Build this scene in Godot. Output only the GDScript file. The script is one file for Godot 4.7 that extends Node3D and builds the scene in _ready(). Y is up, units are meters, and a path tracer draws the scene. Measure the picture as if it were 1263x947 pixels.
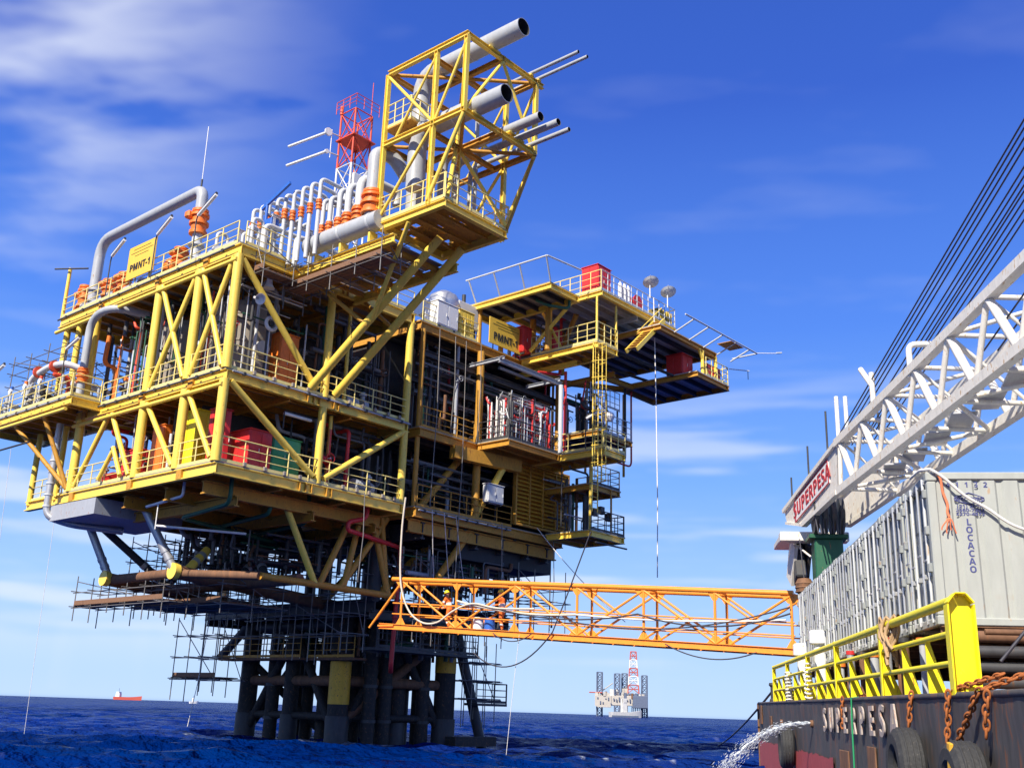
extends Node3D

# An offshore production platform in open sea, seen from a small boat, with a work barge alongside.
# Platform frame: x runs along the shaded face, z along the sunlit face; vessel frame: -z runs ahead along the barge.
var PF := Transform3D(Basis(Vector3.UP, deg_to_rad(49.0)), Vector3(-12.7533, 0, -44.6129))
var VF := Transform3D(Basis(Vector3.UP, deg_to_rad(-8.7)), Vector3.ZERO)
var WF := Transform3D()
var M := {}
var used := {}
var cache := {}
var B := Vector3.ZERO
var rng := RandomNumberGenerator.new()

func p(u: float, y: float, v: float) -> Vector3: return Vector3(u, y, -v)

# ---------- scene bookkeeping
func numbered(called: String, owner_key := "") -> String:
	var k := owner_key + "/" + called
	if used.has(k):
		used[k] += 1
		return "%s_%03d" % [called, used[k] - 1]
	used[k] = 1
	return called

func tag(o: Node3D, label: String, category: String, group := "") -> Node3D:
	o.set_meta("label", label)
	o.set_meta("category", category)
	if group != "": o.set_meta("group", group)
	return o

func thing(fr: Transform3D, called: String, label: String, category: String, base: Vector3, group := "") -> Node3D:
	var o := Node3D.new()
	o.name = numbered(called)
	o.transform = Transform3D(fr.basis, fr * base)
	add_child(o)
	B = base
	return tag(o, label, category, group)

func part(parent: Node3D, called: String) -> Node3D:
	var o := Node3D.new()
	o.name = numbered(called, str(parent.get_instance_id()))
	parent.add_child(o, true)
	return o

func put(parent: Node3D, called: String, mesh: Mesh, mat: Material, t := Transform3D()) -> MeshInstance3D:
	var o := MeshInstance3D.new()
	o.name = numbered(called, str(parent.get_instance_id()))
	o.mesh = mesh
	o.material_override = mat
	t.origin -= B
	o.transform = t
	parent.add_child(o, true)
	return o

# ---------- meshes
func arr_mesh(v: PackedVector3Array, n: PackedVector3Array, ix: PackedInt32Array, uv := PackedVector2Array(), vc := PackedColorArray()) -> ArrayMesh:
	# front faces run clockwise: turn the triangles that disagree with their normals
	for i in range(0, ix.size(), 3):
		var j := ix[i]
		if (v[ix[i + 1]] - v[j]).cross(v[ix[i + 2]] - v[j]).dot(n[j] + n[ix[i + 1]] + n[ix[i + 2]]) > 0:
			ix[i] = ix[i + 1]
			ix[i + 1] = j
	var a := []
	a.resize(Mesh.ARRAY_MAX)
	a[Mesh.ARRAY_VERTEX] = v
	a[Mesh.ARRAY_NORMAL] = n
	if uv.size(): a[Mesh.ARRAY_TEX_UV] = uv
	if vc.size(): a[Mesh.ARRAY_COLOR] = vc
	a[Mesh.ARRAY_INDEX] = ix
	var m := ArrayMesh.new()
	m.add_surface_from_arrays(Mesh.PRIMITIVE_TRIANGLES, a)
	return m

# flat polygons (each a list of corners), turned to face away from the centre c
func faces_mesh(polys: Array, c := Vector3.ZERO, outward := true) -> ArrayMesh:
	var v := PackedVector3Array()
	var n := PackedVector3Array()
	var ix := PackedInt32Array()
	for q in polys:
		var nn: Vector3 = (q[1] - q[0]).cross(q[2] - q[0])
		if nn.length() < 1e-12 and q.size() > 3: nn = (q[2] - q[0]).cross(q[3] - q[0])
		nn = nn.normalized()
		var mid := Vector3.ZERO
		for w in q: mid += w
		mid /= q.size()
		var flip := false
		if outward and nn.dot(mid - c) < 0:
			nn = -nn
			flip = true
		var s := v.size()
		for w in q:
			v.append(w)
			n.append(nn)
		for k in range(1, q.size() - 1):
			if flip: ix.append_array([s, s + k, s + k + 1])
			else: ix.append_array([s, s + k + 1, s + k])
	return arr_mesh(v, n, ix)

func unit_cyl(sides := 12) -> Mesh:
	var k := "cyl%d" % sides
	if not cache.has(k):
		var m := CylinderMesh.new()
		m.top_radius = 1; m.bottom_radius = 1; m.height = 1
		m.radial_segments = sides; m.rings = 0
		cache[k] = m
	return cache[k]

func unit_box() -> Mesh:
	if not cache.has("box"):
		var m := BoxMesh.new()
		m.size = Vector3.ONE
		cache["box"] = m
	return cache["box"]

# prism of a 2D outline (x, z), along y from -0.5 to 0.5, flat shaded
func prism(outline: PackedVector2Array, y0 := -0.5, y1 := 0.5) -> ArrayMesh:
	var v := PackedVector3Array()
	var n := PackedVector3Array()
	var ix := PackedInt32Array()
	var k := outline.size()
	var area := 0.0
	for i in k: area += outline[i].cross(outline[(i + 1) % k])
	var sg := 1.0 if area > 0 else -1.0
	for i in k:
		var a := outline[i]
		var b := outline[(i + 1) % k]
		var e := (b - a).normalized()
		var nn := Vector3(e.y * sg, 0, -e.x * sg)
		var s := v.size()
		for w in [Vector3(a.x, y0, a.y), Vector3(b.x, y0, b.y), Vector3(b.x, y1, b.y), Vector3(a.x, y1, a.y)]:
			v.append(w)
			n.append(nn)
		if sg > 0: ix.append_array([s, s + 2, s + 1, s, s + 3, s + 2])
		else: ix.append_array([s, s + 1, s + 2, s, s + 2, s + 3])
	var tr := Geometry2D.triangulate_polygon(outline)
	for cap in 2:
		var s := v.size()
		for w in outline:
			v.append(Vector3(w.x, y1 if cap else y0, w.y))
			n.append(Vector3(0, 1 if cap else -1, 0))
		for t in tr: ix.append(s + t)
	return arr_mesh(v, n, ix)

func unit_i() -> Mesh:
	if not cache.has("ibeam"):
		var f := 0.5; var t := 0.1; var w := 0.09
		cache["ibeam"] = prism(PackedVector2Array([Vector2(-f, -f), Vector2(f, -f), Vector2(f, -f + t), Vector2(w, -f + t), Vector2(w, f - t), Vector2(f, f - t), Vector2(f, f), Vector2(-f, f), Vector2(-f, f - t), Vector2(-w, f - t), Vector2(-w, -f + t), Vector2(-f, -f + t)]))
	return cache["ibeam"]

func cbox_mesh(s: Vector3, c := 0.02) -> Mesh:
	var k := "cb%s%s" % [s.snapped(Vector3.ONE * 0.001), c]
	if cache.has(k): return cache[k]
	var h := s / 2
	c = min(c, min(h.x, min(h.y, h.z)) * 0.8)
	var X := func(a, b, d): return Vector3(a * h.x, b * (h.y - c), d * (h.z - c))
	var Yy := func(a, b, d): return Vector3(a * (h.x - c), b * h.y, d * (h.z - c))
	var Z := func(a, b, d): return Vector3(a * (h.x - c), b * (h.y - c), d * h.z)
	var q := []
	for a in [-1, 1]:
		q.append([X.call(a, -1, -1), X.call(a, 1, -1), X.call(a, 1, 1), X.call(a, -1, 1)])
		q.append([Yy.call(-1, a, -1), Yy.call(1, a, -1), Yy.call(1, a, 1), Yy.call(-1, a, 1)])
		q.append([Z.call(-1, -1, a), Z.call(1, -1, a), Z.call(1, 1, a), Z.call(-1, 1, a)])
		for b in [-1, 1]:
			q.append([X.call(a, b, -1), X.call(a, b, 1), Yy.call(a, b, 1), Yy.call(a, b, -1)])
			q.append([X.call(a, -1, b), X.call(a, 1, b), Z.call(a, 1, b), Z.call(a, -1, b)])
			q.append([Yy.call(-1, a, b), Yy.call(1, a, b), Z.call(1, a, b), Z.call(-1, a, b)])
			for d in [-1, 1]: q.append([X.call(a, b, d), Yy.call(a, b, d), Z.call(a, b, d)])
	cache[k] = faces_mesh(q)
	return cache[k]

# lathe about y: profile of (radius, y); every band has its own normals so that edges stay crisp
func lathe(profile: Array, sides := 20) -> ArrayMesh:
	var v := PackedVector3Array()
	var n := PackedVector3Array()
	var ix := PackedInt32Array()
	for i in profile.size() - 1:
		var a: Vector2 = profile[i]
		var b: Vector2 = profile[i + 1]
		var d := (b - a).normalized()
		var nr := d.y; var ny := -d.x
		var s := v.size()
		for k in sides + 1:
			var t := TAU * k / sides
			var c := Vector3(cos(t), 0, sin(t))
			v.append(c * a.x + Vector3.UP * a.y)
			v.append(c * b.x + Vector3.UP * b.y)
			var nn := (c * nr + Vector3.UP * ny).normalized()
			n.append(nn); n.append(nn)
		for k in sides:
			var j := s + 2 * k
			ix.append_array([j, j + 1, j + 2, j + 2, j + 1, j + 3])
	return arr_mesh(v, n, ix)

func fillet(pts: Array, fr: float, steps := 5) -> PackedVector3Array:
	var o := PackedVector3Array([pts[0]])
	for i in range(1, pts.size() - 1):
		var a: Vector3 = pts[i - 1]
		var b: Vector3 = pts[i]
		var c: Vector3 = pts[i + 1]
		var r := minf(fr, 0.48 * minf(a.distance_to(b), b.distance_to(c)))
		var s := b + (a - b).normalized() * r
		var e := b + (c - b).normalized() * r
		for k in steps + 1:
			var t := float(k) / steps
			o.append(s.lerp(b, t).lerp(b.lerp(e, t), t))
	o.append(pts[-1])
	return o

func sweep(path: PackedVector3Array, r: float, sides := 10, radii := PackedFloat32Array()) -> ArrayMesh:
	var v := PackedVector3Array()
	var n := PackedVector3Array()
	var ix := PackedInt32Array()
	var k := path.size()
	var prev := Vector3.ZERO
	var x := Vector3.ZERO
	for i in k:
		var d := (path[mini(i + 1, k - 1)] - path[maxi(i - 1, 0)]).normalized()
		if i == 0:
			x = d.cross(Vector3.UP if absf(d.y) < 0.9 else Vector3.RIGHT).normalized()
		else:
			x = (x - d * x.dot(d)).normalized()
		var y := d.cross(x)
		var rr := radii[i] if radii.size() else r
		for s in sides + 1:
			var t := TAU * s / sides
			var nn := x * cos(t) + y * sin(t)
			v.append(path[i] + nn * rr)
			n.append(nn)
		prev = d
	var w := sides + 1
	for i in k - 1:
		for s in sides:
			var a := i * w + s
			ix.append_array([a, a + 1, a + w, a + 1, a + w + 1, a + w])
	for cap in 2:
		var i := 0 if cap == 0 else k - 1
		var d := (path[0] - path[1]) if cap == 0 else (path[k - 1] - path[k - 2])
		var s0 := v.size()
		for s in sides:
			v.append(v[i * w + s])
			n.append(d.normalized())
		for s in range(1, sides - 1):
			if cap == 0: ix.append_array([s0, s0 + s + 1, s0 + s])
			else: ix.append_array([s0, s0 + s, s0 + s + 1])
	return arr_mesh(v, n, ix)

func torus(R: float, r: float) -> Mesh:
	var k := "tor%.3f_%.3f" % [R, r]
	if not cache.has(k):
		var m := TorusMesh.new()
		m.inner_radius = R - r; m.outer_radius = R + r
		m.rings = 18; m.ring_segments = 8
		cache[k] = m
	return cache[k]

# ---------- parts placed by two end points
func along(a: Vector3, b: Vector3, sx: float, sz: float) -> Transform3D:
	var d := b - a
	var l := d.length()
	var y := d / l
	var up := Vector3.UP if absf(y.y) < 0.97 else Vector3.FORWARD
	var x := y.cross(up).normalized()
	var z := x.cross(y)
	return Transform3D(Basis(x * sx, y * l, z * sz), (a + b) / 2)

func bar(parent: Node3D, called: String, a: Vector3, b: Vector3, r: float, mat: String, sides := 10) -> MeshInstance3D:
	return put(parent, called, unit_cyl(sides), M[mat], along(a, b, r, r))

func beam(parent: Node3D, called: String, a: Vector3, b: Vector3, w: float, h: float, mat: String, solid := false) -> MeshInstance3D:
	return put(parent, called, unit_box() if solid else unit_i(), M[mat], along(a, b, w, h))

func block(parent: Node3D, called: String, c: Vector3, s: Vector3, mat: String, turn := 0.0) -> MeshInstance3D:
	return put(parent, called, unit_box(), M[mat], Transform3D(Basis(Vector3.UP, turn).scaled_local(s), c))

func cblock(parent: Node3D, called: String, c: Vector3, s: Vector3, mat: String, ch := 0.02, b := Basis()) -> MeshInstance3D:
	return put(parent, called, cbox_mesh(s, ch), M[mat], Transform3D(b, c))

# a pipe with rounded bends; the points are in the frame of the thing
func pipe(parent: Node3D, called: String, pts: Array, r: float, mat: String, bend := 0.3, sides := 10) -> MeshInstance3D:
	var q := []
	for w in pts: q.append(w - pts[0])
	return put(parent, called, sweep(fillet(q, bend) if pts.size() > 2 else PackedVector3Array(q), r, sides), M[mat], Transform3D(Basis(), pts[0]))

func hang(a: Vector3, b: Vector3, sag: float, k := 16) -> Array:
	var o := []
	for i in k + 1:
		var t := float(i) / k
		o.append(a.lerp(b, t) + Vector3.DOWN * sag * 4 * t * (1 - t))
	return o

# a smooth line through the given points
func smooth(pts: Array, k := 6) -> Array:
	var o := []
	for i in pts.size() - 1:
		var a: Vector3 = pts[maxi(i - 1, 0)]
		var d: Vector3 = pts[mini(i + 2, pts.size() - 1)]
		for j in k: o.append((pts[i] as Vector3).cubic_interpolate(pts[i + 1], a, d, float(j) / k))
	o.append(pts[-1])
	return o

func rope(parent: Node3D, called: String, pts: Array, r: float, mat: String, sides := 6) -> MeshInstance3D:
	var q := PackedVector3Array()
	for w in pts: q.append(w - pts[0])
	return put(parent, called, sweep(q, r, sides), M[mat], Transform3D(Basis(), pts[0]))

# one straight run of handrail: posts, three rails and a toe board
func handrail(parent: Node3D, a: Vector3, b: Vector3, mat := "yellow", h := 1.15, gap := 1.25, r := 0.03, toe := true) -> Node3D:
	if mat == "yellow": mat = "rail_yellow"
	var o := part(parent, "handrail")
	var l := a.distance_to(b)
	var k := maxi(1, roundi(l / gap))
	for i in k + 1:
		var q := a.lerp(b, float(i) / k)
		bar(o, "post", q, q + Vector3.UP * h, r, mat, 6)
	for t in [0.36, 0.68, 1.0]:
		bar(o, "rail", a + Vector3.UP * h * t, b + Vector3.UP * h * t, r * (1.1 if t == 1.0 else 0.8), mat, 6)
	if toe: beam(o, "toe_board", a + Vector3.UP * 0.09, b + Vector3.UP * 0.09, 0.015, 0.14, mat, true)
	return o

# a deck plate with edge girders and joists below
func deck(parent: Node3D, u0: float, u1: float, v0: float, v1: float, y: float, gh := 0.5, step := 1.6, plate := "plate", joist := "dark_yellow", gm := "yellow") -> void:
	var d := block(parent, "deck_plate", p((u0 + u1) / 2, y - 0.03, (v0 + v1) / 2), Vector3(u1 - u0, 0.06, v1 - v0), plate)
	var g := y - 0.06 - gh / 2
	var w := 0.24
	beam(parent, "girder", p(u0 + w / 2, g, v0), p(u0 + w / 2, g, v1), w, gh, gm)
	beam(parent, "girder", p(u1 - w / 2, g, v0), p(u1 - w / 2, g, v1), w, gh, gm)
	beam(parent, "girder", p(u0 + w, g, v0 + w / 2), p(u1 - w, g, v0 + w / 2), w, gh, gm)
	beam(parent, "girder", p(u0 + w, g, v1 - w / 2), p(u1 - w, g, v1 - w / 2), w, gh, gm)
	var k := int((v1 - v0) / step)
	for i in range(1, k):
		var v := lerpf(v0, v1, float(i) / k)
		beam(parent, "joist", p(u0 + w, y - 0.22, v), p(u1 - w, y - 0.22, v), 0.14, 0.28, joist)
	var m := maxi(1, int((u1 - u0) / 3.8))
	for i in range(1, m):
		var u := lerpf(u0, u1, float(i) / m)
		beam(parent, "cross_beam", p(u, y - 0.5, v0 + w), p(u, y - 0.5, v1 - w), 0.22, 0.3, joist)

# ---------- materials
func lin(c: Color) -> Color: return c.linear_to_srgb()

# paint with fine mottling, chips and rust; `streak` stretches the marks downwards as run-off does
func paint(k: String, c: Color, rough := 0.5, vary := 0.14, rust := 0.0, rust_c := Color(0.16, 0.06, 0.025), metal := 0.0, streak := 3.0, tile := 3.0, seed_ := 1) -> void:
	var n := 192
	var im := Image.create(n, n, false, Image.FORMAT_RGB8)
	var f1 := FastNoiseLite.new()
	f1.seed = seed_ * 7 + k.hash() % 1000
	f1.frequency = 1.0
	f1.fractal_octaves = 4
	var f2 := FastNoiseLite.new()
	f2.seed = f1.seed + 31
	f2.frequency = 1.0
	f2.fractal_octaves = 3
	for y in n:
		for x in n:
			# a torus of noise, so that the tile repeats without a seam
			var a := TAU * x / n
			var b := TAU * y / n
			var q := Vector3(cos(a) * 1.3, sin(a) * 1.3, cos(b) * 1.3 / streak)
			var w := sin(b) * 1.3 / streak
			var s := f1.get_noise_3d(q.x * 1.5 + w, q.y * 1.5 - w, q.z * 1.5 + w * 0.7)
			var t := f2.get_noise_3d(q.x * 4.0 + w * 3, q.y * 4.0 + w, q.z * 4.0 - w * 2)
			var col := c * (1.0 + vary * (s * 1.5 + t * 0.8))
			var rr := clampf((s * 0.6 + t * 0.9 - (0.62 - rust)) * 9.0, 0, 1) if rust > 0 else 0.0
			col = col.lerp(rust_c * (1.0 + 0.5 * t), rr)
			col.r = clampf(col.r, 0, 1); col.g = clampf(col.g, 0, 1); col.b = clampf(col.b, 0, 1)
			im.set_pixel(x, y, col.linear_to_srgb())
	im.generate_mipmaps()
	var m := StandardMaterial3D.new()
	m.albedo_texture = ImageTexture.create_from_image(im)
	m.roughness = rough
	m.metallic = metal
	m.uv1_triplanar = true
	m.uv1_world_triplanar = true
	m.uv1_scale = Vector3.ONE / tile
	M[k] = m

func flat(k: String, c: Color, rough := 0.5, metal := 0.0) -> StandardMaterial3D:
	var m := StandardMaterial3D.new()
	m.albedo_color = lin(c)
	m.roughness = rough
	m.metallic = metal
	M[k] = m
	return m

func make_materials() -> void:
	var rust := Color(0.2, 0.075, 0.03)
	paint("rail_yellow", Color(0.85, 0.7, 0.24), 0.4, 0.08, 0.04, Color(0.4, 0.2, 0.06))
	paint("pipe_dark", Color(0.1, 0.1, 0.105), 0.45, 0.3, 0.1, Color(0.12, 0.05, 0.02))  # pipe grey taken down for the shaded bays; their shade is in the colour
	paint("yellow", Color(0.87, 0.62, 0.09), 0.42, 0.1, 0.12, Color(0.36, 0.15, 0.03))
	paint("dark_yellow", Color(0.52, 0.26, 0.03), 0.6, 0.2, 0.2, Color(0.2, 0.08, 0.02))  # darker copy of yellow: shade and warm bounce are put into the colour
	paint("safety_yellow", Color(0.87, 0.74, 0.015), 0.4, 0.05, 0.05, Color(0.35, 0.17, 0.03), 0, 3, 1.6)
	paint("orange", Color(0.8, 0.2, 0.025), 0.45, 0.14, 0.08, Color(0.4, 0.1, 0.03), 0, 2, 1.5)
	paint("gang_orange", Color(0.86, 0.29, 0.03), 0.45, 0.1, 0.05, Color(0.4, 0.1, 0.03), 0, 2, 2.5)
	paint("red", Color(0.62, 0.03, 0.03), 0.45, 0.14, 0.04, Color(0.3, 0.04, 0.03), 0, 2, 1.5)
	paint("green", Color(0.03, 0.3, 0.12), 0.45, 0.12, 0.03, Color(0.15, 0.2, 0.1))
	paint("dark_green", Color(0.015, 0.1, 0.05), 0.5, 0.15, 0.06, rust)
	paint("blue", Color(0.03, 0.13, 0.5), 0.4, 0.1)
	paint("grey", Color(0.4, 0.42, 0.44), 0.4, 0.1, 0.05, Color(0.25, 0.16, 0.1))
	paint("pale_grey", Color(0.56, 0.58, 0.59), 0.4, 0.08, 0.03, Color(0.4, 0.3, 0.2))
	paint("plate", Color(0.3, 0.27, 0.22), 0.7, 0.2, 0.12, Color(0.17, 0.08, 0.03))
	paint("pontoon", Color(0.34, 0.36, 0.4), 0.5, 0.1, 0.06, rust)
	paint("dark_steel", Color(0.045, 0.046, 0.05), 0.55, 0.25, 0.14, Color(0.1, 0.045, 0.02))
	paint("soot", Color(0.03, 0.03, 0.032), 0.7, 0.2)  # plain near-black finish for pipe bores, bay pipes and the sub-cellar box
	paint("marine", Color(0.024, 0.022, 0.02), 0.75, 0.35, 0.22, Color(0.13, 0.06, 0.025), 0, 2, 2.0)
	paint("rust_steel", Color(0.17, 0.085, 0.045), 0.8, 0.35, 0.2, Color(0.24, 0.09, 0.03))
	paint("far_white", Color(0.55, 0.55, 0.53), 0.6, 0.15, 0, rust, 0, 2, 20)
	paint("chain_rust", Color(0.36, 0.11, 0.025), 0.85, 0.4, 0.2, Color(0.16, 0.05, 0.02), 0, 1, 0.3)
	paint("scaffold", Color(0.2, 0.19, 0.18), 0.45, 0.2, 0.12, rust, 0.3, 2, 1.0)
	paint("plank", Color(0.2, 0.105, 0.06), 0.85, 0.3, 0.1, Color(0.12, 0.07, 0.04), 0, 1, 1.2)
	paint("cream", Color(0.27, 0.235, 0.195), 0.55, 0.18, 0.14, Color(0.35, 0.22, 0.12))
	paint("white", Color(0.78, 0.78, 0.76), 0.4, 0.06, 0.04, Color(0.45, 0.3, 0.18))
	paint("boom_white", Color(0.74, 0.71, 0.64), 0.45, 0.12, 0.2, Color(0.42, 0.28, 0.15), 0, 4, 2.2)
	paint("cladding", Color(0.55, 0.56, 0.57), 0.32, 0.15, 0.0, rust, 0.65, 1, 0.8)
	paint("container", Color(0.38, 0.4, 0.37), 0.5, 0.07, 0.05, Color(0.32, 0.22, 0.13), 0, 5, 2.4)
	paint("door_grey", Color(0.27, 0.29, 0.29), 0.5, 0.16, 0.12, Color(0.25, 0.15, 0.08), 0, 4, 1.8)
	paint("galvanised", Color(0.5, 0.51, 0.52), 0.38, 0.12, 0.05, Color(0.3, 0.2, 0.12), 0.5, 2, 1.0)
	paint("hull", Color(0.07, 0.066, 0.066), 0.62, 0.35, 0.3, Color(0.16, 0.062, 0.03), 0, 7, 2.6)
	paint("hull_red", Color(0.38, 0.06, 0.06), 0.6, 0.2, 0.14, Color(0.15, 0.05, 0.03), 0, 3, 2.0)
	paint("letter", Color(0.42, 0.36, 0.32), 0.7, 0.3, 0.33, Color(0.3, 0.14, 0.07), 0, 3, 0.9)
	paint("rubber", Color(0.03, 0.031, 0.033), 0.8, 0.4, 0.06, Color(0.12, 0.1, 0.08), 0, 1, 0.7)
	paint("rope_tan", Color(0.42, 0.28, 0.15), 0.9, 0.3, 0.1, Color(0.2, 0.12, 0.06), 0, 1, 0.2)
	paint("rope_white", Color(0.72, 0.7, 0.66), 0.85, 0.1)
	paint("hose", Color(0.62, 0.55, 0.44), 0.6, 0.1)
	paint("cable", Color(0.035, 0.035, 0.05), 0.6, 0.1)
	paint("wire", Color(0.03, 0.026, 0.05), 0.5, 0.1)
	paint("olive", Color(0.2, 0.16, 0.03), 0.6, 0.2, 0.1, rust)
	paint("sign_yellow", Color(0.78, 0.5, 0.06), 0.5, 0.05)
	paint("marine_yellow", Color(0.72, 0.4, 0.03), 0.55, 0.2, 0.16, rust, 0, 3, 2)
	paint("overall", Color(0.8, 0.16, 0.02), 0.85, 0.1, 0, rust, 0, 1, 0.5)
	paint("tower_red", Color(0.7, 0.08, 0.03), 0.5, 0.1, 0.04, Color(0.3, 0.08, 0.03))
	paint("far_hull", Color(0.45, 0.42, 0.37), 0.6, 0.12, 0, rust, 0, 2, 20)
	paint("far_dark", Color(0.1, 0.13, 0.2), 0.6, 0.15, 0, rust, 0, 2, 20)
	paint("far_red", Color(0.5, 0.09, 0.06), 0.6, 0.15, 0, rust, 0, 2, 20)
	flat("print_black", Color(0.02, 0.02, 0.022), 0.6)
	flat("print_blue", Color(0.06, 0.07, 0.22), 0.6)
	flat("print_red", Color(0.4, 0.03, 0.04), 0.5)
	flat("skin", Color(0.4, 0.2, 0.12), 0.6)
	flat("reflective", Color(0.7, 0.72, 0.7), 0.35)
	flat("helmet", Color(0.85, 0.75, 0.03), 0.3)
	flat("boot", Color(0.03, 0.025, 0.02), 0.6)
	flat("orange_strap", Color(0.7, 0.2, 0.09), 0.8)
	flat("foam", Color(0.75, 0.8, 0.84), 0.75)
	flat("glass_dark", Color(0.02, 0.03, 0.04), 0.08)
	M["foam"].rim_enabled = false

# ---------- camera, sky, sun
func make_sky() -> void:
	var cam := Camera3D.new()
	cam.name = "camera"
	cam.position = Vector3(0, 2.0, 0)
	cam.rotation = Vector3(deg_to_rad(17.275), 0, deg_to_rad(1.861))
	cam.fov = 40.026
	cam.near = 0.1
	cam.far = 40000
	add_child(cam)
	var env := Environment.new()
	env.background_mode = Environment.BG_SKY
	env.tonemap_mode = Environment.TONE_MAPPER_LINEAR
	env.tonemap_exposure = 1.54
	env.sdfgi_enabled = true
	env.ssao_enabled = true
	env.ssil_enabled = true
	var w := 2048
	var h := 1024
	var im := Image.create(w, h, false, Image.FORMAT_RGBF)
	var f := FastNoiseLite.new()
	f.seed = 11
	f.frequency = 1.0
	f.fractal_octaves = 5
	f.fractal_gain = 0.55
	var g := FastNoiseLite.new()
	g.seed = 5
	g.frequency = 1.0
	g.fractal_octaves = 3
	# linear sky colours by elevation in degrees
	var els := [-90.0, 0.0, 2.0, 6.0, 12.0, 20.0, 32.0, 50.0, 90.0]
	var cols := [Color(0.093, 0.179, 0.357), Color(0.371, 0.500, 0.714), Color(0.343, 0.486, 0.714), Color(0.264, 0.429, 0.714), Color(0.143, 0.307, 0.700), Color(0.068, 0.186, 0.614), Color(0.032, 0.093, 0.429), Color(0.020, 0.061, 0.300), Color(0.014, 0.050, 0.250)]
	for y in h:
		var el := 90.0 - 180.0 * (y + 0.5) / h
		var base := Color()
		for i in els.size() - 1:
			if el >= els[i] and el <= els[i + 1]: base = cols[i].lerp(cols[i + 1], (el - els[i]) / (els[i + 1] - els[i]))
		for x in w:
			var az := wrapf(360.0 * (x + 0.5) / w, -180.0, 180.0)
			var c := base
			if el > 0.3:
				var ca := deg_to_rad(az)
				var d := Vector3(sin(ca) * cos(deg_to_rad(el)), sin(deg_to_rad(el)), -cos(ca) * cos(deg_to_rad(el)))
				# high thin cloud laid on a sheet far above
				var s := d / maxf(d.y, 0.06)
				var q := Vector2(s.x, s.z)
				var wsp := f.get_noise_2d(q.x * 1.1 + q.y * 0.7 + 2.0, q.y * 2.6 - q.x * 0.5)
				var big := g.get_noise_2d(q.x * 0.45 + 3.7, q.y * 0.45 + 1.2)
				# a broad drift of high cloud lies across the left of the view and on round that side
				var drift := 1.0 - smoothstep(-24.0, -9.0, az + 10.0 * wsp + (el - 30.0) * -0.25)
				drift *= smoothstep(-150.0, -120.0, az) * smoothstep(20.0, 33.0, el + 5.0 * wsp)
				var am := drift * clampf(0.3 + wsp * 0.85 + big * 0.25, 0.0, 0.62)
				# faint streaks low over the sea
				var st := f.get_noise_2d(az * 0.03 + 9.0, el * 0.42)
				var lo := g.get_noise_2d(az * 0.025 - 4.0, el * 0.12 + 8.0)
				am += clampf((st + lo * 0.7) * 1.6 + 0.1, 0, 0.55) * smoothstep(1.0, 5.0, el) * (1.0 - smoothstep(11.0, 20.0, el))
				am += maxf(0.0, wsp - 0.1) * 0.12
				c = c.lerp(Color(0.58, 0.62, 0.7), clampf(am, 0, 0.85))
			im.set_pixel(x, y, c)
	var sm := PanoramaSkyMaterial.new()
	sm.panorama = ImageTexture.create_from_image(im)
	var sky := Sky.new()
	sky.sky_material = sm
	env.sky = sky
	var we := WorldEnvironment.new()
	we.name = "world_environment"
	we.environment = env
	add_child(we)
	var sun := DirectionalLight3D.new()
	sun.name = "sun"
	var a := deg_to_rad(209.0)
	var e := deg_to_rad(42.0)
	sun.basis = Basis.looking_at(-Vector3(sin(a) * cos(e), sin(e), -cos(a) * cos(e)))
	sun.light_energy = 1.6
	sun.light_color = Color(1.0, 0.96, 0.89)
	sun.light_angular_distance = 0.5
	sun.shadow_enabled = true
	add_child(sun)

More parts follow.
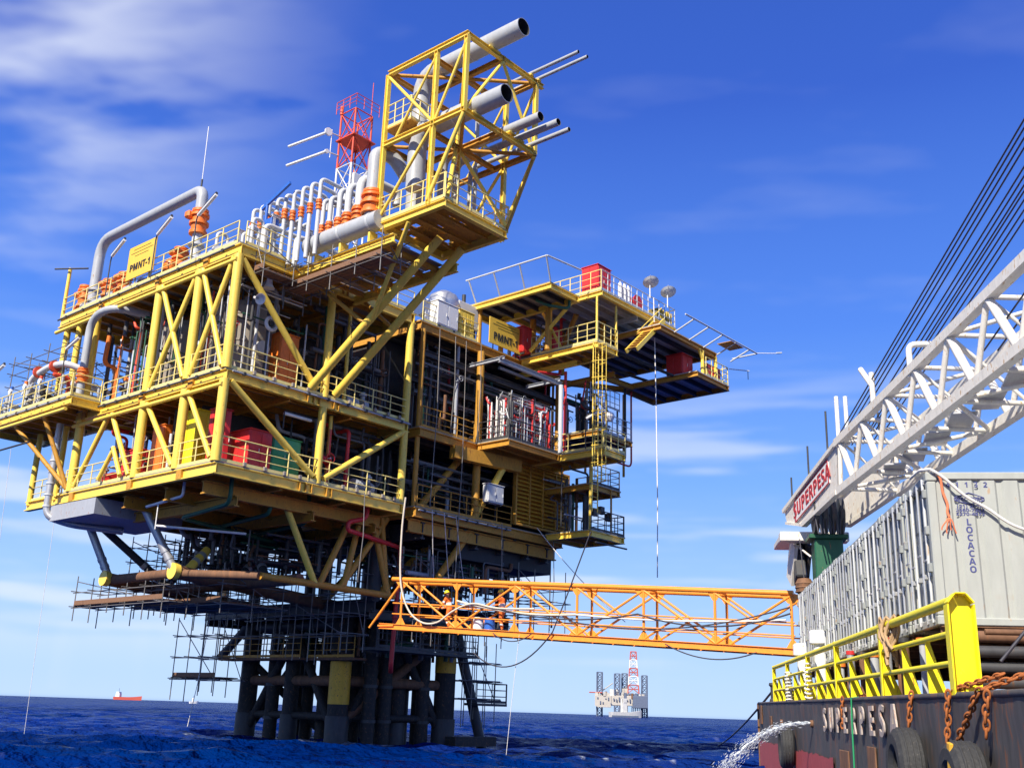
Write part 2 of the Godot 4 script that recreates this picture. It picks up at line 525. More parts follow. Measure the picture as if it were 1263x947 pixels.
# ---------- the sea
func make_sea() -> void:
	var f := FastNoiseLite.new()
	f.seed = 3
	f.frequency = 1.0
	f.fractal_octaves = 2
	var rings := PackedFloat32Array([1.5])
	while rings[-1] < 26000.0: rings.append(rings[-1] * (1.011 if rings[-1] > 14.0 and rings[-1] < 700.0 else 1.03) + 0.01)
	var ang := PackedFloat32Array()
	var t := -180.0
	while t < 180.0:
		ang.append(t)
		t += 0.2 if absf(t) < 42.0 else (1.0 if absf(t) < 70.0 else 5.0)
	ang.append(180.0)
	var nr := rings.size()
	var na := ang.size()
	var v := PackedVector3Array()
	v.resize(nr * na)
	var vc := PackedColorArray()
	vc.resize(nr * na)
	var ff := FastNoiseLite.new()
	ff.seed = 8
	ff.frequency = 1.0
	ff.fractal_octaves = 4
	for i in nr:
		var r := rings[i]
		var cell := r * 0.011
		for j in na:
			var a := deg_to_rad(ang[j])
			var x := sin(a) * r
			var z := -cos(a) * r
			var h := 0.0
			if r < 900.0 and absf(ang[j]) < 70.0:
				# wind sea: crests across the wind, sharpened
				var q := Vector2(x, z).rotated(0.35)
				for w in [[17.0, 0.42, 0.0], [6.5, 0.2, 7.0], [2.7, 0.085, 3.0], [1.15, 0.04, 11.0]]:
					var fade := 1.0 - smoothstep(0.14, 0.4, cell / w[0])
					if fade > 0:
						var s := f.get_noise_3d(q.x / w[0] * 0.75 + w[2], q.y / w[0] * 1.7, w[2])
						h += w[1] * (1.0 - 2.0 * absf(s) * 1.4) * fade
			v[i * na + j] = Vector3(x, h - 0.3 if r < 900 else 0.0, z)
			# water colour, with foam where crests break and around the jacket's legs
			var w := ff.get_noise_2d(x * 0.012, z * 0.03)
			var c := Color(0.003, 0.014, 0.1).lerp(Color(0.005, 0.027, 0.18), clampf(0.5 + w * 1.4, 0, 1))
			if r < 400.0 and absf(ang[j]) < 70.0:
				var fo := smoothstep(0.74, 0.86, h + 0.35 * ff.get_noise_2d(x * 0.07 + 5.0, z * 0.2) + 0.12 * ff.get_noise_2d(x * 1.9, z * 2.6))
				var lq := PF.affine_inverse() * Vector3(x, 0, z)
				var ring := 9.0
				for l in [[13.3, 6.2], [17.3, 6.0], [20.0, 4.85], [13.5, 14.5], [18.0, 14.8], [14.6, 5.2], [18.6, 5.2], [20.6, 3.2]]: ring = minf(ring, Vector2(lq.x - l[0], -lq.z - l[1]).length())
				fo = maxf(fo, (1.0 - smoothstep(0.7, 2.0, ring)) * smoothstep(0.05, 0.3, ff.get_noise_2d(x * 1.2, z * 1.2) + 0.12))
				c = c.lerp(Color(0.5, 0.56, 0.6), clampf(fo, 0, 0.8))
			vc[i * na + j] = c
	var ix := PackedInt32Array()
	for i in nr - 1:
		for j in na - 1:
			var a := i * na + j
			ix.append_array([a, a + 1, a + na, a + 1, a + na + 1, a + na])
	var n := PackedVector3Array()
	n.resize(v.size())
	for i in nr:
		for j in na:
			var dx := v[i * na + mini(j + 1, na - 1)] - v[i * na + maxi(j - 1, 0)]
			var dr := v[mini(i + 1, nr - 1) * na + j] - v[maxi(i - 1, 0) * na + j]
			var nn := dx.cross(dr)
			n[i * na + j] = (nn if nn.y > 0 else -nn).normalized()
	var m := StandardMaterial3D.new()
	m.vertex_color_use_as_albedo = true
	m.roughness = 0.24
	m.metallic_specular = 0.04
	var nt := NoiseTexture2D.new()
	nt.width = 512; nt.height = 512
	nt.seamless = true
	nt.as_normal_map = true
	nt.bump_strength = 14.0
	var fn := FastNoiseLite.new()
	fn.seed = 21
	fn.frequency = 0.012
	fn.fractal_octaves = 5
	fn.fractal_gain = 0.6
	nt.noise = fn
	m.normal_enabled = true
	m.normal_texture = nt
	m.normal_scale = 2.2
	m.uv1_triplanar = true
	m.uv1_world_triplanar = true
	m.uv1_scale = Vector3.ONE / 9.0
	var o := MeshInstance3D.new()
	o.name = "sea"
	o.mesh = arr_mesh(v, n, ix, PackedVector2Array(), vc)
	o.material_override = m
	add_child(o)
	o.set_meta("kind", "structure")
	o.set_meta("label", "deep blue open sea with short choppy waves")

# ---------- the platform: jacket, modules, cantilevered decks
func flange(parent: Node3D, called: String, c: Vector3, axis: Vector3, r: float, mat: String, l := 0.08) -> MeshInstance3D:
	return bar(parent, called, c - axis * l / 2, c + axis * l / 2, r, mat, 14)

func make_jacket() -> void:
	var t := thing(PF, "platform_jacket", "dark steel jacket of legs and braces standing in the sea under the platform", "jacket", p(16, 0, 10))
	var legs := [[13.3, 6.2, .56], [17.3, 6.0, .52], [20.0, 4.85, .6], [13.5, 14.5, .52], [18.0, 14.8, .5], [22.0, 14.0, .5], [13.4, 10.4, .42]]
	for l in legs:
		var g := part(t, "leg")
		bar(g, "shaft", p(l[0], -2, l[1]), p(l[0], 7.4, l[1]), l[2], "marine", 20)
		bar(g, "sleeve", p(l[0], 0.0, l[1]), p(l[0], 1.5, l[1]), l[2] + .07, "dark_steel", 20)
		if l[0] < 13.35 or l[1] < 4.9:
			bar(g, "yellow_band", p(l[0], 2.1 if l[1] > 5 else 4.0, l[1]), p(l[0], 4.3 if l[1] > 5 else 5.2, l[1]), l[2] + .012, "marine_yellow", 20)
	# conductor pipes
	for l in [[14.6, 5.2, .34], [15.9, 5.5, .42], [18.6, 5.2, .38], [19.2, 6.2, .36], [13.6, 12.3, .38], [15.5, 11.5, .34], [16.2, 13.0, .3], [20.2, 8.5, .38], [16.0, 8.0, .36], [18.2, 9.3, .34], [14.2, 8.6, .3], [19.4, 12.2, .34], [21.5, 10.2, .32]]:
		var g := part(t, "conductor")
		bar(g, "casing", p(l[0], -2, l[1]), p(l[0], 6.6, l[1]), l[2], "marine", 14)
		for y in [1.2, 3.0, 4.8]: bar(g, "clamp", p(l[0], y, l[1]), p(l[0], y + .16, l[1]), l[2] + .06, "dark_steel", 14)
	var c := [[13.3, 6.2], [20.0, 4.85], [22.0, 14.0], [13.5, 14.5]]
	for i in 4:
		var a = c[i]
		var b = c[(i + 1) % 4]
		bar(t, "brace", p(a[0], 1.45, a[1]), p(b[0], 1.45, b[1]), .2, "marine", 12)
		bar(t, "brace", p(a[0], 3.3, a[1]), p(b[0], 3.3, b[1]), .28, "rust_steel", 12)
		bar(t, "brace", p(a[0], 6.3, a[1]), p(b[0], 6.3, b[1]), .3, "dark_steel", 12)
		bar(t, "diagonal", p(a[0], 0.3, a[1]), p(lerpf(a[0], b[0], .52), 6.2, lerpf(a[1], b[1], .52)), .24, "marine", 12)
		bar(t, "diagonal", p(b[0], 0.3, b[1]), p(lerpf(a[0], b[0], .48), 6.2, lerpf(a[1], b[1], .48)), .24, "marine", 12)
	bar(t, "diagonal", p(13.3, 1.0, 6.2), p(20, 6.2, 4.85), .26, "rust_steel", 12)
	bar(t, "diagonal", p(22.6, -.5, 4.0), p(20.6, 6.2, 4.6), .3, "dark_steel", 12)
	bar(t, "diagonal", p(13.4, 4.6, 17.5), p(13.6, 7.0, 14.5), .26, "dark_steel", 12)
	bar(t, "diagonal", p(17, -1, 9), p(13.5, 4.4, 14.5), .22, "marine", 12)
	# frame on top of the legs
	for q in [[12.2, 2.6, 12.2, 17.5], [16.5, 2.6, 16.5, 17.5], [22.8, 2.6, 22.8, 17.5]]: beam(t, "frame_beam", p(q[0], 7.0, q[1]), p(q[2], 7.0, q[3]), .4, .6, "dark_steel")
	for v in [2.8, 6.2, 10.0, 14.4, 17.2]: beam(t, "frame_beam", p(12.0, 6.6, v), p(23.0, 6.6, v), .3, .5, "dark_steel")
	block(t, "frame_plate", p(17.5, 7.38, 10), Vector3(10.6, .05, 14.6), "dark_steel")
	# cellar walkway round the legs
	for q in [[11.9, 8.0, 15.5, 1.0], [12.4, 4.2, 8.0, .9]]:
		block(t, "walkway", p(q[0] + q[3] / 2, 4.4, (q[1] + q[2]) / 2), Vector3(q[3], .12, q[2] - q[1]), "rust_steel")
		handrail(t, p(q[0], 4.46, q[1]), p(q[0], 4.46, q[2]), "dark_yellow", 1.1, 1.5)
	block(t, "walkway", p(16.5, 4.9, 3.3), Vector3(8, .14, 1.2), "dark_steel")
	handrail(t, p(12.6, 4.97, 2.75), p(20.4, 4.97, 2.75), "dark_steel", 1.1, 1.6)
	block(t, "walkway", p(22.3, 2.35, 3.7), Vector3(2.6, .14, 1.0), "dark_steel")
	handrail(t, p(21, 2.42, 3.25), p(23.6, 2.42, 3.25), "dark_steel", 1.1, 1.3)
	handrail(t, p(23.55, 2.42, 3.25), p(23.55, 2.42, 4.2), "dark_steel", 1.1, 1.0)
	block(t, "bumper", p(20.6, .35, 3.2), Vector3(3.4, .5, .8), "marine")

	# frame that carries the overhanging module
	t = thing(PF, "cantilever_frame", "lower frame of tubes with yellow end caps carrying the overhanging module", "frame", p(8, 7, 8))
	for v in [6.9, 13.3]:
		bar(t, "main_tube", p(3.1, 7.95, v), p(13.5, 7.2, v), .34, "rust_steel", 16)
		bar(t, "end_cap", p(2.82, 7.98, v), p(3.12, 7.96, v), .4, "yellow", 16)
	bar(t, "cross_tube", p(3.3, 7.93, 6.9), p(3.3, 7.93, 13.3), .25, "rust_steel", 14)
	bar(t, "cross_tube", p(6.5, 7.7, 1.7), p(6.5, 7.7, 13.3), .26, "rust_steel", 14)
	bar(t, "edge_tube", p(4.2, 7.6, 1.7), p(12.6, 7.5, 1.7), .17, "dark_yellow", 14)
	bar(t, "edge_tube", p(4.2, 7.6, 1.7), p(3.3, 7.9, 6.9), .2, "rust_steel", 14)
	for q in [[1.9, 14.6, 3.2, 13.3], [1.7, 8.7, 3.1, 7.0], [7.5, 8.4, 3.6, 7.0], [8.2, 9.2, 7.0, 5.0], [1.9, 14.6, 6.6, 13.3], [9.5, 13.3, 6.6, 13.3], [9.6, 13.0, 12.4, 13.3], [9.8, 6.9, 12.4, 6.9], [9.8, 6.9, 6.6, 6.9]]:
		var s := part(t, "strut")
		var a := p(q[0], 11.5, q[1])
		var b := p(q[2], 7.95, q[3])
		bar(s, "tube", a, b, .21, "galvanised" if q[0] < 2 and q[2] < 3.3 else "dark_steel", 12)
		bar(s, "cover", a.lerp(b, .7), a.lerp(b, .74), .235, "galvanised", 12)
		bar(s, "cover", a.lerp(b, .8), a.lerp(b, .84), .235, "galvanised", 12)
		if q[0] == 7.5: bar(s, "sleeve", a.lerp(b, .62), a.lerp(b, .98), .225, "yellow", 12)
	for q in [[5.2, 7.4], [9.7, 7.7], [10.2, 9.2], [12.0, 9.0], [10.9, 12.2], [11.6, 12.1]]:
		bar(t, "strut", p(q[0], 11.45, 1.9), p(q[1], 7.6, 1.7), .16, "dark_yellow" if q[0] != 5.2 else "yellow", 12)
	for q in [[12.4, 3.0], [12.4, 7.0], [12.4, 13.3], [17, 2.9], [22.5, 3.0], [17, 8], [22.5, 9], [17, 14], [22.5, 15], [12.6, 16.8]]:
		bar(t, "deck_leg", p(q[0], 7.3, q[1]), p(q[0], 11.5, q[1]), .34, "dark_steel", 16)
	for q in [[12.4, 3.0, 17, 2.9], [17, 2.9, 22.5, 3.0], [12.4, 7, 17, 8], [17, 8, 22.5, 9]]:
		bar(t, "strut", p(q[0], 7.4, q[1]), p(q[2], 11.4, q[3]), .2, "dark_yellow", 12)

func x_brace(t: Node3D, a: Vector3, b: Vector3, c: Vector3, d: Vector3, r: float, m := "yellow") -> void:
	bar(t, "brace", a, b, r, m, 12)
	bar(t, "brace", c, d, r, m, 12)

func make_module_sunlit() -> void:
	var t := thing(PF, "production_module", "yellow three-deck production module overhanging the sea, its near corner in sun", "platform module", p(5.7, 11.5, 7))
	deck(t, 0, 11.4, 0, 13.4, 12.0, .5, 1.1)
	deck(t, 0, 11.4, 0, 13.4, 16.25, .46, 1.1)
	deck(t, 0, 11.4, 0, 17.0, 22.35, .55, 1.2)
	# a second flange line below each edge
	for y in [15.45, 21.45]: bar(t, "edge_tube", p(-.06, y, 0), p(-.06, y, 13.2 if y < 20 else 17.0), .1, "yellow")
	for v in [0.05, 3.1, 6.6, 12.7]:
		for lv in [[12, 15.75], [16.25, 21.75]]:
			bar(t, "column", p(.12, lv[0], v + .1), p(.12, lv[1], v + .1), .225, "yellow", 16)
	for v in [15.2, 16.6]: bar(t, "column", p(.4, 16.4, v), p(.4, 21.8, v), .18, "yellow", 14)
	for u in [5.75, 11.2]:
		for lv in [[12, 15.75], [16.25, 21.75]]:
			bar(t, "column", p(u, lv[0], .16), p(u, lv[1], .16), .2, "yellow", 16)
	for u in [5.75, 11.2]:
		for v in [6.6, 12.7]:
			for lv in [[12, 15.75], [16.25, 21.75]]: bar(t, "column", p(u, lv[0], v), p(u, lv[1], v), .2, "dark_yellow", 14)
	for q in [[6.9, 15.7], [7.6, 21.7]]: bar(t, "hanger", p(q[0], 16.25 if q[1] > 20 else 12.0, .9), p(q[0], q[1], .9), .1, "yellow")
	# bracing on the sunlit face
	x_brace(t, p(.05, 21.7, 6.4), p(.05, 16.4, 3.5), p(.05, 21.7, 3.3), p(.05, 16.4, 6.3), .13)
	x_brace(t, p(.05, 21.7, 2.9), p(.05, 16.4, .4), p(.05, 21.7, .4), p(.05, 16.4, 2.9), .13)
	bar(t, "brace", p(.08, 15.6, 2.9), p(.08, 12.2, .5), .13, "yellow", 12)
	bar(t, "brace", p(.08, 15.6, 6.4), p(.08, 12.2, 3.5), .13, "yellow", 12)
	bar(t, "brace", p(.08, 15.6, 9.9), p(.08, 12.2, 12.4), .13, "yellow", 12)
	bar(t, "brace", p(.08, 15.6, 9.6), p(.08, 12.2, 7.2), .13, "yellow", 12)
	bar(t, "brace", p(-.15, 12.2, 7.6), p(-.15, 13.7, 8.6), .11, "yellow", 12)
	bar(t, "brace", p(-.15, 12.2, 9.6), p(-.15, 13.5, 8.6), .11, "yellow", 12)
	# bracing on the shaded face
	bar(t, "brace", p(.3, 21.6, .1), p(5.2, 16.5, .1), .16, "yellow", 14)
	bar(t, "brace", p(.4, 15.7, .1), p(5.4, 12.3, .1), .16, "yellow", 14)
	bar(t, "brace", p(11.1, 15.7, .1), p(6.1, 12.3, .1), .16, "yellow", 14)
	# web stiffeners
	for y in [11.68, 15.95, 22.0]:
		for u in [4.7, 5.05, 5.4, 6.3, 6.6]: block(t, "stiffener", p(u, y, .05), Vector3(.05, .42, .16), "dark_yellow")
		for v in [2.7, 6.9, 12.4]: block(t, "stiffener", p(.06, y, v), Vector3(.16, .42, .4), "dark_yellow")
	# handrails
	handrail(t, p(.04, 12.0, .3), p(.04, 12.0, 13.3))
	handrail(t, p(.3, 12.0, .04), p(11.2, 12.0, .04))
	handrail(t, p(.04, 16.25, .3), p(.04, 16.25, 10.8))
	handrail(t, p(.3, 16.25, .04), p(11.2, 16.25, .04))
	handrail(t, p(.04, 22.35, .3), p(.04, 22.35, 16.9))
	handrail(t, p(.3, 22.35, .04), p(3.0, 22.35, .04))
	handrail(t, p(7.6, 22.35, .04), p(11.2, 22.35, .04))
	bar(t, "corner_post", p(.1, 22.3, 16.9), p(.1, 25.4, 16.9), .1, "yellow")
	bar(t, "corner_arm", p(-.5, 25.3, 17.5), p(.5, 25.2, 15.6), .05, "dark_steel", 8)
	# deck-edge lamp boxes and scupper feet along the shaded face
	for y in [12.0, 16.25]:
		for u in [1.5, 2.6, 3.7, 4.6, 7.2, 8.1, 8.9, 9.8, 10.6]:
			cblock(t, "rail_foot", p(u, y + .08, -.06), Vector3(.16, .2, .12), "cream", .02)
	# fire walls inside
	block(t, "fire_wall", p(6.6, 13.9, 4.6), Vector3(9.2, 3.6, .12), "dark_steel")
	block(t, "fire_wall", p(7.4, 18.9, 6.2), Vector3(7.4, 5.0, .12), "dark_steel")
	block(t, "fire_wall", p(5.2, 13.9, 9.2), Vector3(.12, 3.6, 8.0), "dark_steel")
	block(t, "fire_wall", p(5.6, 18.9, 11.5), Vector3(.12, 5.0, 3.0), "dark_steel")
	block(t, "deck_skirt", p(2.46, 11.0, 12.1), Vector3(4.9, .8, 4.5), "pontoon")
	# heavy beams under the lowest deck
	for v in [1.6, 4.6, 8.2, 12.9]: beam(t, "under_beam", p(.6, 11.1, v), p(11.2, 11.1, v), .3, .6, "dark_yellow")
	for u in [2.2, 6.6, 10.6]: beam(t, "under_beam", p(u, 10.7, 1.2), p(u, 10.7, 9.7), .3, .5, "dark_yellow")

	# side platform off the middle deck
	t = thing(PF, "side_platform", "yellow side platform with handrails jutting beyond the tank end of the module", "platform", p(0, 16, 15))
	deck(t, -1.6, 2.4, 10.9, 21.5, 16.45, .42, 1.1)
	handrail(t, p(-1.56, 16.45, 10.95), p(-1.56, 16.45, 21.4))
	handrail(t, p(-1.5, 16.45, 10.95), p(0, 16.45, 10.95))
	bar(t, "edge_tube", p(-1.66, 15.7, 11), p(-1.66, 15.7, 21.5), .09, "yellow")
	for v in [14.2, 17.5]: bar(t, "strut", p(-1.2, 15.9, v), p(.1, 12.2, min(v, 13.2)), .12, "dark_yellow")
	for v in [15.3, 18.2]: bar(t, "post", p(.6, 11.9, v), p(.6, 15.9, v), .16, "yellow", 12)
	beam(t, "lower_beam", p(.6, 11.85, 13.5), p(.6, 11.85, 18.4), .3, .5, "yellow")
	handrail(t, p(.6, 12.1, 13.6), p(.6, 12.1, 18.2), "yellow", 1.1, 1.2)
	pipe(t, "hanging_frame", [p(-1.4, 16.0, 20.0), p(-1.4, 14.6, 20.0), p(-1.4, 14.6, 15.0)], .05, "dark_steel", .2)

func make_module_shaded() -> void:
	var t := thing(PF, "process_module", "shaded process module packed with pipework beside the yellow production module", "platform module", p(18, 11.5, 5))
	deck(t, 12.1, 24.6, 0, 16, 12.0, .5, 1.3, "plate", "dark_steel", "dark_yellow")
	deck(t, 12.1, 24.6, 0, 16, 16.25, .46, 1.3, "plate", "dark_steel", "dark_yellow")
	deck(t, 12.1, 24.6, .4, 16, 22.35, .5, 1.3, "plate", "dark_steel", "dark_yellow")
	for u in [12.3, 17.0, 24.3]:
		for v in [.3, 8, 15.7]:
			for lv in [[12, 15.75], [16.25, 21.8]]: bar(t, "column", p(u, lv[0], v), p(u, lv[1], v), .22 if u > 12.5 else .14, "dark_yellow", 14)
	bar(t, "brace", p(16.6, 15.7, 1.0), p(13.4, 12.2, 1.0), .2, "dark_yellow", 12)
	bar(t, "brace", p(18.7, 15.6, -.5), p(17.2, 12.2, .5), .2, "yellow", 12)
	bar(t, "brace", p(17.0, 11.4, .6), p(14.6, 8.2, .9), .2, "dark_yellow", 12)
	# lower middle level beams and trays
	for q in [[19.2, 1.2], [20.6, .6], [18.2, 2.2]]: beam(t, "beam", p(12.4, q[0], q[1]), p(24.4, q[0], q[1]), .25, .35, "dark_steel")
	for q in [[20.0, .5], [18.4, .9], [14.6, .8], [13.6, 1.4]]:
		var s := part(t, "cable_tray")
		for k in 2: beam(s, "side", p(12.4, q[0], q[1] + k * .4), p(24.2, q[0], q[1] + k * .4), .03, .12, "pipe_dark", true)
		for i in 14: block(s, "rung", p(12.8 + i * .85, q[0] - .04, q[1] + .2), Vector3(.04, .03, .38), "pipe_dark")
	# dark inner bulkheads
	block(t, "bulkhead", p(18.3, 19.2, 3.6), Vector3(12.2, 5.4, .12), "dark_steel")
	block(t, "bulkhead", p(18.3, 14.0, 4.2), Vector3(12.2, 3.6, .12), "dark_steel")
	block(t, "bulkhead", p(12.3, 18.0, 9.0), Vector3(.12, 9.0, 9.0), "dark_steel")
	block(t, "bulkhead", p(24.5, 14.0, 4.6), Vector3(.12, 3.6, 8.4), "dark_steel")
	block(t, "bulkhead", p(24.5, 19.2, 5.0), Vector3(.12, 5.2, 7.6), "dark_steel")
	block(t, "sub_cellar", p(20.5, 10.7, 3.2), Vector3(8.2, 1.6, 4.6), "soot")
	for u in [13.2, 15.2, 17.4, 19.6, 21.8, 23.6]: beam(t, "under_beam", p(u, 10.9, .4), p(u, 10.9, 9.5), .3, .9, "dark_steel")
	for v in [.5, 3.0, 6.0]: beam(t, "under_beam", p(12.2, 11.05, v), p(24.4, 11.05, v), .3, .7, "dark_yellow" if v < 1 else "dark_steel")
	handrail(t, p(12.3, 16.25, .05), p(16.4, 16.25, .05), "dark_yellow")
	handrail(t, p(12.3, 12.0, .05), p(19.8, 12.0, .05), "dark_yellow")
	handrail(t, p(12.3, 22.35, .45), p(16.8, 22.35, .45), "yellow")
	# box girder under the valve balcony
	beam(t, "box_girder", p(14.8, 15.4, .1), p(19.6, 15.4, -.6), .5, .7, "dark_yellow", true)

	# louvred wall panel with each slat
	t = thing(PF, "louvre_wall", "ochre louvred ventilation wall below the valve balcony", "louvre wall", p(22.4, 12.2, -.15))
	cblock(t, "frame", p(19.95, 14.05, -.1), Vector3(.14, 3.5, .2), "dark_yellow", .02)
	cblock(t, "frame", p(24.85, 14.05, -.1), Vector3(.14, 3.5, .2), "dark_yellow", .02)
	cblock(t, "frame", p(22.4, 15.86, -.1), Vector3(5.04, .14, .2), "dark_yellow", .02)
	cblock(t, "frame", p(22.4, 12.24, -.1), Vector3(5.04, .14, .2), "dark_yellow", .02)
	for k in 3: cblock(t, "mullion", p(21.18 + k * 1.22, 14.05, -.11), Vector3(.09, 3.46, .16), "dark_yellow", .015)
	var pitch := Basis(Vector3.RIGHT, deg_to_rad(38))
	for c in 4:
		for r in 15:
			var o := put(t, "slat", cbox_mesh(Vector3(1.1, .025, .2), .006), M["marine_yellow"], Transform3D(pitch, p(20.57 + c * 1.22, 12.45 + r * .234, -.1)))
	block(t, "backing", p(22.4, 14.05, .12), Vector3(4.9, 3.6, .03), "dark_yellow")

	# balcony of valves on the shaded face
	t = thing(PF, "valve_balcony", "shaded balcony carrying the crowded valve manifold", "balcony", p(19, 16, -1))
	deck(t, 16.6, 21.2, -2.3, 0, 16.25, .36, .8, "plate", "dark_yellow", "dark_yellow")
	handrail(t, p(16.7, 16.25, -2.26), p(21.1, 16.25, -2.26), "dark_steel", 1.15, 1.1)
	handrail(t, p(16.64, 16.25, -2.2), p(16.64, 16.25, -.1), "dark_steel", 1.15, 1.1)
	beam(t, "hoist_beam", p(16.0, 20.6, -2.0), p(21.6, 20.6, -2.0), .2, .26, "pontoon")
	for u in [16.2, 21.2]: beam(t, "hoist_arm", p(u, 20.75, -2.2), p(u, 20.75, .4), .16, .2, "pontoon")
	pipe(t, "rack_frame", [p(17.0, 16.3, -2.1), p(17.0, 18.9, -2.1), p(20.6, 18.9, -2.1), p(20.6, 16.3, -2.1)], .045, "dark_steel", .2)
	bar(t, "white_post", p(21.2, 16.3, -2.3), p(21.2, 20.4, -2.3), .14, "pale_grey", 12)

	# stack of small landings with the caged ladder
	t = thing(PF, "ladder_landing", "yellow landing with handrails below the caged ladder, at the valve balcony's level", "landing", p(22, 16, -3))
	deck(t, 21.2, 23.4, -5.4, 0, 16.25, .36, .9, "plate", "dark_yellow", "yellow")
	handrail(t, p(21.25, 16.25, -5.36), p(23.35, 16.25, -5.36), "yellow", 1.15, .8)
	handrail(t, p(21.25, 16.25, -5.3), p(21.25, 16.25, -.4), "yellow", 1.15, 1.2)
	deck(t, 22.6, 25.6, -3.5, 0, 14.7, .3, .9, "plate", "dark_yellow", "dark_yellow")
	handrail(t, p(22.7, 14.7, -3.46), p(25.5, 14.7, -3.46), "dark_steel", 1.15, .8)
	handrail(t, p(25.55, 14.7, -3.4), p(25.55, 14.7, -.2), "dark_steel", 1.15, .8)
	t = thing(PF, "lower_landing", "yellow landing with dark handrails beside the louvred wall", "landing", p(24, 11.8, -2))
	deck(t, 22.5, 25.9, -3.6, -.3, 12.0, .34, .9, "plate", "dark_yellow", "yellow")
	handrail(t, p(22.6, 12, -3.55), p(25.85, 12, -3.55), "dark_steel", 1.2, .6)
	handrail(t, p(25.85, 12, -3.5), p(25.85, 12, -.4), "dark_steel", 1.2, .6)
	bar(t, "post", p(22.7, 12, -3.4), p(22.7, 16, -3.4), .09, "yellow")
	bar(t, "post", p(24.6, 12, -3.5), p(24.6, 14.6, -3.5), .06, "dark_yellow")
	pipe(t, "drain", [p(22.8, 11.3, -3.7), p(25.9, 11.3, -3.7)], .05, "dark_steel")
	for q in [[23.2, 13.1], [23.9, 13.3], [24.6, 13.0]]: cblock(t, "instrument_box", p(q[0], q[1], -3.3), Vector3(.4, .45, .25), "dark_steel", .03)

	t = thing(PF, "caged_ladder", "yellow caged ladder hanging under the railed upper landing", "ladder", p(20.6, 13, -5.2))
	for x in [20.35, 20.85]: bar(t, "stringer", p(x, 12.5, -5.25), p(x, 22.3, -5.25), .035, "yellow", 8)
	for i in 31: bar(t, "rung", p(20.35, 12.7 + i * .31, -5.25), p(20.85, 12.7 + i * .31, -5.25), .018, "yellow", 6)
	for i in 9:
		var h := []
		for k in 13:
			var a := PI * k / 12.0
			h.append(p(20.6 - cos(a) * .36, 14.2 + i * .98, -5.25 - sin(a) * .72))
		rope(t, "hoop", h, .024, "yellow", 6)
	for k in 5:
		var a := PI * (k + .5) / 5.0
		bar(t, "cage_bar", p(20.6 - cos(a) * .36, 14.2, -5.25 - sin(a) * .72), p(20.6 - cos(a) * .36, 22.1, -5.25 - sin(a) * .72), .016, "yellow", 6)

	t = thing(PF, "railed_landing", "bright yellow railed landing beside the shaded-face name sign", "landing", p(21.6, 22, -3))
	deck(t, 20.5, 22.6, -5.4, .3, 22.35, .34, .8, "plate", "dark_yellow", "yellow")
	handrail(t, p(20.54, 22.35, -5.36), p(20.54, 22.35, .2), "yellow", 1.2, .7)
	handrail(t, p(20.6, 22.35, -5.36), p(22.55, 22.35, -5.36), "yellow", 1.2, .6)
	for q in [[20.6, -5.3], [22.5, -5.3]]: bar(t, "hanger_post", p(q[0], 22.4, q[1]), p(q[0], 25.1, q[1]), .07, "yellow")
	bar(t, "hanger_post", p(20.7, 22.4, -1.8), p(20.7, 25.1, -1.8), .09, "yellow")
	bar(t, "knee_brace", p(20.7, 22.6, -2.6), p(20.7, 25.0, -1.2), .09, "yellow")
	beam(t, "outrigger", p(21.5, 21.7, 1.5), p(21.5, 21.7, -3.2), .2, .3, "yellow")

	t = thing(PF, "upper_deck", "high grey-bottomed laydown deck with yellow edge, a red cabinet standing on it", "deck", p(24.5, 25, -3))
	deck(t, 20.6, 28.7, -5.6, 1.5, 25.5, .3, .9, "cream", "grey", "yellow")
	handrail(t, p(20.65, 25.5, -5.55), p(20.65, 25.5, .5), "yellow", 1.25, .75)
	handrail(t, p(20.7, 25.5, -5.55), p(28.6, 25.5, -5.55), "pale_grey", 1.25, .6)
	handrail(t, p(28.66, 25.5, -5.5), p(28.66, 25.5, -2.5), "yellow", 1.25, .5)
	for q in [[21.6, 0.3], [24.5, 0.3], [27.8, 0.3], [24.4, -3]]: bar(t, "column", p(q[0], 22.4, q[1]), p(q[0], 25.2, q[1]), .2, "dark_yellow", 14)
	bar(t, "brace", p(22.2, 25.1, -2.6), p(23.6, 22.6, .2), .16, "dark_yellow", 12)
	# stairway slung under the deck
	var st := part(t, "stairway")
	for s in [-6.5, -5.75]: beam(st, "stringer", p(22.9, 22.3, s), p(25.9, 25.0, s), .08, .26, "yellow", true)
	for i in 11: block(st, "tread", p(23.1 + i * .27, 22.5 + i * .243, -6.12), Vector3(.26, .03, .8), "dark_yellow")
	bar(st, "stair_rail", p(22.9, 23.3, -6.5), p(25.6, 25.7, -6.5), .03, "yellow", 6)

	t = thing(PF, "far_wing_deck", "shaded wing deck with red gear at its railed end, farthest out over the sea", "deck", p(29, 22, -3))
	deck(t, 28.4, 32.4, -7.2, -1.4, 22.35, .3, 1.0, "grey", "dark_steel", "dark_yellow")
	for q in [[24.6, -2.0, 28.5, -2.4], [24.6, 1.0, 28.5, -1.6], [25.6, 1.0, 25.6, -3.0]]: beam(t, "wing_beam", p(q[0], 22.1, q[1]), p(q[2], 22.1, q[3]), .22, .34, "dark_yellow")
	for q in [[25.0, -2.2, 28.4, -5.5], [25.4, .5, 28.6, -3.6]]: bar(t, "wing_brace", p(q[0], 24.0, q[1]), p(q[2], 22.3, q[3]), .1, "dark_steel")
	handrail(t, p(29.6, 22.35, -7.15), p(32.3, 22.35, -7.15), "yellow", 1.2, .7)
	handrail(t, p(32.36, 22.35, -7.1), p(32.36, 22.35, -1), "yellow", 1.2, .7)
	deck(t, 24.6, 31.3, -7.0, 1.0, 24.3, .3, 1.0, "grey", "dark_steel", "dark_yellow")
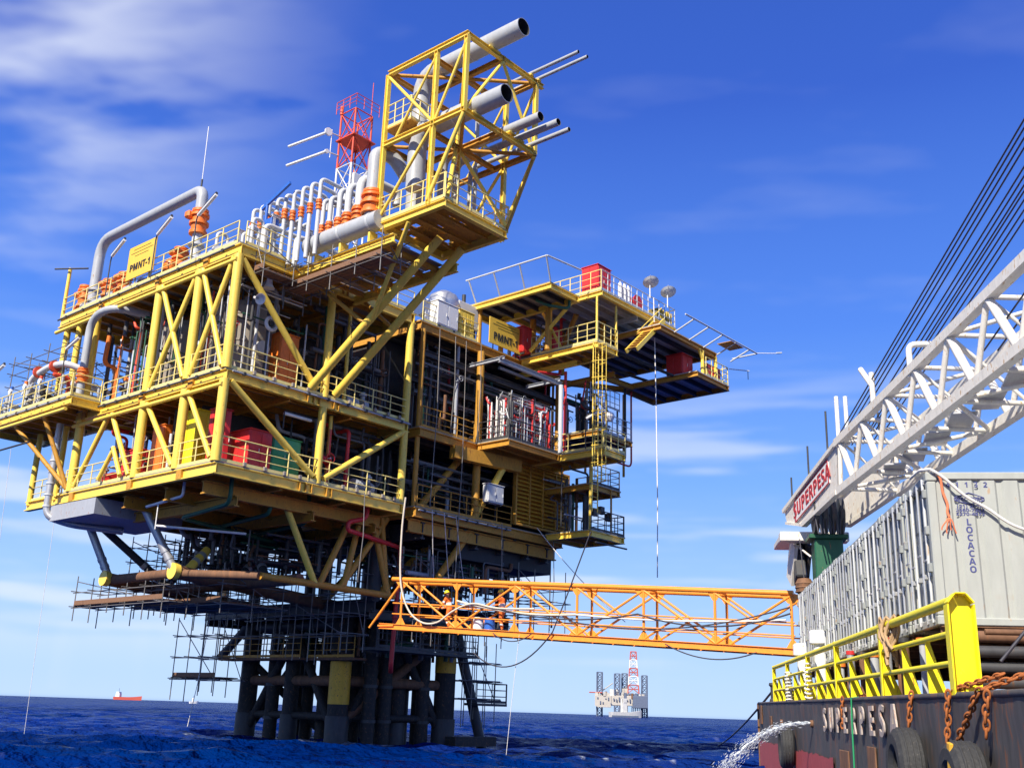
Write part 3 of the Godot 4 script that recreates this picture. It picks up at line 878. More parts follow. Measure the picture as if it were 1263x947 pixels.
	for q in [[29.6, -6.9], [31.2, -6.9]]: bar(t, "post", p(q[0], 22.4, q[1]), p(q[0], 24.0, q[1]), .12, "yellow")
	bar(t, "brace", p(30.2, 22.5, -6.9), p(29.2, 24.0, -6.9), .1, "yellow")
	# net frame around the roof
	for q in [[25.2, -8.4, 34.0, -8.4], [34.0, -8.4, 34.0, -6.6]]: bar(t, "net_frame", p(q[0], 24.75, q[1]), p(q[2], 24.75, q[3]), .05, "pale_grey", 8)
	for i in 5: bar(t, "net_arm", p(26.2 + i * 1.7, 24.2, -7.0), p(26.2 + i * 1.7, 24.75, -8.4), .05, "pale_grey", 8)
	block(t, "net_panel", p(31.6, 24.72, -7.8), Vector3(1.6, .03, 1.0), "dark_yellow")
	for q in [[25.2, 1.5], [27.4, .5], [29.5, -1]]: bar(t, "hanger", p(q[0], 16.6, q[1]), p(q[0], 22.1, q[1]), .08, "dark_yellow")
	pipe(t, "hung_pipe", [p(28.2, 22.0, -2), p(28.2, 17.2, -2), p(26.6, 17.2, -2)], .08, "dark_steel", .4)
	pipe(t, "hung_pipe", [p(28.9, 22.0, -2), p(28.9, 17.0, -2), p(26.2, 17.0, -2)], .06, "red", .4)
	deck(t, 24.4, 28.2, -2.6, 1.5, 18.4, .25, .8, "plate", "dark_steel", "dark_yellow")
	handrail(t, p(24.5, 18.4, -2.55), p(28.1, 18.4, -2.55), "pale_grey", 1.2, .5)
	handrail(t, p(24.5, 20.3, -2.0), p(27.6, 20.3, -2.0), "pale_grey", 1.2, .5)

	t = thing(PF, "net_deck", "yellow-edged deck with a grey outrigger net frame above the name sign", "deck", p(19, 25, -1))
	deck(t, 17.6, 20.4, -4.2, 2.6, 25.3, .34, .9, "plate", "dark_steel", "yellow")
	bar(t, "net_frame", p(16.8, 26.5, 1.6), p(16.8, 26.5, -4.6), .05, "pale_grey", 8)
	bar(t, "net_frame", p(16.8, 26.5, -4.6), p(19.6, 26.5, -4.9), .05, "pale_grey", 8)
	for i in 4: bar(t, "net_arm", p(17.65, 25.3, 1.5 - i * 1.9), p(16.8, 26.5, 1.4 - i * 1.98), .05, "pale_grey", 8)
	for q in [[18, 1.5], [20, 1.5], [20.2, -2.0]]: bar(t, "column", p(q[0], 22.4, q[1]), p(q[0], 25, q[1]), .16, "dark_yellow", 12)
	bar(t, "brace", p(20.2, 25, -3.8), p(20.3, 22.6, -.6), .12, "yellow", 12)
	pipe(t, "green_pipe", [p(19.8, 25.0, -3.9), p(19.8, 24.4, -3.9), p(18.6, 24.4, -3.2), p(18.6, 24.9, -2.4)], .09, "dark_green", .3)

# scaffold of tubes with plank walks
func scaffold(label: String, u0: float, u1: float, v0: float, v1: float, y0: float, y1: float, lifts: Array, su: float, sv: float, seed_: int, planks := true) -> Node3D:
	var t := thing(PF, "scaffold", label, "scaffold", p((u0 + u1) / 2, y0, (v0 + v1) / 2), "tube scaffolds on the platform")
	rng.seed = seed_
	var nu := maxi(1, roundi((u1 - u0) / su))
	var nv := maxi(1, roundi((v1 - v0) / sv))
	for i in nu + 1:
		for j in nv + 1:
			var u := lerpf(u0, u1, float(i) / nu)
			var v := lerpf(v0, v1, float(j) / nv)
			bar(t, "standard", p(u, y0 - rng.randf() * .7, v), p(u, y1 + rng.randf() * .5, v), .028, "scaffold", 6)
	for y in lifts:
		for i in nu + 1:
			var u := lerpf(u0, u1, float(i) / nu)
			bar(t, "ledger", p(u, y, v0 - .3 - rng.randf() * .4), p(u, y, v1 + .3), .026, "scaffold", 6)
		for j in nv + 1:
			var v := lerpf(v0, v1, float(j) / nv)
			bar(t, "transom", p(u0 - .3, y + .06, v), p(u1 + .3 + rng.randf() * .3, y + .06, v), .026, "scaffold", 6)
	bar(t, "diagonal", p(u0, lifts[0], v0), p(u0, y1, v1), .026, "scaffold", 6)
	bar(t, "diagonal", p(u0, y1, v0), p(u1, lifts[0], v0), .026, "scaffold", 6)
	if planks:
		var np := int((u1 - u0) / .26)
		for i in np:
			beam(t, "plank", p(u0 + .14 + i * .26, lifts[0] + .12 + rng.randf() * .02, v0), p(u0 + .14 + i * .26, lifts[0] + .12, v1 + rng.randf() * .3), .23, .05, "plank", true)
		beam(t, "kick_board", p(u0 - .02, lifts[0] + .26, v0), p(u0 - .02, lifts[0] + .26, v1), .03, .24, "plank", true)
	return t

# ---------- tower, pipes and equipment on the platform
func make_tower() -> void:
	var t := thing(PF, "exhaust_tower", "yellow open-frame exhaust tower cantilevered over the sea", "tower", p(5.4, 22, -8))
	var u0 := 3.2; var u1 := 8.0; var vi := -5.8; var vo := -10.85; var vp := -9.95
	var fl := part(t, "floor")
	rng.seed = 19
	for i in 12:
		for k in 12:
			if rng.randf() < .17 and i > 0 and i < 11: continue
			block(fl, "grating_panel", p(lerpf(u0, 7.4, (i + .5) / 12), 22.82, lerpf(vp, vi, (k + .5) / 12)), Vector3(.34, .05, .335), "dark_yellow")
	var gy := 22.62
	for v in [vp + .12, vi - .12]: beam(t, "girder", p(u0 + .24, gy, v), p(7.16, gy, v), .24, .34, "yellow")
	for u in [u0 + .12, 7.28]: beam(t, "girder", p(u, gy, vp), p(u, gy, vi), .24, .34, "yellow")
	for i in 3: beam(t, "joist", p(u0 + .25, 22.68, lerpf(vp, vi, (i + 1) / 4.0)), p(7.15, 22.68, lerpf(vp, vi, (i + 1) / 4.0)), .1, .14, "dark_yellow")
	handrail(t, p(u0 + .04, 22.85, vp), p(u0 + .04, 22.85, vi), "yellow", 1.2, .7)
	handrail(t, p(u0, 22.85, vp + .04), p(7.36, 22.85, vp + .04), "yellow", 1.2, .8)
	handrail(t, p(7.36, 22.85, vp), p(7.36, 22.85, vi), "yellow", 1.2, .8)
	# posts
	for q in [[u0, vi], [u1, vi], [u0, -9.0], [u1, -9.0]]: beam(t, "post", p(q[0], 22.8, q[1]), p(q[0], 30.5, q[1]), .2, .2, "yellow")
	for u in [u0, u1]: beam(t, "post", p(u, 26.7, vo), p(u, 30.5, vo), .2, .2, "yellow")
	# rings
	for y in [26.75, 30.55]:
		for u in [u0, u1, 5.6]: beam(t, "ring_beam", p(u, y, vi), p(u, y, vo - .1), .2, .24, "yellow" if u < 4 else "dark_yellow")
		for v in [vi, -8.4, vo]: beam(t, "ring_beam", p(u0 + .1, y - .01, v), p(u1 + (.5 if y > 30 and v == vo else -.1), y - .01, v), .2, .22, "dark_yellow" if v > vo else "yellow")
		bar(t, "plan_brace", p(u0, y - .05, vi), p(5.6, y - .05, -8.4), .09, "dark_yellow")
		bar(t, "plan_brace", p(5.6, y - .05, -8.4), p(u1, y - .05, vo), .09, "dark_yellow")
		bar(t, "plan_brace", p(u1, y - .05, vi), p(5.6, y - .05, -8.4), .09, "dark_yellow")
		bar(t, "plan_brace", p(5.6, y - .05, -8.4), p(u0, y - .05, vo), .09, "dark_yellow")
	# face braces
	for u in [u0, u1]:
		bar(t, "brace", p(u, 30.4, vi), p(u, 26.9, -8.9), .08, "yellow")
		bar(t, "brace", p(u, 26.9, -9.1), p(u, 30.3, vo), .07, "yellow")
		bar(t, "brace", p(u, 26.9, -6.6), p(u, 30.3, -9.0), .06, "yellow")
		bar(t, "brace", p(u, 26.6, -8.9), p(u, 23.0, vi), .08, "yellow")
		bar(t, "brace", p(u, 26.6, vo), p(u, 23.0, -8.9), .1, "yellow")
	bar(t, "brace", p(u0, 26.7, vo), p(5.6, 30.4, vo), .08, "yellow")
	bar(t, "brace", p(u1, 26.7, vo), p(5.6, 30.4, vo), .08, "yellow")
	bar(t, "brace", p(5.3, 26.6, -8.4), p(3.4, 23.0, vp), .1, "yellow")
	bar(t, "brace", p(5.6, 26.6, -8.4), p(7.2, 23.0, vp), .1, "yellow")
	bar(t, "brace", p(u1, 26.6, vo), p(7.3, 22.9, vp), .07, "dark_yellow")
	# upper service landing and ladder
	block(t, "landing_plate", p(4.1, 27.6, -6.6), Vector3(1.7, .08, 1.7), "dark_yellow")
	handrail(t, p(3.28, 27.64, -7.4), p(3.28, 27.64, -5.8), "yellow", 1.2, .5)
	handrail(t, p(3.3, 27.64, -7.4), p(4.9, 27.64, -7.4), "yellow", 1.2, .5)
	for x in [5.0, 5.4]: bar(t, "ladder_stringer", p(x, 22.9, -8.6), p(x, 27.6, -8.6), .03, "yellow", 6)
	for i in 14: bar(t, "ladder_rung", p(5.0, 23.1 + i * .32, -8.6), p(5.4, 23.1 + i * .32, -8.6), .018, "yellow", 6)
	# long raking struts down to the middle deck
	bar(t, "raking_strut", p(4.8, 16.5, .0), p(5.5, 22.5, -7.5), .2, "yellow", 16)
	bar(t, "raking_strut", p(6.3, 16.5, .0), p(7.0, 22.5, -7.5), .2, "yellow", 16)
	bar(t, "raking_strut", p(5.15, 19.2, -3.6), p(3.35, 22.4, -7.7), .11, "yellow", 12)
	bar(t, "raking_strut", p(5.1, 19.0, -3.4), p(4.0, 21.6, -.4), .1, "dark_yellow", 12)
	bar(t, "raking_strut", p(6.6, 19.2, -3.6), p(7.4, 21.6, -.4), .1, "dark_yellow", 12)
	# bridge from the module's top deck
	for u in [3.2, 7.2]: beam(t, "bridge_beam", p(u, 21.75, .2), p(u, 21.75, -7.0), .24, .42, "yellow")
	for i in 6: beam(t, "bridge_joist", p(3.3, 21.85, -.6 - i * 1.05), p(7.1, 21.85, -.6 - i * 1.05), .14, .26, "dark_yellow")
	for i in 10: block(t, "grating_panel", p(5.2, 22.02, -.35 - i * .62), Vector3(3.7, .04, .54), "plate")
	for q in [[3.6, -1.4], [3.4, -3.4], [3.4, -5.4]]: cblock(t, "pipe_saddle", p(q[0] - .1, 22.2, q[1]), Vector3(.5, .6, .14), "yellow", .02)

	# outlet pipes: u, y, end v, radius, path start
	var outs := [
		["large grey exhaust pipe riding on the tower's topmost ring", 4.9, 31.08, -12.65, .42, [p(4.9, 23.6, -6.3)], "exhaust_pipe"],
		["large grey exhaust pipe with cut end resting on the tower's middle ring", 4.0, 27.26, -12.6, .42, [p(4.0, 24.4, -7.2)], "exhaust_pipe"],
		["medium grey vent pipe next to the large exhaust on the middle ring", 6.3, 27.25, -12.6, .23, [p(6.3, 24.6, -6.6)], "vent_pipe"],
		["slim grey vent pipe second outermost of three on the middle ring", 6.95, 27.1, -13.1, .17, [p(6.95, 24.9, -6.9)], "vent_pipe"],
		["thin grey vent pipe outermost on the tower's middle ring", 7.6, 27.0, -13.2, .11, [p(7.6, 24.5, -7.2)], "vent_pipe"],
		["thin grey vent pipe, inner of a pair at the tower's topmost corner", 7.55, 30.8, -13.7, .085, [p(7.55, 23.2, -7.6)], "vent_pipe"],
		["thin grey vent pipe, outer of a pair at the tower's topmost corner", 8.1, 30.8, -13.8, .085, [p(8.12, 25.0, -7.0)], "vent_pipe"]]
	for o in outs:
		var e: Vector3 = o[5][0]
		t = thing(PF, o[6], o[0], "pipe", e, "outlet pipes on the exhaust tower")
		var r: float = o[4]
		var a := p(o[1], o[2], -e.z)
		var z := p(o[1], o[2], o[3])
		var dz := r * 3.0
		pipe(t, "pipe_run", [e, p(o[1], o[2], -e.z), z + Vector3(0, 0, -dz)], r, "grey", r * 2.6, 20)
		# open mouth: a dark liner set in the cut end, ring around it
		var d := (z - a).normalized()
		var fb := along(z, z + d, 1, 1).basis
		put(t, "open_end", lathe([Vector2(r, -dz), Vector2(r, 0), Vector2(r * .93, 0)], 28), M["grey"], Transform3D(fb, z))
		put(t, "black_bore", lathe([Vector2(r * .93, 0), Vector2(r * .93, -dz + .02), Vector2(0, -dz + .02)], 28), M["soot"], Transform3D(fb, z))
		cblock(t, "saddle", p(o[1], o[2] - r - .03, -10.85), Vector3(r * 1.6 + .1, .1, .3), "yellow", .02)
		for w in [-7.6, -9.6]:
			if -e.z > w: flange(t, "joint", p(o[1], o[2], w), d, r * 1.05, "pale_grey", .05)

func collar_profile(r: float, h: float) -> ArrayMesh:
	var k := "col%.3f_%.3f" % [r, h]
	if not cache.has(k):
		cache[k] = lathe([Vector2(0, 0), Vector2(r * 1.5, 0), Vector2(r * 1.5, h * .12), Vector2(r * 1.2, h * .12), Vector2(r * 1.3, h * .3), Vector2(r * 1.3, h * .38), Vector2(r * 1.65, h * .38), Vector2(r * 1.65, h * .48), Vector2(r * 1.25, h * .48), Vector2(r * 1.25, h * .72), Vector2(r * 1.6, h * .72), Vector2(r * 1.6, h * .82), Vector2(r * 1.15, h * .86), Vector2(r * 1.4, h * .9), Vector2(r * 1.4, h), Vector2(0, h)], 18)
	return cache[k]

func gooseneck(label: String, base: Vector3, r: float, h: float, cy: float, ch: float, reach: Vector3, group: String) -> void:
	var t := thing(PF, "gooseneck_pipe", label, "pipe", base, group)
	var top := base + Vector3.UP * h
	pipe(t, "pipe_run", [base, top, top + reach, top + reach + Vector3.DOWN * .7], r, "pale_grey", r * 3.2, 12)
	put(t, "collar", collar_profile(r, ch), M["orange"], Transform3D(Basis(), base + Vector3.UP * cy))
	flange(t, "flange", base + Vector3.UP * (cy + ch + .05), Vector3.UP, r * 1.35, "pale_grey", .06)

func ordinal(i: int) -> String: return ["nearest to", "second from", "third from", "fourth from", "fifth from", "sixth from", "seventh from", "eighth from", "ninth from"][i]

func make_top_pipes() -> void:
	# header with its row of goosenecks
	var t := thing(PF, "header_pipe", "fat grey header pipe lying on the bridge to the exhaust tower", "pipe", p(3.2, 22.4, -3.5))
	bar(t, "shell", p(3.2, 22.95, -1.0), p(3.2, 22.95, -6.0), .46, "grey", 24)
	bar(t, "end_cap", p(3.2, 22.95, -.82), p(3.2, 22.95, -1.0), .38, "grey", 24)
	for v in [-1.4, -3.4, -5.4]: bar(t, "strap", p(3.2, 22.95, v), p(3.2, 22.95, v - .12), .475, "pale_grey", 24)
	var fr := [[-1.78, .11, 1.95], [-2.31, .12, 1.95], [-2.96, .13, 2.15], [-3.6, .17, 2.2], [-4.4, .22, 2.35]]
	for i in 5:
		var q = fr[i]
		gooseneck("grey gooseneck rising from the fat header pipe, %s the thick orange collar" % ordinal(4 - i), p(3.2, 23.32, q[0]), q[1], q[2], .05, .3 + q[1] * 1.6, Vector3(1.6 + i * .15, 0, .1), "goosenecks on the fat header")
	t = thing(PF, "exhaust_riser", "thick grey riser with the largest orange collar beside the tower's corner post", "pipe", p(3.2, 23.3, -5.3))
	pipe(t, "pipe_run", [p(3.2, 23.3, -5.3), p(3.2, 26.6, -5.3), p(4.0, 26.6, -5.6), p(4.6, 25.6, -6.0)], .33, "grey", .9, 18)
	put(t, "collar", collar_profile(.33, 1.15), M["orange"], Transform3D(Basis(), p(3.2, 23.4, -5.3)))
	# the long back row
	for i in 9:
		var v := 3.1 - i * .66
		gooseneck("small gooseneck in the long back row, %s the lattice mast" % ordinal(8 - i), p(2.6, 22.35 if v > 0 else 22.05, v), .1, 3.65 if v > 0 else 3.95, 2.3, .5, Vector3(1.5, -.02, 0), "goosenecks in the back row")
	t = thing(PF, "pipe_support", "grey pipe rack frame behind the handrail at the sunlit corner", "frame", p(2, 22.4, 1))
	for v in [.6, 3.4]:
		for u in [2.1, 4.4]: beam(t, "leg", p(u, 22.35, v), p(u, 24.6, v), .14, .14, "pale_grey")
		beam(t, "cross_bar", p(2.0, 24.65, v), p(4.5, 24.65, v), .16, .16, "pale_grey")
	for k in 3: bar(t, "line", p(2.9 + k * .5, 24.82, .3), p(2.9 + k * .5, 24.82, 3.8), .09, "pale_grey")
	pipe(t, "line", [p(1.6, 22.4, .5), p(1.6, 24.0, .5), p(4.4, 24.0, .5), p(4.4, 22.4, .5)], .12, "pale_grey", .4, 12)
	pipe(t, "line", [p(2.9, 22.0, -.3), p(2.9, 23.6, -.3), p(5.5, 23.6, -.3)], .14, "pale_grey", .4, 12)
	for q in [[1.3, 1.1], [1.7, 2.0], [2.0, 2.9], [1.2, 3.9]]:
		pipe(t, "stand_pipe", [p(q[0], 22.35, q[1]), p(q[0], 24.4, q[1]), p(q[0] + .6, 24.4, q[1]), p(q[0] + .6, 23, q[1])], .09, "pale_grey", .3)

	# arch pipe and the green-grey line on the sunlit edge
	t = thing(PF, "arch_pipe", "great grey arch pipe spanning the sunlit top edge over the name sign", "pipe", p(.9, 22.5, 10))
	pipe(t, "pipe_run", [p(.9, 23.2, 15.3), p(.9, 26.95, 15.3), p(.9, 27.05, 5.25), p(.9, 25.9, 5.25)], .29, "grey", 1.1, 20)
	put(t, "collar", collar_profile(.3, 1.35), M["orange"], Transform3D(Basis(), p(.9, 24.5, 5.25)))
	bar(t, "lower_neck", p(.9, 23.2, 5.25), p(.9, 24.6, 5.25), .26, "pale_grey", 16)
	cblock(t, "actuator", p(.5, 25.5, 5.5), Vector3(.5, .4, .4), "orange", .08)
	for z in [15.3, 5.25]: flange(t, "flange", p(.9, 23.9, z), Vector3.UP, .42, "pale_grey", .1)
	t = thing(PF, "edge_line", "grey-green pipe line along the sunlit top edge with orange valves", "pipe", p(.9, 22.5, 9))
	bar(t, "line", p(.9, 23.0, 16.2), p(.9, 23.0, 1.6), .24, "pontoon", 16)
	for v in [16.0, 13.2, 10.0, 7.6, 3.2]: flange(t, "flange", p(.9, 23.0, v), Vector3.FORWARD, .34, "pale_grey", .12)
	for v in [14.5, 11.2, 8.8, 4.4, 2.4]: beam(t, "support", p(.9, 22.35, v), p(.9, 22.8, v), .2, .2, "yellow")
	var labs := ["at the far corner post", "beside the arch pipe's rising leg", "beside the name sign's far edge", "next to the tall orange collar"]
	var vs := [16.3, 13.6, 12.0, 6.6]
	for i in 4:
		t = thing(PF, "orange_valve", "orange flanged valve %s, sunlit top edge" % labs[i], "valve", p(.9, 23.1, vs[i]), "orange valves on the sunlit edge")
		put(t, "body", collar_profile(.26, 1.3 if i == 0 else 1.0), M["orange"], Transform3D(Basis(), p(.9, 23.1, vs[i])))
		cblock(t, "actuator", p(.6, 23.8, vs[i] + .1), Vector3(.45, .32, .5), "orange", .08)
		if i != 1:
			put(t, "side_body", collar_profile(.22, .7), M["orange"], Transform3D(Basis(Vector3.RIGHT, PI / 2), p(.9, 23.0, vs[i] + .5)))
	t = thing(PF, "round_valve", "round orange ball valve on the edge line behind the sunlit handrail", "valve", p(.7, 22.7, 6.0))
	put(t, "body", lathe([Vector2(0, -.42), Vector2(.24, -.36), Vector2(.38, -.2), Vector2(.42, 0), Vector2(.38, .2), Vector2(.24, .36), Vector2(0, .42)], 18), M["orange"], Transform3D(Basis(), p(.7, 23.1, 7.0)))
	flange(t, "flange", p(.7, 23.1, 6.5), Vector3.FORWARD, .3, "orange", .1)

	t = thing(PF, "whip_antenna", "white whip antenna standing on the arch pipe's bend", "antenna", p(.9, 27.2, 5.5))
	bar(t, "base", p(.9, 27.3, 5.5), p(.9, 27.7, 5.5), .05, "dark_steel", 8)
	bar(t, "whip", p(.9, 27.7, 5.5), p(.9, 30.8, 5.55), .022, "white", 6)

	# lattice mast, white below and red above
	t = thing(PF, "lattice_mast", "red and white lattice mast behind the row of goosenecks", "mast", p(6.4, 22.4, .2))
	var c := [Vector2(5.8, .8), Vector2(5.8, -.35), Vector2(6.95, -.35), Vector2(6.95, .8)]
	for k in 6:
		var y0 := 22.4 + k * 1.62
		var y1 := y0 + 1.62
		var mt := "white" if k < 4 else "tower_red"
		for i in 4:
			var a: Vector2 = c[i]
			var b: Vector2 = c[(i + 1) % 4]
			bar(t, "leg", p(a.x, y0, a.y), p(a.x, y1, a.y), .055, mt, 8)
			bar(t, "tie", p(a.x, y1, a.y), p(b.x, y1, b.y), .035, mt, 6)
			bar(t, "lacing", p(a.x, y0, a.y), p(b.x, y1, b.y), .03, mt, 6)
			bar(t, "lacing", p(b.x, y0, b.y), p(a.x, y1, a.y), .03, mt, 6)
	block(t, "platform_plate", p(6.4, 30.5, .2), Vector3(1.5, .06, 1.5), "tower_red")
	handrail(t, p(5.6, 32.1, -.6), p(5.6, 32.1, 1.0), "tower_red", .7, .5, .02, false)
	handrail(t, p(5.6, 32.1, -.6), p(7.2, 32.1, -.6), "tower_red", .7, .5, .02, false)
	bar(t, "spike", p(6.9, 32.1, -.3), p(6.9, 34.2, -.3), .02, "tower_red", 6)
	bar(t, "lamp", p(5.8, 32.1, .8), p(5.8, 32.6, .8), .1, "tower_red", 10)
	cblock(t, "equipment_box", p(6.3, 28.0, -.3), Vector3(.8, .7, .4), "white", .03)
	for i in 2:
		var y := 30.8 if i == 0 else 29.65
		t = thing(PF, "rod_antenna", "long white rod antenna on the lattice mast, %s of the pair" % ["upper", "lower"][i], "antenna", p(5.4, y, .9), "rod antennas on the mast")
		bar(t, "rod", p(5.1, y, .9), p(4.7, y - .08, 3.7), .07, "white", 10)
		bar(t, "bracket", p(5.1, y, .9), p(5.8, y, .78), .04, "pale_grey", 6)
		bar(t, "reflector", p(5.1, y, .84), p(5.11, y, .94), .22 if i == 0 else .12, "white", 14)
		bar(t, "stay", p(5.3, y - .3, .85), p(5.3, y + .9 * i + .2, .85), .025, "white", 6)

func sign_board(label: String, a: Vector3, along_v: Vector3, w: float, h: float, out: Vector3) -> void:
	var t := thing(PF, "name_sign", label, "sign", a, "platform name signs")
	var bz := out.normalized()
	var bx := along_v.normalized()
	var bs := Basis(bx, Vector3.UP, bz)
	put(t, "board", cbox_mesh(Vector3(w, h, .06), .01), M["sign_yellow"], Transform3D(bs, a + bx * w / 2 + Vector3.UP * h / 2))
	var tm := TextMesh.new()
	tm.text = "PMNT-1"
	var sf := SystemFont.new()
	sf.font_names = PackedStringArray(["Droid Sans"])
	sf.font_weight = 700
	tm.font = sf
	tm.font_size = 64
	tm.pixel_size = w / 64.0 / 4.8
	tm.depth = .02
	put(t, "lettering", tm, M["print_black"], Transform3D(bs, a + bx * w / 2 + Vector3.UP * h * .33 + bz * .045))
	for k in 3:
		var o := put(t, "small_print", cbox_mesh(Vector3(w * [.62, .8, .5][k], .035, .012), .004), M["olive"], Transform3D(bs, a + bx * w * .5 + Vector3.UP * h * (.88 - k * .1) + bz * .036))
	for k in 2: bar(t, "stay", a + bx * w * (.15 + .7 * k) - Vector3.UP * .3 - bz * .06, a + bx * w * (.15 + .7 * k) + Vector3.UP * h - bz * .06, .035, "dark_steel", 6)

func lamp(label: String, foot: Vector3, h: float, arm: Vector3, dir: Vector3) -> void:
	var t := thing(PF, "tube_lamp", label, "lamp", foot, "tube lamps on the platform")
	var top := foot + Vector3.UP * h
	pipe(t, "pole", [foot, top, top + arm], .035, "dark_steel", .25, 8)
	var c := top + arm
	var o := part(t, "fixture")
	bar(o, "housing", c, c + dir, .07, "dark_steel", 8)
	bar(o, "diffuser", c - Vector3.UP * .09, c + dir - Vector3.UP * .09, .085, "white", 10)

func cabinet(called: String, label: String, c: Vector3, s: Vector3, mat: String, group := "", doors := 2) -> void:
	var t := thing(PF, called, label, "cabinet", c, group)
	cblock(t, "body", c + Vector3.UP * (s.y / 2 + .1), s, mat, .03)
	for i in 2: cblock(t, "skid", c + Vector3(s.x * (.35 if i else -.35), .05, 0), Vector3(.12, .1, s.z), "dark_steel", .01)
	for i in doors:
		var x := s.x * ((i + .5) / doors - .5)
		cblock(t, "door", c + Vector3(x, s.y / 2 + .1, s.z / 2 + .015), Vector3(s.x / doors - .06, s.y - .16, .03), mat, .01)
		cblock(t, "handle", c + Vector3(x + s.x / doors * .35, s.y / 2 + .1, s.z / 2 + .05), Vector3(.03, .2, .04), "pale_grey", .008)
	for i in 2: cblock(t, "side_door", c + Vector3(-s.x / 2 - .015, s.y / 2 + .1, s.z * (.25 if i else -.25)), Vector3(.03, s.y - .16, s.z / 2 - .06), mat, .01)
	cblock(t, "roof", c + Vector3.UP * (s.y + .13), Vector3(s.x + .1, .06, s.z + .1), mat, .02)

func tank(called: String, label: String, c: Vector3, r: float, h: float, mat: String) -> void:
	var t := thing(PF, called, label, "tank", c)
	put(t, "shell", lathe([Vector2(0, .3), Vector2(r * .8, .34), Vector2(r, .6), Vector2(r, h - .5), Vector2(r * .92, h - .2), Vector2(r * .6, h), Vector2(0, h + .1)], 32), M[mat], Transform3D(Basis(), c))
	for y in [.9, h * .5, h * .8]: bar(t, "hoop", c + Vector3.UP * y, c + Vector3.UP * (y + .09), r + .03, mat, 32)
	for i in 4: bar(t, "leg", c + Vector3(cos(i * PI / 2 + .7) * r * .8, 0, sin(i * PI / 2 + .7) * r * .8), c + Vector3(cos(i * PI / 2 + .7) * r * .8, .7, sin(i * PI / 2 + .7) * r * .8), .1, "dark_steel", 8)
	bar(t, "manhole", c + Vector3(0, h * .45, r - .1), c + Vector3(0, h * .45, r + .25), .35, "pale_grey", 18)
	bar(t, "nozzle", c + Vector3(0, h, 0), c + Vector3(0, h + .5, 0), .14, "grey", 12)
	pipe(t, "feed", [c + Vector3(-r * .4, h - .3, r * .9), c + Vector3(-r * .4, h - .3, r + .4), c + Vector3(-r * .4, .2, r + .4)], .08, "pale_grey", .25)

func pump(label: String, c: Vector3, mat: String, turn := 0.0) -> void:
	var t := thing(PF, "pump_skid", label, "pump", c, "pump skids on the lower decks")
	var bs := Basis(Vector3.UP, turn)
	var q := func(x, y, z): return c + bs * Vector3(x, y, z)
	put(t, "base", cbox_mesh(Vector3(1.7, .14, .7), .02), M["dark_steel"], Transform3D(bs, q.call(0, .07, 0)))
	bar(t, "motor", q.call(-.75, .5, 0), q.call(.05, .5, 0), .3, mat, 16)
	for i in 6: bar(t, "fin", q.call(-.7 + i * .13, .5, 0), q.call(-.66 + i * .13, .5, 0), .34, mat, 16)
	bar(t, "shaft_guard", q.call(.05, .45, 0), q.call(.35, .45, 0), .12, "safety_yellow", 10)
	bar(t, "casing", q.call(.35, .5, 0), q.call(.65, .5, 0), .36, "grey", 16)
	bar(t, "outlet", q.call(.5, .5, 0), q.call(.5, 1.25, 0), .12, "grey", 12)
	flange(t, "flange", q.call(.5, 1.1, 0), Vector3.UP, .2, "pale_grey")

func valve(t: Node3D, c: Vector3, axis: Vector3, r: float, mat: String) -> void:
	var o := part(t, "valve")
	bar(o, "body", c - axis * r * 1.3, c + axis * r * 1.3, r * 1.15, mat, 10)
	for s in [-1, 1]: flange(o, "flange", c + axis * r * 1.5 * s, axis, r * 1.7, mat, r * .4)
	var out := Vector3(0, 0, 1) if absf(axis.z) < .5 else Vector3(-1, 0, 0)
	bar(o, "stem", c, c + out * r * 3.2, r * .25, "pale_grey", 6)
	put(o, "handwheel", torus(r * 1.5, r * .18), M[mat], Transform3D(along(c, c + out, 1, 1).basis, c + out * r * 3.2))

# a bank of pipes filling a bay: uprights, runs, valves, lamps of many sizes
func pipe_bank(label: String, u0: float, u1: float, v0: float, v1: float, y0: float, y1: float, n: int, seed_: int, mats: Array, rmin := .04, rmax := .13) -> void:
	var t := thing(PF, "pipe_bank", label, "pipework", p((u0 + u1) / 2, y0, (v0 + v1) / 2), "banks of pipework in the bays")
	rng.seed = seed_
	for i in n:
		var r := rmin + (rmax - rmin) * pow(rng.randf(), 1.8)
		var mat: String = mats[rng.randi() % mats.size()]
		var v := rng.randf_range(v0, v1)
		var kind := rng.randf()
		if kind < .38:
			var u := rng.randf_range(u0, u1)
			var a := rng.randf_range(y0, y0 + (y1 - y0) * .3)
			var b := rng.randf_range(y0 + (y1 - y0) * .55, y1)
			bar(t, "upright", p(u, y0, v), p(u, b, v), r, mat, 8)
			if rng.randf() < .5: valve(t, p(u, lerpf(a, b, .5), v), Vector3.UP, r, mat)
		elif kind < .72:
			var y := rng.randf_range(y0 + .2, y1 - .1)
			var a := rng.randf_range(u0, lerpf(u0, u1, .4))
			var b := rng.randf_range(lerpf(u0, u1, .55), u1)
			bar(t, "run", p(a, y, v), p(b, y, v), r, mat, 8)
			if rng.randf() < .4: valve(t, p(lerpf(a, b, rng.randf_range(.2, .8)), y, v), Vector3.RIGHT, r, mat)
		else:
			var y := rng.randf_range(y0 + .4, y1 - .1)
			var a := rng.randf_range(u0, u1)
			var b := clampf(a + rng.randf_range(-2.2, 2.2), u0, u1)
			pipe(t, "bent_line", [p(a, y0, v), p(a, y, v), p(b, y, v), p(b, lerpf(y, y1, rng.randf()) + .05, clampf(v + rng.randf_range(-.4, .4), v0, v1))], r, mat, r * 3.5, 8)

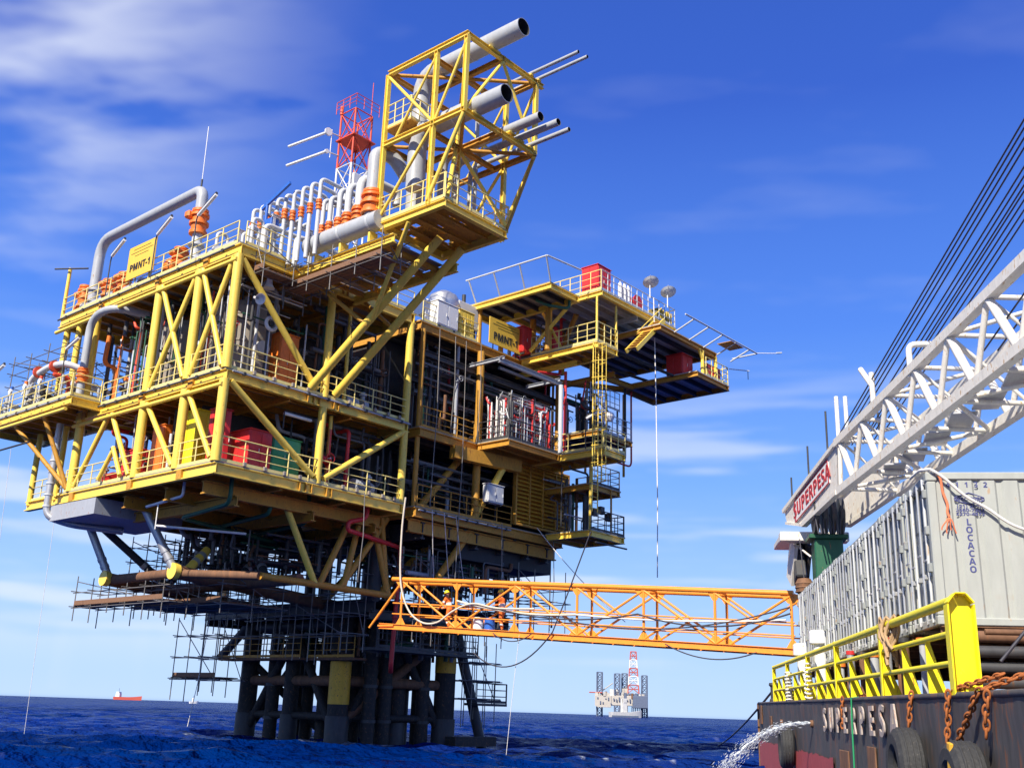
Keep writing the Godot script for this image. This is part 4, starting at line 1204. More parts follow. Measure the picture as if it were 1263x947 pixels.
func make_equipment() -> void:
	sign_board("yellow PMNT-1 name sign on the sunlit top handrail under the arch pipe", p(-.12, 22.75, 9.9), Vector3(0, 0, 1), 2.6, 1.85, Vector3(-1, 0, 0))
	sign_board("yellow PMNT-1 name sign in shade above the valve balcony", p(17.1, 22.35, -.15), Vector3(1, 0, 0), 2.9, 1.6, Vector3(0, 0, 1))
	lamp("tube lamp reaching out beside the tall orange collar", p(-.25, 22.4, 3.6), 2.0, Vector3(-.1, .2, .3), Vector3(-.2, .5, 1.7))
	lamp("tube lamp reaching out over the near edge of the sunlit name sign", p(-.25, 22.4, 7.2), 2.0, Vector3(-.1, .2, .3), Vector3(-.2, .45, 1.5))
	lamp("tube lamp reaching out over the far edge of the sunlit name sign", p(-.25, 22.4, 11.6), 2.0, Vector3(-.1, .2, .3), Vector3(-.2, .45, 1.5))
	lamp("tube lamp over the outer end of the side platform", p(-1.75, 16.5, 20.2), 2.4, Vector3(-.1, .2, .4), Vector3(-.1, .3, 1.4))
	lamp("tube lamp over the inner end of the side platform", p(-1.3, 16.5, 12.8), 2.6, Vector3(-.1, .2, .3), Vector3(-.1, .3, 1.4))
	lamp("tube lamp leaning over the ladder landing's handrail", p(21.1, 16.3, -4.2), 1.7, Vector3(-.1, .1, .1), Vector3(.5, .5, .6))
	lamp("tube lamp on the lowest deck above the green cabinet", p(4.0, 14.4, .8), .8, Vector3(0, .05, 0), Vector3(1.6, 0, 0))
	lamp("tube lamp above the railed landing beside the red cylinder", p(20.9, 23.0, -.9), 1.3, Vector3(0, .1, .1), Vector3(.5, -.3, .5))
	# tanks and cabinets
	tank("storage_tank", "cream upright tank behind the near corner's handrail on the middle deck", p(3.0, 16.25, 3.4), 1.55, 4.6, "cream")
	tank("storage_tank", "cream upright tank behind the cross-braces on the middle deck", p(3.2, 16.25, 8.6), 1.75, 4.7, "cream")
	cabinet("red_cabinet", "red cabinet on the lowest deck next to the green one", p(2.85, 12.02, 1.6), Vector3(1.25, 1.9, 1.6), "red")
	cabinet("green_cabinet", "green cabinet on the lowest deck behind the diagonal brace", p(4.35, 12.02, 1.6), Vector3(1.6, 1.85, 1.6), "green")
	cabinet("yellow_cabinet", "tall bright yellow cabinet on the sunlit lowest deck", p(1.6, 12.02, 4.3), Vector3(.9, 3.0, 1.5), "safety_yellow")
	cabinet("red_locker", "narrow red locker on the lowest deck by the corner column", p(1.5, 12.02, 2.2), Vector3(.7, 2.8, .7), "red")
	cabinet("orange_cabinet", "orange cabinet behind the middle-deck handrail on the shaded face", p(4.3, 16.27, 1.7), Vector3(1.1, 2.9, .8), "orange")
	cabinet("red_locker", "red locker under pipes at the far end of the sunlit lowest deck", p(1.2, 12.02, 8.6), Vector3(.8, 1.6, 1.4), "red")
	cabinet("orange_locker", "orange locker between columns on the sunlit lowest deck", p(1.4, 12.02, 6.6), Vector3(.8, 2.6, 1.0), "orange")
	cabinet("red_cabinet", "red cabinet standing on the high laydown deck", p(22.0, 25.52, -4.2), Vector3(1.3, 1.9, 1.2), "red")
	cabinet("red_cabinet", "red cabinet beyond the shaded name sign", p(20.2, 22.37, -.1), Vector3(.8, 1.6, .7), "red")
	cabinet("red_cabinet", "red box hanging dark under the wing deck's roof", p(29.3, 22.37, -5.4), Vector3(1.2, 1.3, 1.2), "red")
	cabinet("grey_cabinet", "small grey cabinet at the shaded module's lowest handrail", p(17.8, 12.9, -.3), Vector3(1.3, 1.0, .4), "pale_grey")
	cabinet("louvred_cabinet", "white ribbed air unit beside the yellow panel on the shaded module's roof", p(14.2, 22.37, .9), Vector3(1.7, 1.4, 1.0), "white")
	cabinet("barred_cabinet", "yellow barred panel between the air unit and the name sign", p(15.9, 22.37, .8), Vector3(1.3, 1.5, .5), "yellow", "", 4)
	# clad exhaust hoods on the shaded module's roof
	var t := thing(PF, "clad_hood", "crumpled silver-clad hood on the shaded module's roof behind the air unit", "hood", p(15.2, 22.4, 2.6))
	put(t, "shell", lathe([Vector2(1.0, 0), Vector2(1.0, 1.9), Vector2(.85, 2.3), Vector2(.4, 2.6), Vector2(0, 2.65)], 9), M["cladding"], Transform3D(Basis(), p(15.6, 22.9, 2.2)))
	bar(t, "duct", p(13.4, 23.9, 2.0), p(15.0, 23.9, 2.2), .55, "cladding", 14)
	for i in 5: bar(t, "seam", p(13.5 + i * .35, 23.9, 2.0), p(13.56 + i * .35, 23.9, 2.0), .58, "white", 14)
	block(t, "stand", p(15.2, 22.65, 2.3), Vector3(2.6, .5, 1.6), "dark_steel")
	t = thing(PF, "clad_box", "silver-grey roof box on legs next to the crumpled hood", "roof box", p(17.0, 22.4, 2.4))
	cblock(t, "box", p(17.0, 24.3, 2.2), Vector3(1.7, 1.5, 1.5), "pale_grey", .04)
	for i in 4: bar(t, "leg", p(16.3 + (i % 2) * 1.4, 22.35, 1.6 + (i / 2) * 1.2), p(16.3 + (i % 2) * 1.4, 23.6, 1.6 + (i / 2) * 1.2), .08, "dark_steel", 8)
	bar(t, "stack", p(17.3, 25.0, 2.2), p(17.3, 25.9, 2.2), .12, "dark_steel", 8)
	# satellite dishes
	for i in 2:
		var u := 25.7 + i * 2.0
		t = thing(PF, "dish_antenna", "small dish antenna on the high deck's handrail, %s" % ["beside the red reel", "beside the yellow crates"][i], "antenna", p(u, 26.7, -5.6), "dish antennas on the high deck")
		bar(t, "pole", p(u, 26.6, -5.6), p(u, 27.5, -5.6), .035, "white", 8)
		put(t, "dish", lathe([Vector2(0, 0), Vector2(.2, .03), Vector2(.36, .1), Vector2(.5, .2), Vector2(.48, .22), Vector2(.2, .07), Vector2(0, .05)], 20), M["pale_grey"], Transform3D(Basis(Vector3(.3, 0, 1).normalized(), -.5).rotated(Vector3.UP, .6), p(u, 27.5, -5.7)))
		bar(t, "feed", p(u, 27.6, -5.7), p(u - .4, 27.9, -5.9), .02, "white", 6)
	t = thing(PF, "hose_reel", "red hose reel behind the high deck's handrail", "hose reel", p(24.9, 25.5, -5.0))
	put(t, "drum", lathe([Vector2(0, -.25), Vector2(.5, -.25), Vector2(.5, -.2), Vector2(.3, -.2), Vector2(.3, .2), Vector2(.5, .2), Vector2(.5, .25), Vector2(0, .25)], 18), M["red"], Transform3D(Basis(Vector3.RIGHT, PI / 2), p(24.9, 26.1, -5.0)))
	for i in 2: bar(t, "stand", p(24.7 + i * .4, 25.5, -5.0), p(24.9, 26.1, -5.0), .04, "red", 6)
	for i in 2:
		t = thing(PF, "crate", "yellow barred crate at the high deck's end, %s" % ["beside the dish pole", "in the railing corner"][i], "crate", p(27.3 + i * .9, 25.5, -5.0), "yellow crates on the high deck")
		cblock(t, "body", p(27.3 + i * .9, 25.98, -5.0), Vector3(.7, .9, .7), "olive", .02)
		for k in 4: block(t, "bar", p(27.05 + i * .9 + k * .17, 26.0, -5.38), Vector3(.05, .95, .04), "yellow")
	for i in 3:
		t = thing(PF, "white_cylinder", "white gas cylinder behind the high deck's railing, %s the red cabinet" % ordinal(i), "cylinder", p(23.2 + i * .42, 25.5, -5.1), "cylinders on the high deck")
		put(t, "bottle", lathe([Vector2(0, 0), Vector2(.13, 0), Vector2(.13, 1.2), Vector2(.1, 1.32), Vector2(.04, 1.4), Vector2(.04, 1.5), Vector2(0, 1.5)], 12), M["white"], Transform3D(Basis(), p(23.2 + i * .42, 25.52, -5.1)))
		bar(t, "cap", p(23.2 + i * .42, 27.0, -5.1), p(23.2 + i * .42, 27.12, -5.1), .06, "blue", 8)
	t = thing(PF, "red_cylinder", "upright red extinguisher cylinder inside the railed landing", "cylinder", p(21.6, 22.4, -1.4))
	put(t, "bottle", lathe([Vector2(0, 0), Vector2(.28, 0), Vector2(.28, 1.7), Vector2(.18, 1.9), Vector2(0, 1.95)], 14), M["red"], Transform3D(Basis(), p(21.6, 22.4, -1.4)))
	bar(t, "valve_head", p(21.6, 24.3, -1.4), p(21.6, 24.5, -1.4), .08, "dark_steel", 8)
	for i in 3:
		t = thing(PF, "red_drum", "red fire gear stacked at the wing deck's railed end, %s the yellow post" % ordinal(i), "fire gear", p(30.5 + i * .6, 22.37, -6.6), "red gear on the wing deck")
		cblock(t, "case", p(30.5 + i * .6, 22.9, -6.6), Vector3(.5, 1.0, .5), "red", .06)
		for k in 2: cblock(t, "band", p(30.5 + i * .6, 22.65 + k * .45, -6.6), Vector3(.53, .06, .53), "dark_steel", .01)
	t = thing(PF, "antenna_arm", "thin horizontal aerial arm beyond the wing deck's railing", "aerial", p(32.4, 23, -7.2))
	bar(t, "arm", p(32.4, 23.5, -7.2), p(33.8, 23.6, -7.9), .035, "white", 6)
	bar(t, "drop", p(33.7, 23.6, -7.85), p(33.7, 23.0, -7.85), .025, "dark_steel", 6)
	t = thing(PF, "wind_sock_arm", "thin aerial arm over the wing deck's net frame", "aerial", p(33.9, 24.7, -8.3))
	bar(t, "arm", p(33.9, 24.75, -8.4), p(35.2, 24.9, -9.4), .025, "white", 6)
	bar(t, "tip", p(35.0, 24.9, -9.25), p(35.3, 24.95, -9.5), .05, "pale_grey", 6)
	# pumps and pipework in the bays
	pump("pump skid with blue-grey motor on the shaded lowest deck near the far column", p(9.2, 12.02, .9), "pontoon", .2)
	pump("red pump skid on the sunlit lowest deck between the diagonal braces", p(1.0, 12.02, 10.8), "red", 1.5)
	pump("pump skid on the middle deck behind the raking struts", p(8.6, 16.27, 1.2), "pale_grey", 0)
	var dark := ["dark_steel", "pipe_dark", "dark_green", "pipe_dark", "dark_steel", "pipe_dark", "rust_steel", "soot", "pipe_dark", "pontoon"]  # near-black pipe tones that carry the interior shade in their colour
	var mixed := ["dark_steel", "grey", "pale_grey", "dark_steel", "red", "galvanised", "dark_green"]
	pipe_bank("dark pipework behind the shaded handrail of the yellow module's middle deck", 5.4, 11, .8, 4.5, 16.3, 21.6, 54, 41, dark)
	pipe_bank("dark pipework around the corner tank on the yellow module's middle deck", .9, 5.2, .7, 1.6, 16.3, 21.6, 14, 42, mixed, .03, .09)
	pipe_bank("dark pipework on the lowest deck behind the green cabinet", 4.8, 11, 1.0, 4.0, 12.05, 15.6, 40, 43, dark)
	pipe_bank("pipework behind the sunlit lowest-deck handrail beneath the tanks", .8, 4.6, 5.4, 12.6, 12.05, 15.6, 46, 44, mixed)
	pipe_bank("pipework on the sunlit middle deck between tank and side platform", .8, 4.0, 10.4, 13.0, 16.5, 21.4, 22, 45, ["grey", "pale_grey", "orange", "dark_steel"])
	pipe_bank("crowded valve manifold on the shaded balcony", 16.9, 20.9, -2.1, -.3, 16.3, 19.2, 150, 46, ["pale_grey", "galvanised", "red", "grey", "cladding", "dark_steel", "white"], .025, .085)
	pipe_bank("dark pipework above the shaded module's middle deck beside the yellow module's far column", 12.5, 16.6, .6, 3.3, 16.3, 21.8, 46, 47, dark)
	pipe_bank("dark pipework behind and above the valve balcony", 16.6, 24.2, .5, 3.3, 16.3, 21.8, 70, 48, dark + ["red"])
	pipe_bank("dark pipework on the shaded module's lowest deck beside the louvred wall", 12.5, 19.8, .8, 3.9, 12.05, 15.7, 60, 49, dark)
	pipe_bank("dark pipework under the shaded module between its lowest deck and the jacket", 12.6, 22.6, .8, 6.5, 8.2, 10.6, 130, 50, dark)
	pipe_bank("dark pipework hanging under the yellow module behind the struts", 5.0, 12.0, 4.5, 12.0, 8.6, 10.6, 110, 51, dark)
	pipe_bank("tangle of dark pipes and risers among the jacket legs above the cellar walkway", 12.8, 21.5, 3.6, 12.0, 4.6, 7.2, 110, 52, dark)
	pipe_bank("pipework rising behind the railed landing to the high deck", 20.8, 24.0, .5, 2.5, 22.4, 25.0, 24, 53, mixed)
	pipe_bank("shaded pipework under the wing deck behind the hung red pipe", 24.6, 28.0, -1.8, 1.2, 18.5, 22.0, 34, 54, dark + ["red", "pale_grey"])
	pipe_bank("shaded pipework between ladder landing and lower landing", 21.5, 24.4, -2.6, -.4, 12.1, 15.6, 18, 55, dark)
	pipe_bank("thin pipes and conduits in front of the upright tanks on the sunlit face", .5, 1.3, 1.0, 10.0, 16.3, 21.3, 60, 57, ["pipe_dark", "galvanised", "dark_steel", "pale_grey", "dark_green", "tower_red"], .025, .085)
	pipe_bank("dark pipes hung under the top deck above the upright tanks", .8, 5.0, 1.0, 12.0, 20.4, 21.8, 50, 58, dark, .04, .14)
	pipe_bank("orange and grey pipe gear crowding the side platform", -1.2, 1.8, 12.2, 20.8, 16.5, 18.2, 46, 56, ["orange", "grey", "pale_grey", "tower_red", "dark_steel", "galvanised"], .05, .17)
	# single named lines
	t = thing(PF, "fire_main", "red fire main dropping past the valve balcony's white post", "pipe", p(22.3, 16.3, -1))
	pipe(t, "riser", [p(22.9, 25.3, -1.2), p(22.5, 25.3, -1.2), p(22.5, 21.6, -1.2), p(20.4, 21.2, -1.2)], .09, "red", .3)
	pipe(t, "riser", [p(22.0, 21.5, -2.0), p(22.0, 16.3, -2.0)], .09, "red")
	for y in [17.5, 19.5]: flange(t, "flange", p(22.0, y, -2.0), Vector3.UP, .16, "red")
	t = thing(PF, "red_riser", "red pipe dropping from the lowest deck down to the jacket", "pipe", p(9.6, 6, 1.9))
	pipe(t, "riser", [p(9.6, 12.2, .8), p(9.6, 11.0, .8), p(8.6, 10.7, 1.0), p(8.6, 10.3, 1.0), p(13.2, 10.1, 2.0), p(13.2, 4.0, 2.2), p(13.6, 3.8, 2.6)], .12, "red", .3)
	for y in [9.0, 6.5]: flange(t, "flange", p(13.2, y, 2.08), Vector3.UP, .2, "red")
	t = thing(PF, "deluge_pipe", "red deluge pipes between columns on the lowest deck's shaded face", "pipe", p(7.6, 12, .9))
	for q in [[6.9, .9], [8.2, 1.0]]: pipe(t, "riser", [p(q[0], 12.1, q[1]), p(q[0], 15.3, q[1]), p(q[0], 15.3, q[1] + 1.2)], .1, "red", .3, 12)
	valve(t, p(6.5, 13.4, .7), Vector3.RIGHT, .16, "red")
	for i in 3:
		t = thing(PF, "drain_pipe", "green drain pipe slung under the lowest deck, %s the sunlit corner" % ordinal(i), "pipe", p(2 + i * 2.4, 10, 1.5 + i), "green drains under the lowest deck")
		pipe(t, "line", [p(1.8 + i * 2.6, 11.9, 1.2 + i * .5), p(1.8 + i * 2.6, 10.5, 1.2 + i * .5), p(1.8 + i * 2.6, 10.2, 5.0 + i), p(8.0 + i, 10.0, 6.0 + i)], .1, "dark_green", .4)
	t = thing(PF, "drain_pipe", "thin white drain line bracketed under the sunlit deck edge", "pipe", p(.8, 10.6, 5))
	pipe(t, "line", [p(.9, 11.6, 3.6), p(.9, 10.95, 3.6), p(.9, 10.75, 6.6)], .07, "white", .2)
	bar(t, "bracket", p(.9, 10.8, 5.6), p(.9, 9.6, 5.6), .03, "white", 6)
	bar(t, "cross_pipe", p(1.4, 9.9, 6.4), p(4.4, 9.7, 3.4), .06, "white", 8)
	t = thing(PF, "downcomer", "ribbed white downcomer pipe beside the far column on the sunlit face", "pipe", p(.2, 11, 15.2))
	pipe(t, "line", [p(-.1, 15.8, 14.6), p(-.1, 10.9, 14.6), p(.8, 10.5, 13.6), p(3.2, 10.4, 12.6)], .19, "galvanised", .5, 14)
	for i in 7: flange(t, "clamp", p(-.1, 11.4 + i * .6, 14.6), Vector3.UP, .23, "pale_grey", .08)
	t = thing(PF, "side_riser", "grey hooked riser standing on the side platform against the column", "pipe", p(-.6, 16.5, 12.2))
	pipe(t, "line", [p(-.4, 16.5, 12.4), p(-.4, 21.2, 12.4), p(-.4, 21.4, 10.4), p(1.5, 21.4, 10.0)], .2, "grey", .9, 16)
	put(t, "collar", collar_profile(.19, .8), M["orange"], Transform3D(Basis(), p(-.4, 17.6, 12.4)))
	t = thing(PF, "side_loop", "grey curved loop pipe with red flanges on the side platform", "pipe", p(-.8, 16.5, 16))
	pipe(t, "line", [p(-.8, 16.5, 17.6), p(-.8, 18.6, 17.6), p(-.8, 19.0, 15.4), p(-.8, 18.8, 13.6), p(-.2, 18.6, 13.2)], .17, "pale_grey", .8, 14)
	for v in [16.6, 14.8]: flange(t, "flange", p(-.8, 18.85, v), Vector3.FORWARD, .32, "tower_red", .16)
	for i in 4:
		t = thing(PF, "vent_post", "small gauge-topped post on the side platform, %s the outer end" % ordinal(i), "gauge", p(-1.2, 16.5, 20 - i * 1.7), "gauge posts on the side platform")
		bar(t, "post", p(-1.2, 16.5, 20.4 - i * 1.7), p(-1.2, 18.0, 20.4 - i * 1.7), .05, "pale_grey", 8)
		bar(t, "gauge", p(-1.3, 18.0, 20.4 - i * 1.7), p(-1.2, 18.0, 20.4 - i * 1.7), .16, "white", 14)
		bar(t, "cap", p(-1.2, 18.1, 20.4 - i * 1.7), p(-1.2, 18.3, 20.4 - i * 1.7), .1, ["tower_red", "blue", "orange", "tower_red"][i], 8)
	t = thing(PF, "white_lamp_globe", "white globe floodlight hanging at the caged ladder's foot", "floodlight", p(21.4, 17.4, -5.6))
	put(t, "globe", lathe([Vector2(0, -.3), Vector2(.22, -.24), Vector2(.34, 0), Vector2(.28, .2), Vector2(.1, .3), Vector2(0, .3)], 16), M["white"], Transform3D(Basis(), p(21.4, 18.0, -5.6)))
	bar(t, "arm", p(21.4, 18.3, -5.6), p(21.0, 18.7, -5.3), .03, "dark_steel", 6)
	t = thing(PF, "horn_speaker", "white horn speaker with lamp on the corner column of the middle deck", "speaker", p(1.4, 19, .1))
	put(t, "horn", lathe([Vector2(.06, 0), Vector2(.08, .3), Vector2(.26, .55), Vector2(.28, .56), Vector2(.24, .54), Vector2(.0, .1)], 16), M["white"], Transform3D(Basis(Vector3.RIGHT, PI * .62), p(1.2, 20.0, .2)))
	bar(t, "arm", p(1.2, 20.1, .3), p(.4, 20.3, .2), .03, "dark_steel", 6)
	t = thing(PF, "white_dome", "white bell-shaped floodlight under the top deck beside the corner brace", "floodlight", p(2.2, 20.6, .4))
	put(t, "bell", lathe([Vector2(0, .6), Vector2(.12, .55), Vector2(.16, .2), Vector2(.28, 0), Vector2(0, 0.02)], 16), M["white"], Transform3D(Basis(), p(2.1, 20.8, .4)))
	bar(t, "hanger", p(2.1, 21.4, .4), p(2.1, 21.9, .4), .03, "dark_steel", 6)
	t = thing(PF, "life_ring", "white ring-shaped lamp cage on the corner tank's stand", "lamp", p(2.6, 18.6, .6))
	put(t, "ring", torus(.3, .09), M["white"], Transform3D(Basis(Vector3.RIGHT, PI / 2), p(2.6, 19.2, .6)))
	bar(t, "pole", p(2.6, 16.3, .7), p(2.6, 19.4, .7), .04, "pale_grey", 6)
	bar(t, "core", p(2.6, 19.2, .7), p(2.6, 19.2, .55), .14, "dark_steel", 10)
	t = thing(PF, "davit", "blue davit arm above the goosenecks at the sunlit corner", "davit", p(2.2, 22.4, 2.2))
	bar(t, "post", p(2.2, 22.4, 1.4), p(2.2, 25.6, 1.4), .08, "blue", 8)
	beam(t, "jib", p(2.2, 25.4, 1.8), p(2.2, 26.2, -.3), .12, .16, "blue", true)
	cblock(t, "winch", p(2.2, 24.3, .9), Vector3(.5, .5, .6), "blue", .04)
	# conduits clipped to the deck edges
	var cn := [["dark conduit clipped along the sunlit top-deck edge", p(-.16, 22.12, .2), p(-.16, 22.12, 16.8), "dark_steel"], ["dark conduit clipped along the sunlit middle-deck edge", p(-.16, 16.08, .2), p(-.16, 16.08, 10.7), "dark_steel"], ["grey conduit clipped along the shaded middle-deck edge", p(.3, 16.12, -.14), p(11.3, 16.12, -.14), "pontoon"], ["grey conduit clipped along the side platform's edge", p(-1.76, 16.25, 11), p(-1.76, 16.25, 21.4), "pontoon"], ["pale conduit clipped along the shaded module's lowest edge", p(12.3, 11.8, -.12), p(19.6, 11.8, -.12), "galvanised"]]
	for q in cn:
		t = thing(PF, "conduit", q[0], "conduit", q[1], "conduits along the deck edges")
		bar(t, "tube", q[1], q[2], .045, q[3], 8)
		for i in 9: cblock(t, "clip", (q[1] as Vector3).lerp(q[2], (i + .5) / 9.0), Vector3(.14, .16, .14), "dark_steel", .01)
	# cables hanging on the shaded face
	var hc := [[13.0, -.25, 21.9, 12.2, "beside the near column of the shaded module"], [14.2, -.3, 21.8, 16.4, "below the white air unit"], [15.1, -.28, 21.8, 8.4, "dropping below the barred cabinet to the gangway"], [16.2, -.4, 22.0, 16.2, "at the name sign's inner edge"], [18.4, -.5, 12.0, 6.4, "beneath the louvred wall's inner edge"], [8.4, -.3, 12.0, 7.8, "under the yellow module's shaded edge"], [22.9, -.6, 11.6, 6.8, "beneath the louvred wall's outer edge"]]
	for q in hc:
		t = thing(PF, "drop_cable", "thin dark cable hanging straight, %s" % q[4], "cable", p(q[0], q[3], q[1]), "cables hanging on the shaded face")
		rope(t, "line", [p(q[0], q[2], q[1]), p(q[0] + .05, lerpf(q[2], q[3], .5), q[1] - .06), p(q[0] - .04, q[3], q[1])], .025, "scaffold")
		cblock(t, "end_weight", p(q[0] - .04, q[3] - .08, q[1]), Vector3(.1, .16, .1), "dark_steel", .02)
	t = thing(PF, "guy_line", "slack pale line from the louvred wall's foot down to the gangway", "rope", p(21, 9, -1))
	rope(t, "line", hang(p(21.6, 12.2, -.4), p(24.6, 7.0, -4.5), .3), .025, "rope_white")
	t = thing(PF, "guy_line", "slack pale lines from the shaded module's lowest edge to the scaffold", "rope", p(14, 9, -1))
	for k in 3: rope(t, "line", hang(p(13.2 + k * .9, 11.9, -.2), p(14.6 + k * 1.2, 8.2, .8), .12), .022, "rope_white")
	# scaffolds
	scaffold("brown plank scaffold slung below the lower frame at the sunlit end", 3.2, 4.6, 8.0, 16.6, 6.3, 8.0, [6.6, 7.4], 1.4, 1.6, 61)
	scaffold("brown plank scaffold below the lower frame towards the jacket", 4.9, 8.6, 5.6, 13.4, 6.2, 8.3, [6.55, 7.5], 1.9, 1.9, 62)
	scaffold("tall tube scaffold hanging beside the jacket's far leg", 10.2, 12.0, 13.2, 17.4, 2.6, 6.6, [3.2, 4.4, 5.6], 1.8, 1.4, 63)
	scaffold("open tube scaffold crowding the back of the lower frame", 5.5, 12.0, 9.0, 15.5, 7.9, 10.4, [8.4, 9.2, 10.0], 1.6, 1.6, 64, false)
	scaffold("tube scaffold wrapped round the jacket's top beam behind the yellow edge tube", 10.4, 11.9, 3.0, 13.0, 4.7, 9.6, [5.5, 6.5, 7.5, 8.6], 1.4, 1.25, 71, false)
	scaffold("thin tube scaffold standing above the side platform", -.6, 2.2, 14.2, 20.4, 16.5, 20.2, [18.6, 19.4, 20.0], 1.4, 1.8, 65, false)
	scaffold("brown plank scaffold slung under the bridge to the exhaust tower", 3.0, 4.2, -6.4, .4, 20.7, 22.2, [20.95, 21.9], 1.2, 1.7, 66)
	scaffold("brown plank scaffold along the shaded face under the top deck", 1.0, 4.4, -.6, .1, 20.9, 22.6, [21.1, 21.9], 1.7, .7, 67)
	scaffold("tube scaffold at the jacket's far edge under the gangway", 20.6, 22.6, 3.3, 4.8, 1.6, 5.6, [2.6, 3.6, 4.6], 1.0, .8, 68, false)
	scaffold("open tube scaffold behind the gangway under the shaded module", 13.6, 20.6, 1.2, 3.4, 5.6, 9.6, [6.4, 7.4, 8.6], 1.3, 1.1, 69, false)
	scaffold("tube scaffold beyond the gangway beneath the louvred wall", 21.0, 25.4, .4, 2.8, 6.6, 9.8, [7.4, 8.2, 9.0], 1.4, 1.2, 70, false)
	# hanging lines
	t = thing(PF, "hanging_cable", "long pale cable hanging from the high deck past the dish antenna", "cable", p(25.8, 10, -6))
	rope(t, "line", [p(25.8, 26.6, -5.8), p(25.8, 20, -5.9), p(25.7, 14, -6), p(25.6, 9.5, -6)], .035, "rope_white")
	t = thing(PF, "fall_rope", "thin rope falling from the side platform to the sea", "rope", p(-.6, 0, 16))
	rope(t, "line", [p(-1.4, 14.6, 17), p(-.8, 8, 17.6), p(-.2, .2, 18.2)], .011, "rope_white")
	t = thing(PF, "fall_rope", "second thin rope falling from the deck skirt to the sea", "rope", p(.6, 0, 15))
	rope(t, "line", [p(.6, 11, 15), p(.9, 5, 15.4), p(1.1, .2, 15.6)], .011, "rope_white")
	t = thing(PF, "fall_rope", "pale rope dropping from the lower scaffold beside the leg", "rope", p(9, 0, 14))
	rope(t, "line", [p(9.4, 7.2, 13), p(9.3, 3, 13.4), p(9.1, .7, 13.6)], .02, "rope_white")

# ---------- gangway and the two workers on it
var GF := Transform3D(Basis(Vector3.UP, deg_to_rad(-30.0)), Vector3(-4.72, 0, -51.8))

func gb(x: float, z: float, h := 0.0) -> Vector3: return Vector3(x, 5.66 - 1.13 * x / 18.8 + h, z)

func gusset(t: Node3D, c: Vector3, up: float, w: float, h: float, z: float) -> void:
	var k := "gus%.2f%.2f%.0f" % [w, h, up]
	if not cache.has(k):
		cache[k] = prism(PackedVector2Array([Vector2(-w, 0), Vector2(w, 0), Vector2(w * .28, h * up), Vector2(-w * .28, h * up)]), -.015, .015)
	put(t, "gusset", cache[k], M["gang_orange"], Transform3D(Basis(Vector3.RIGHT, Vector3(0, 0, 1), Vector3.UP), c + Vector3(0, 0, z)))

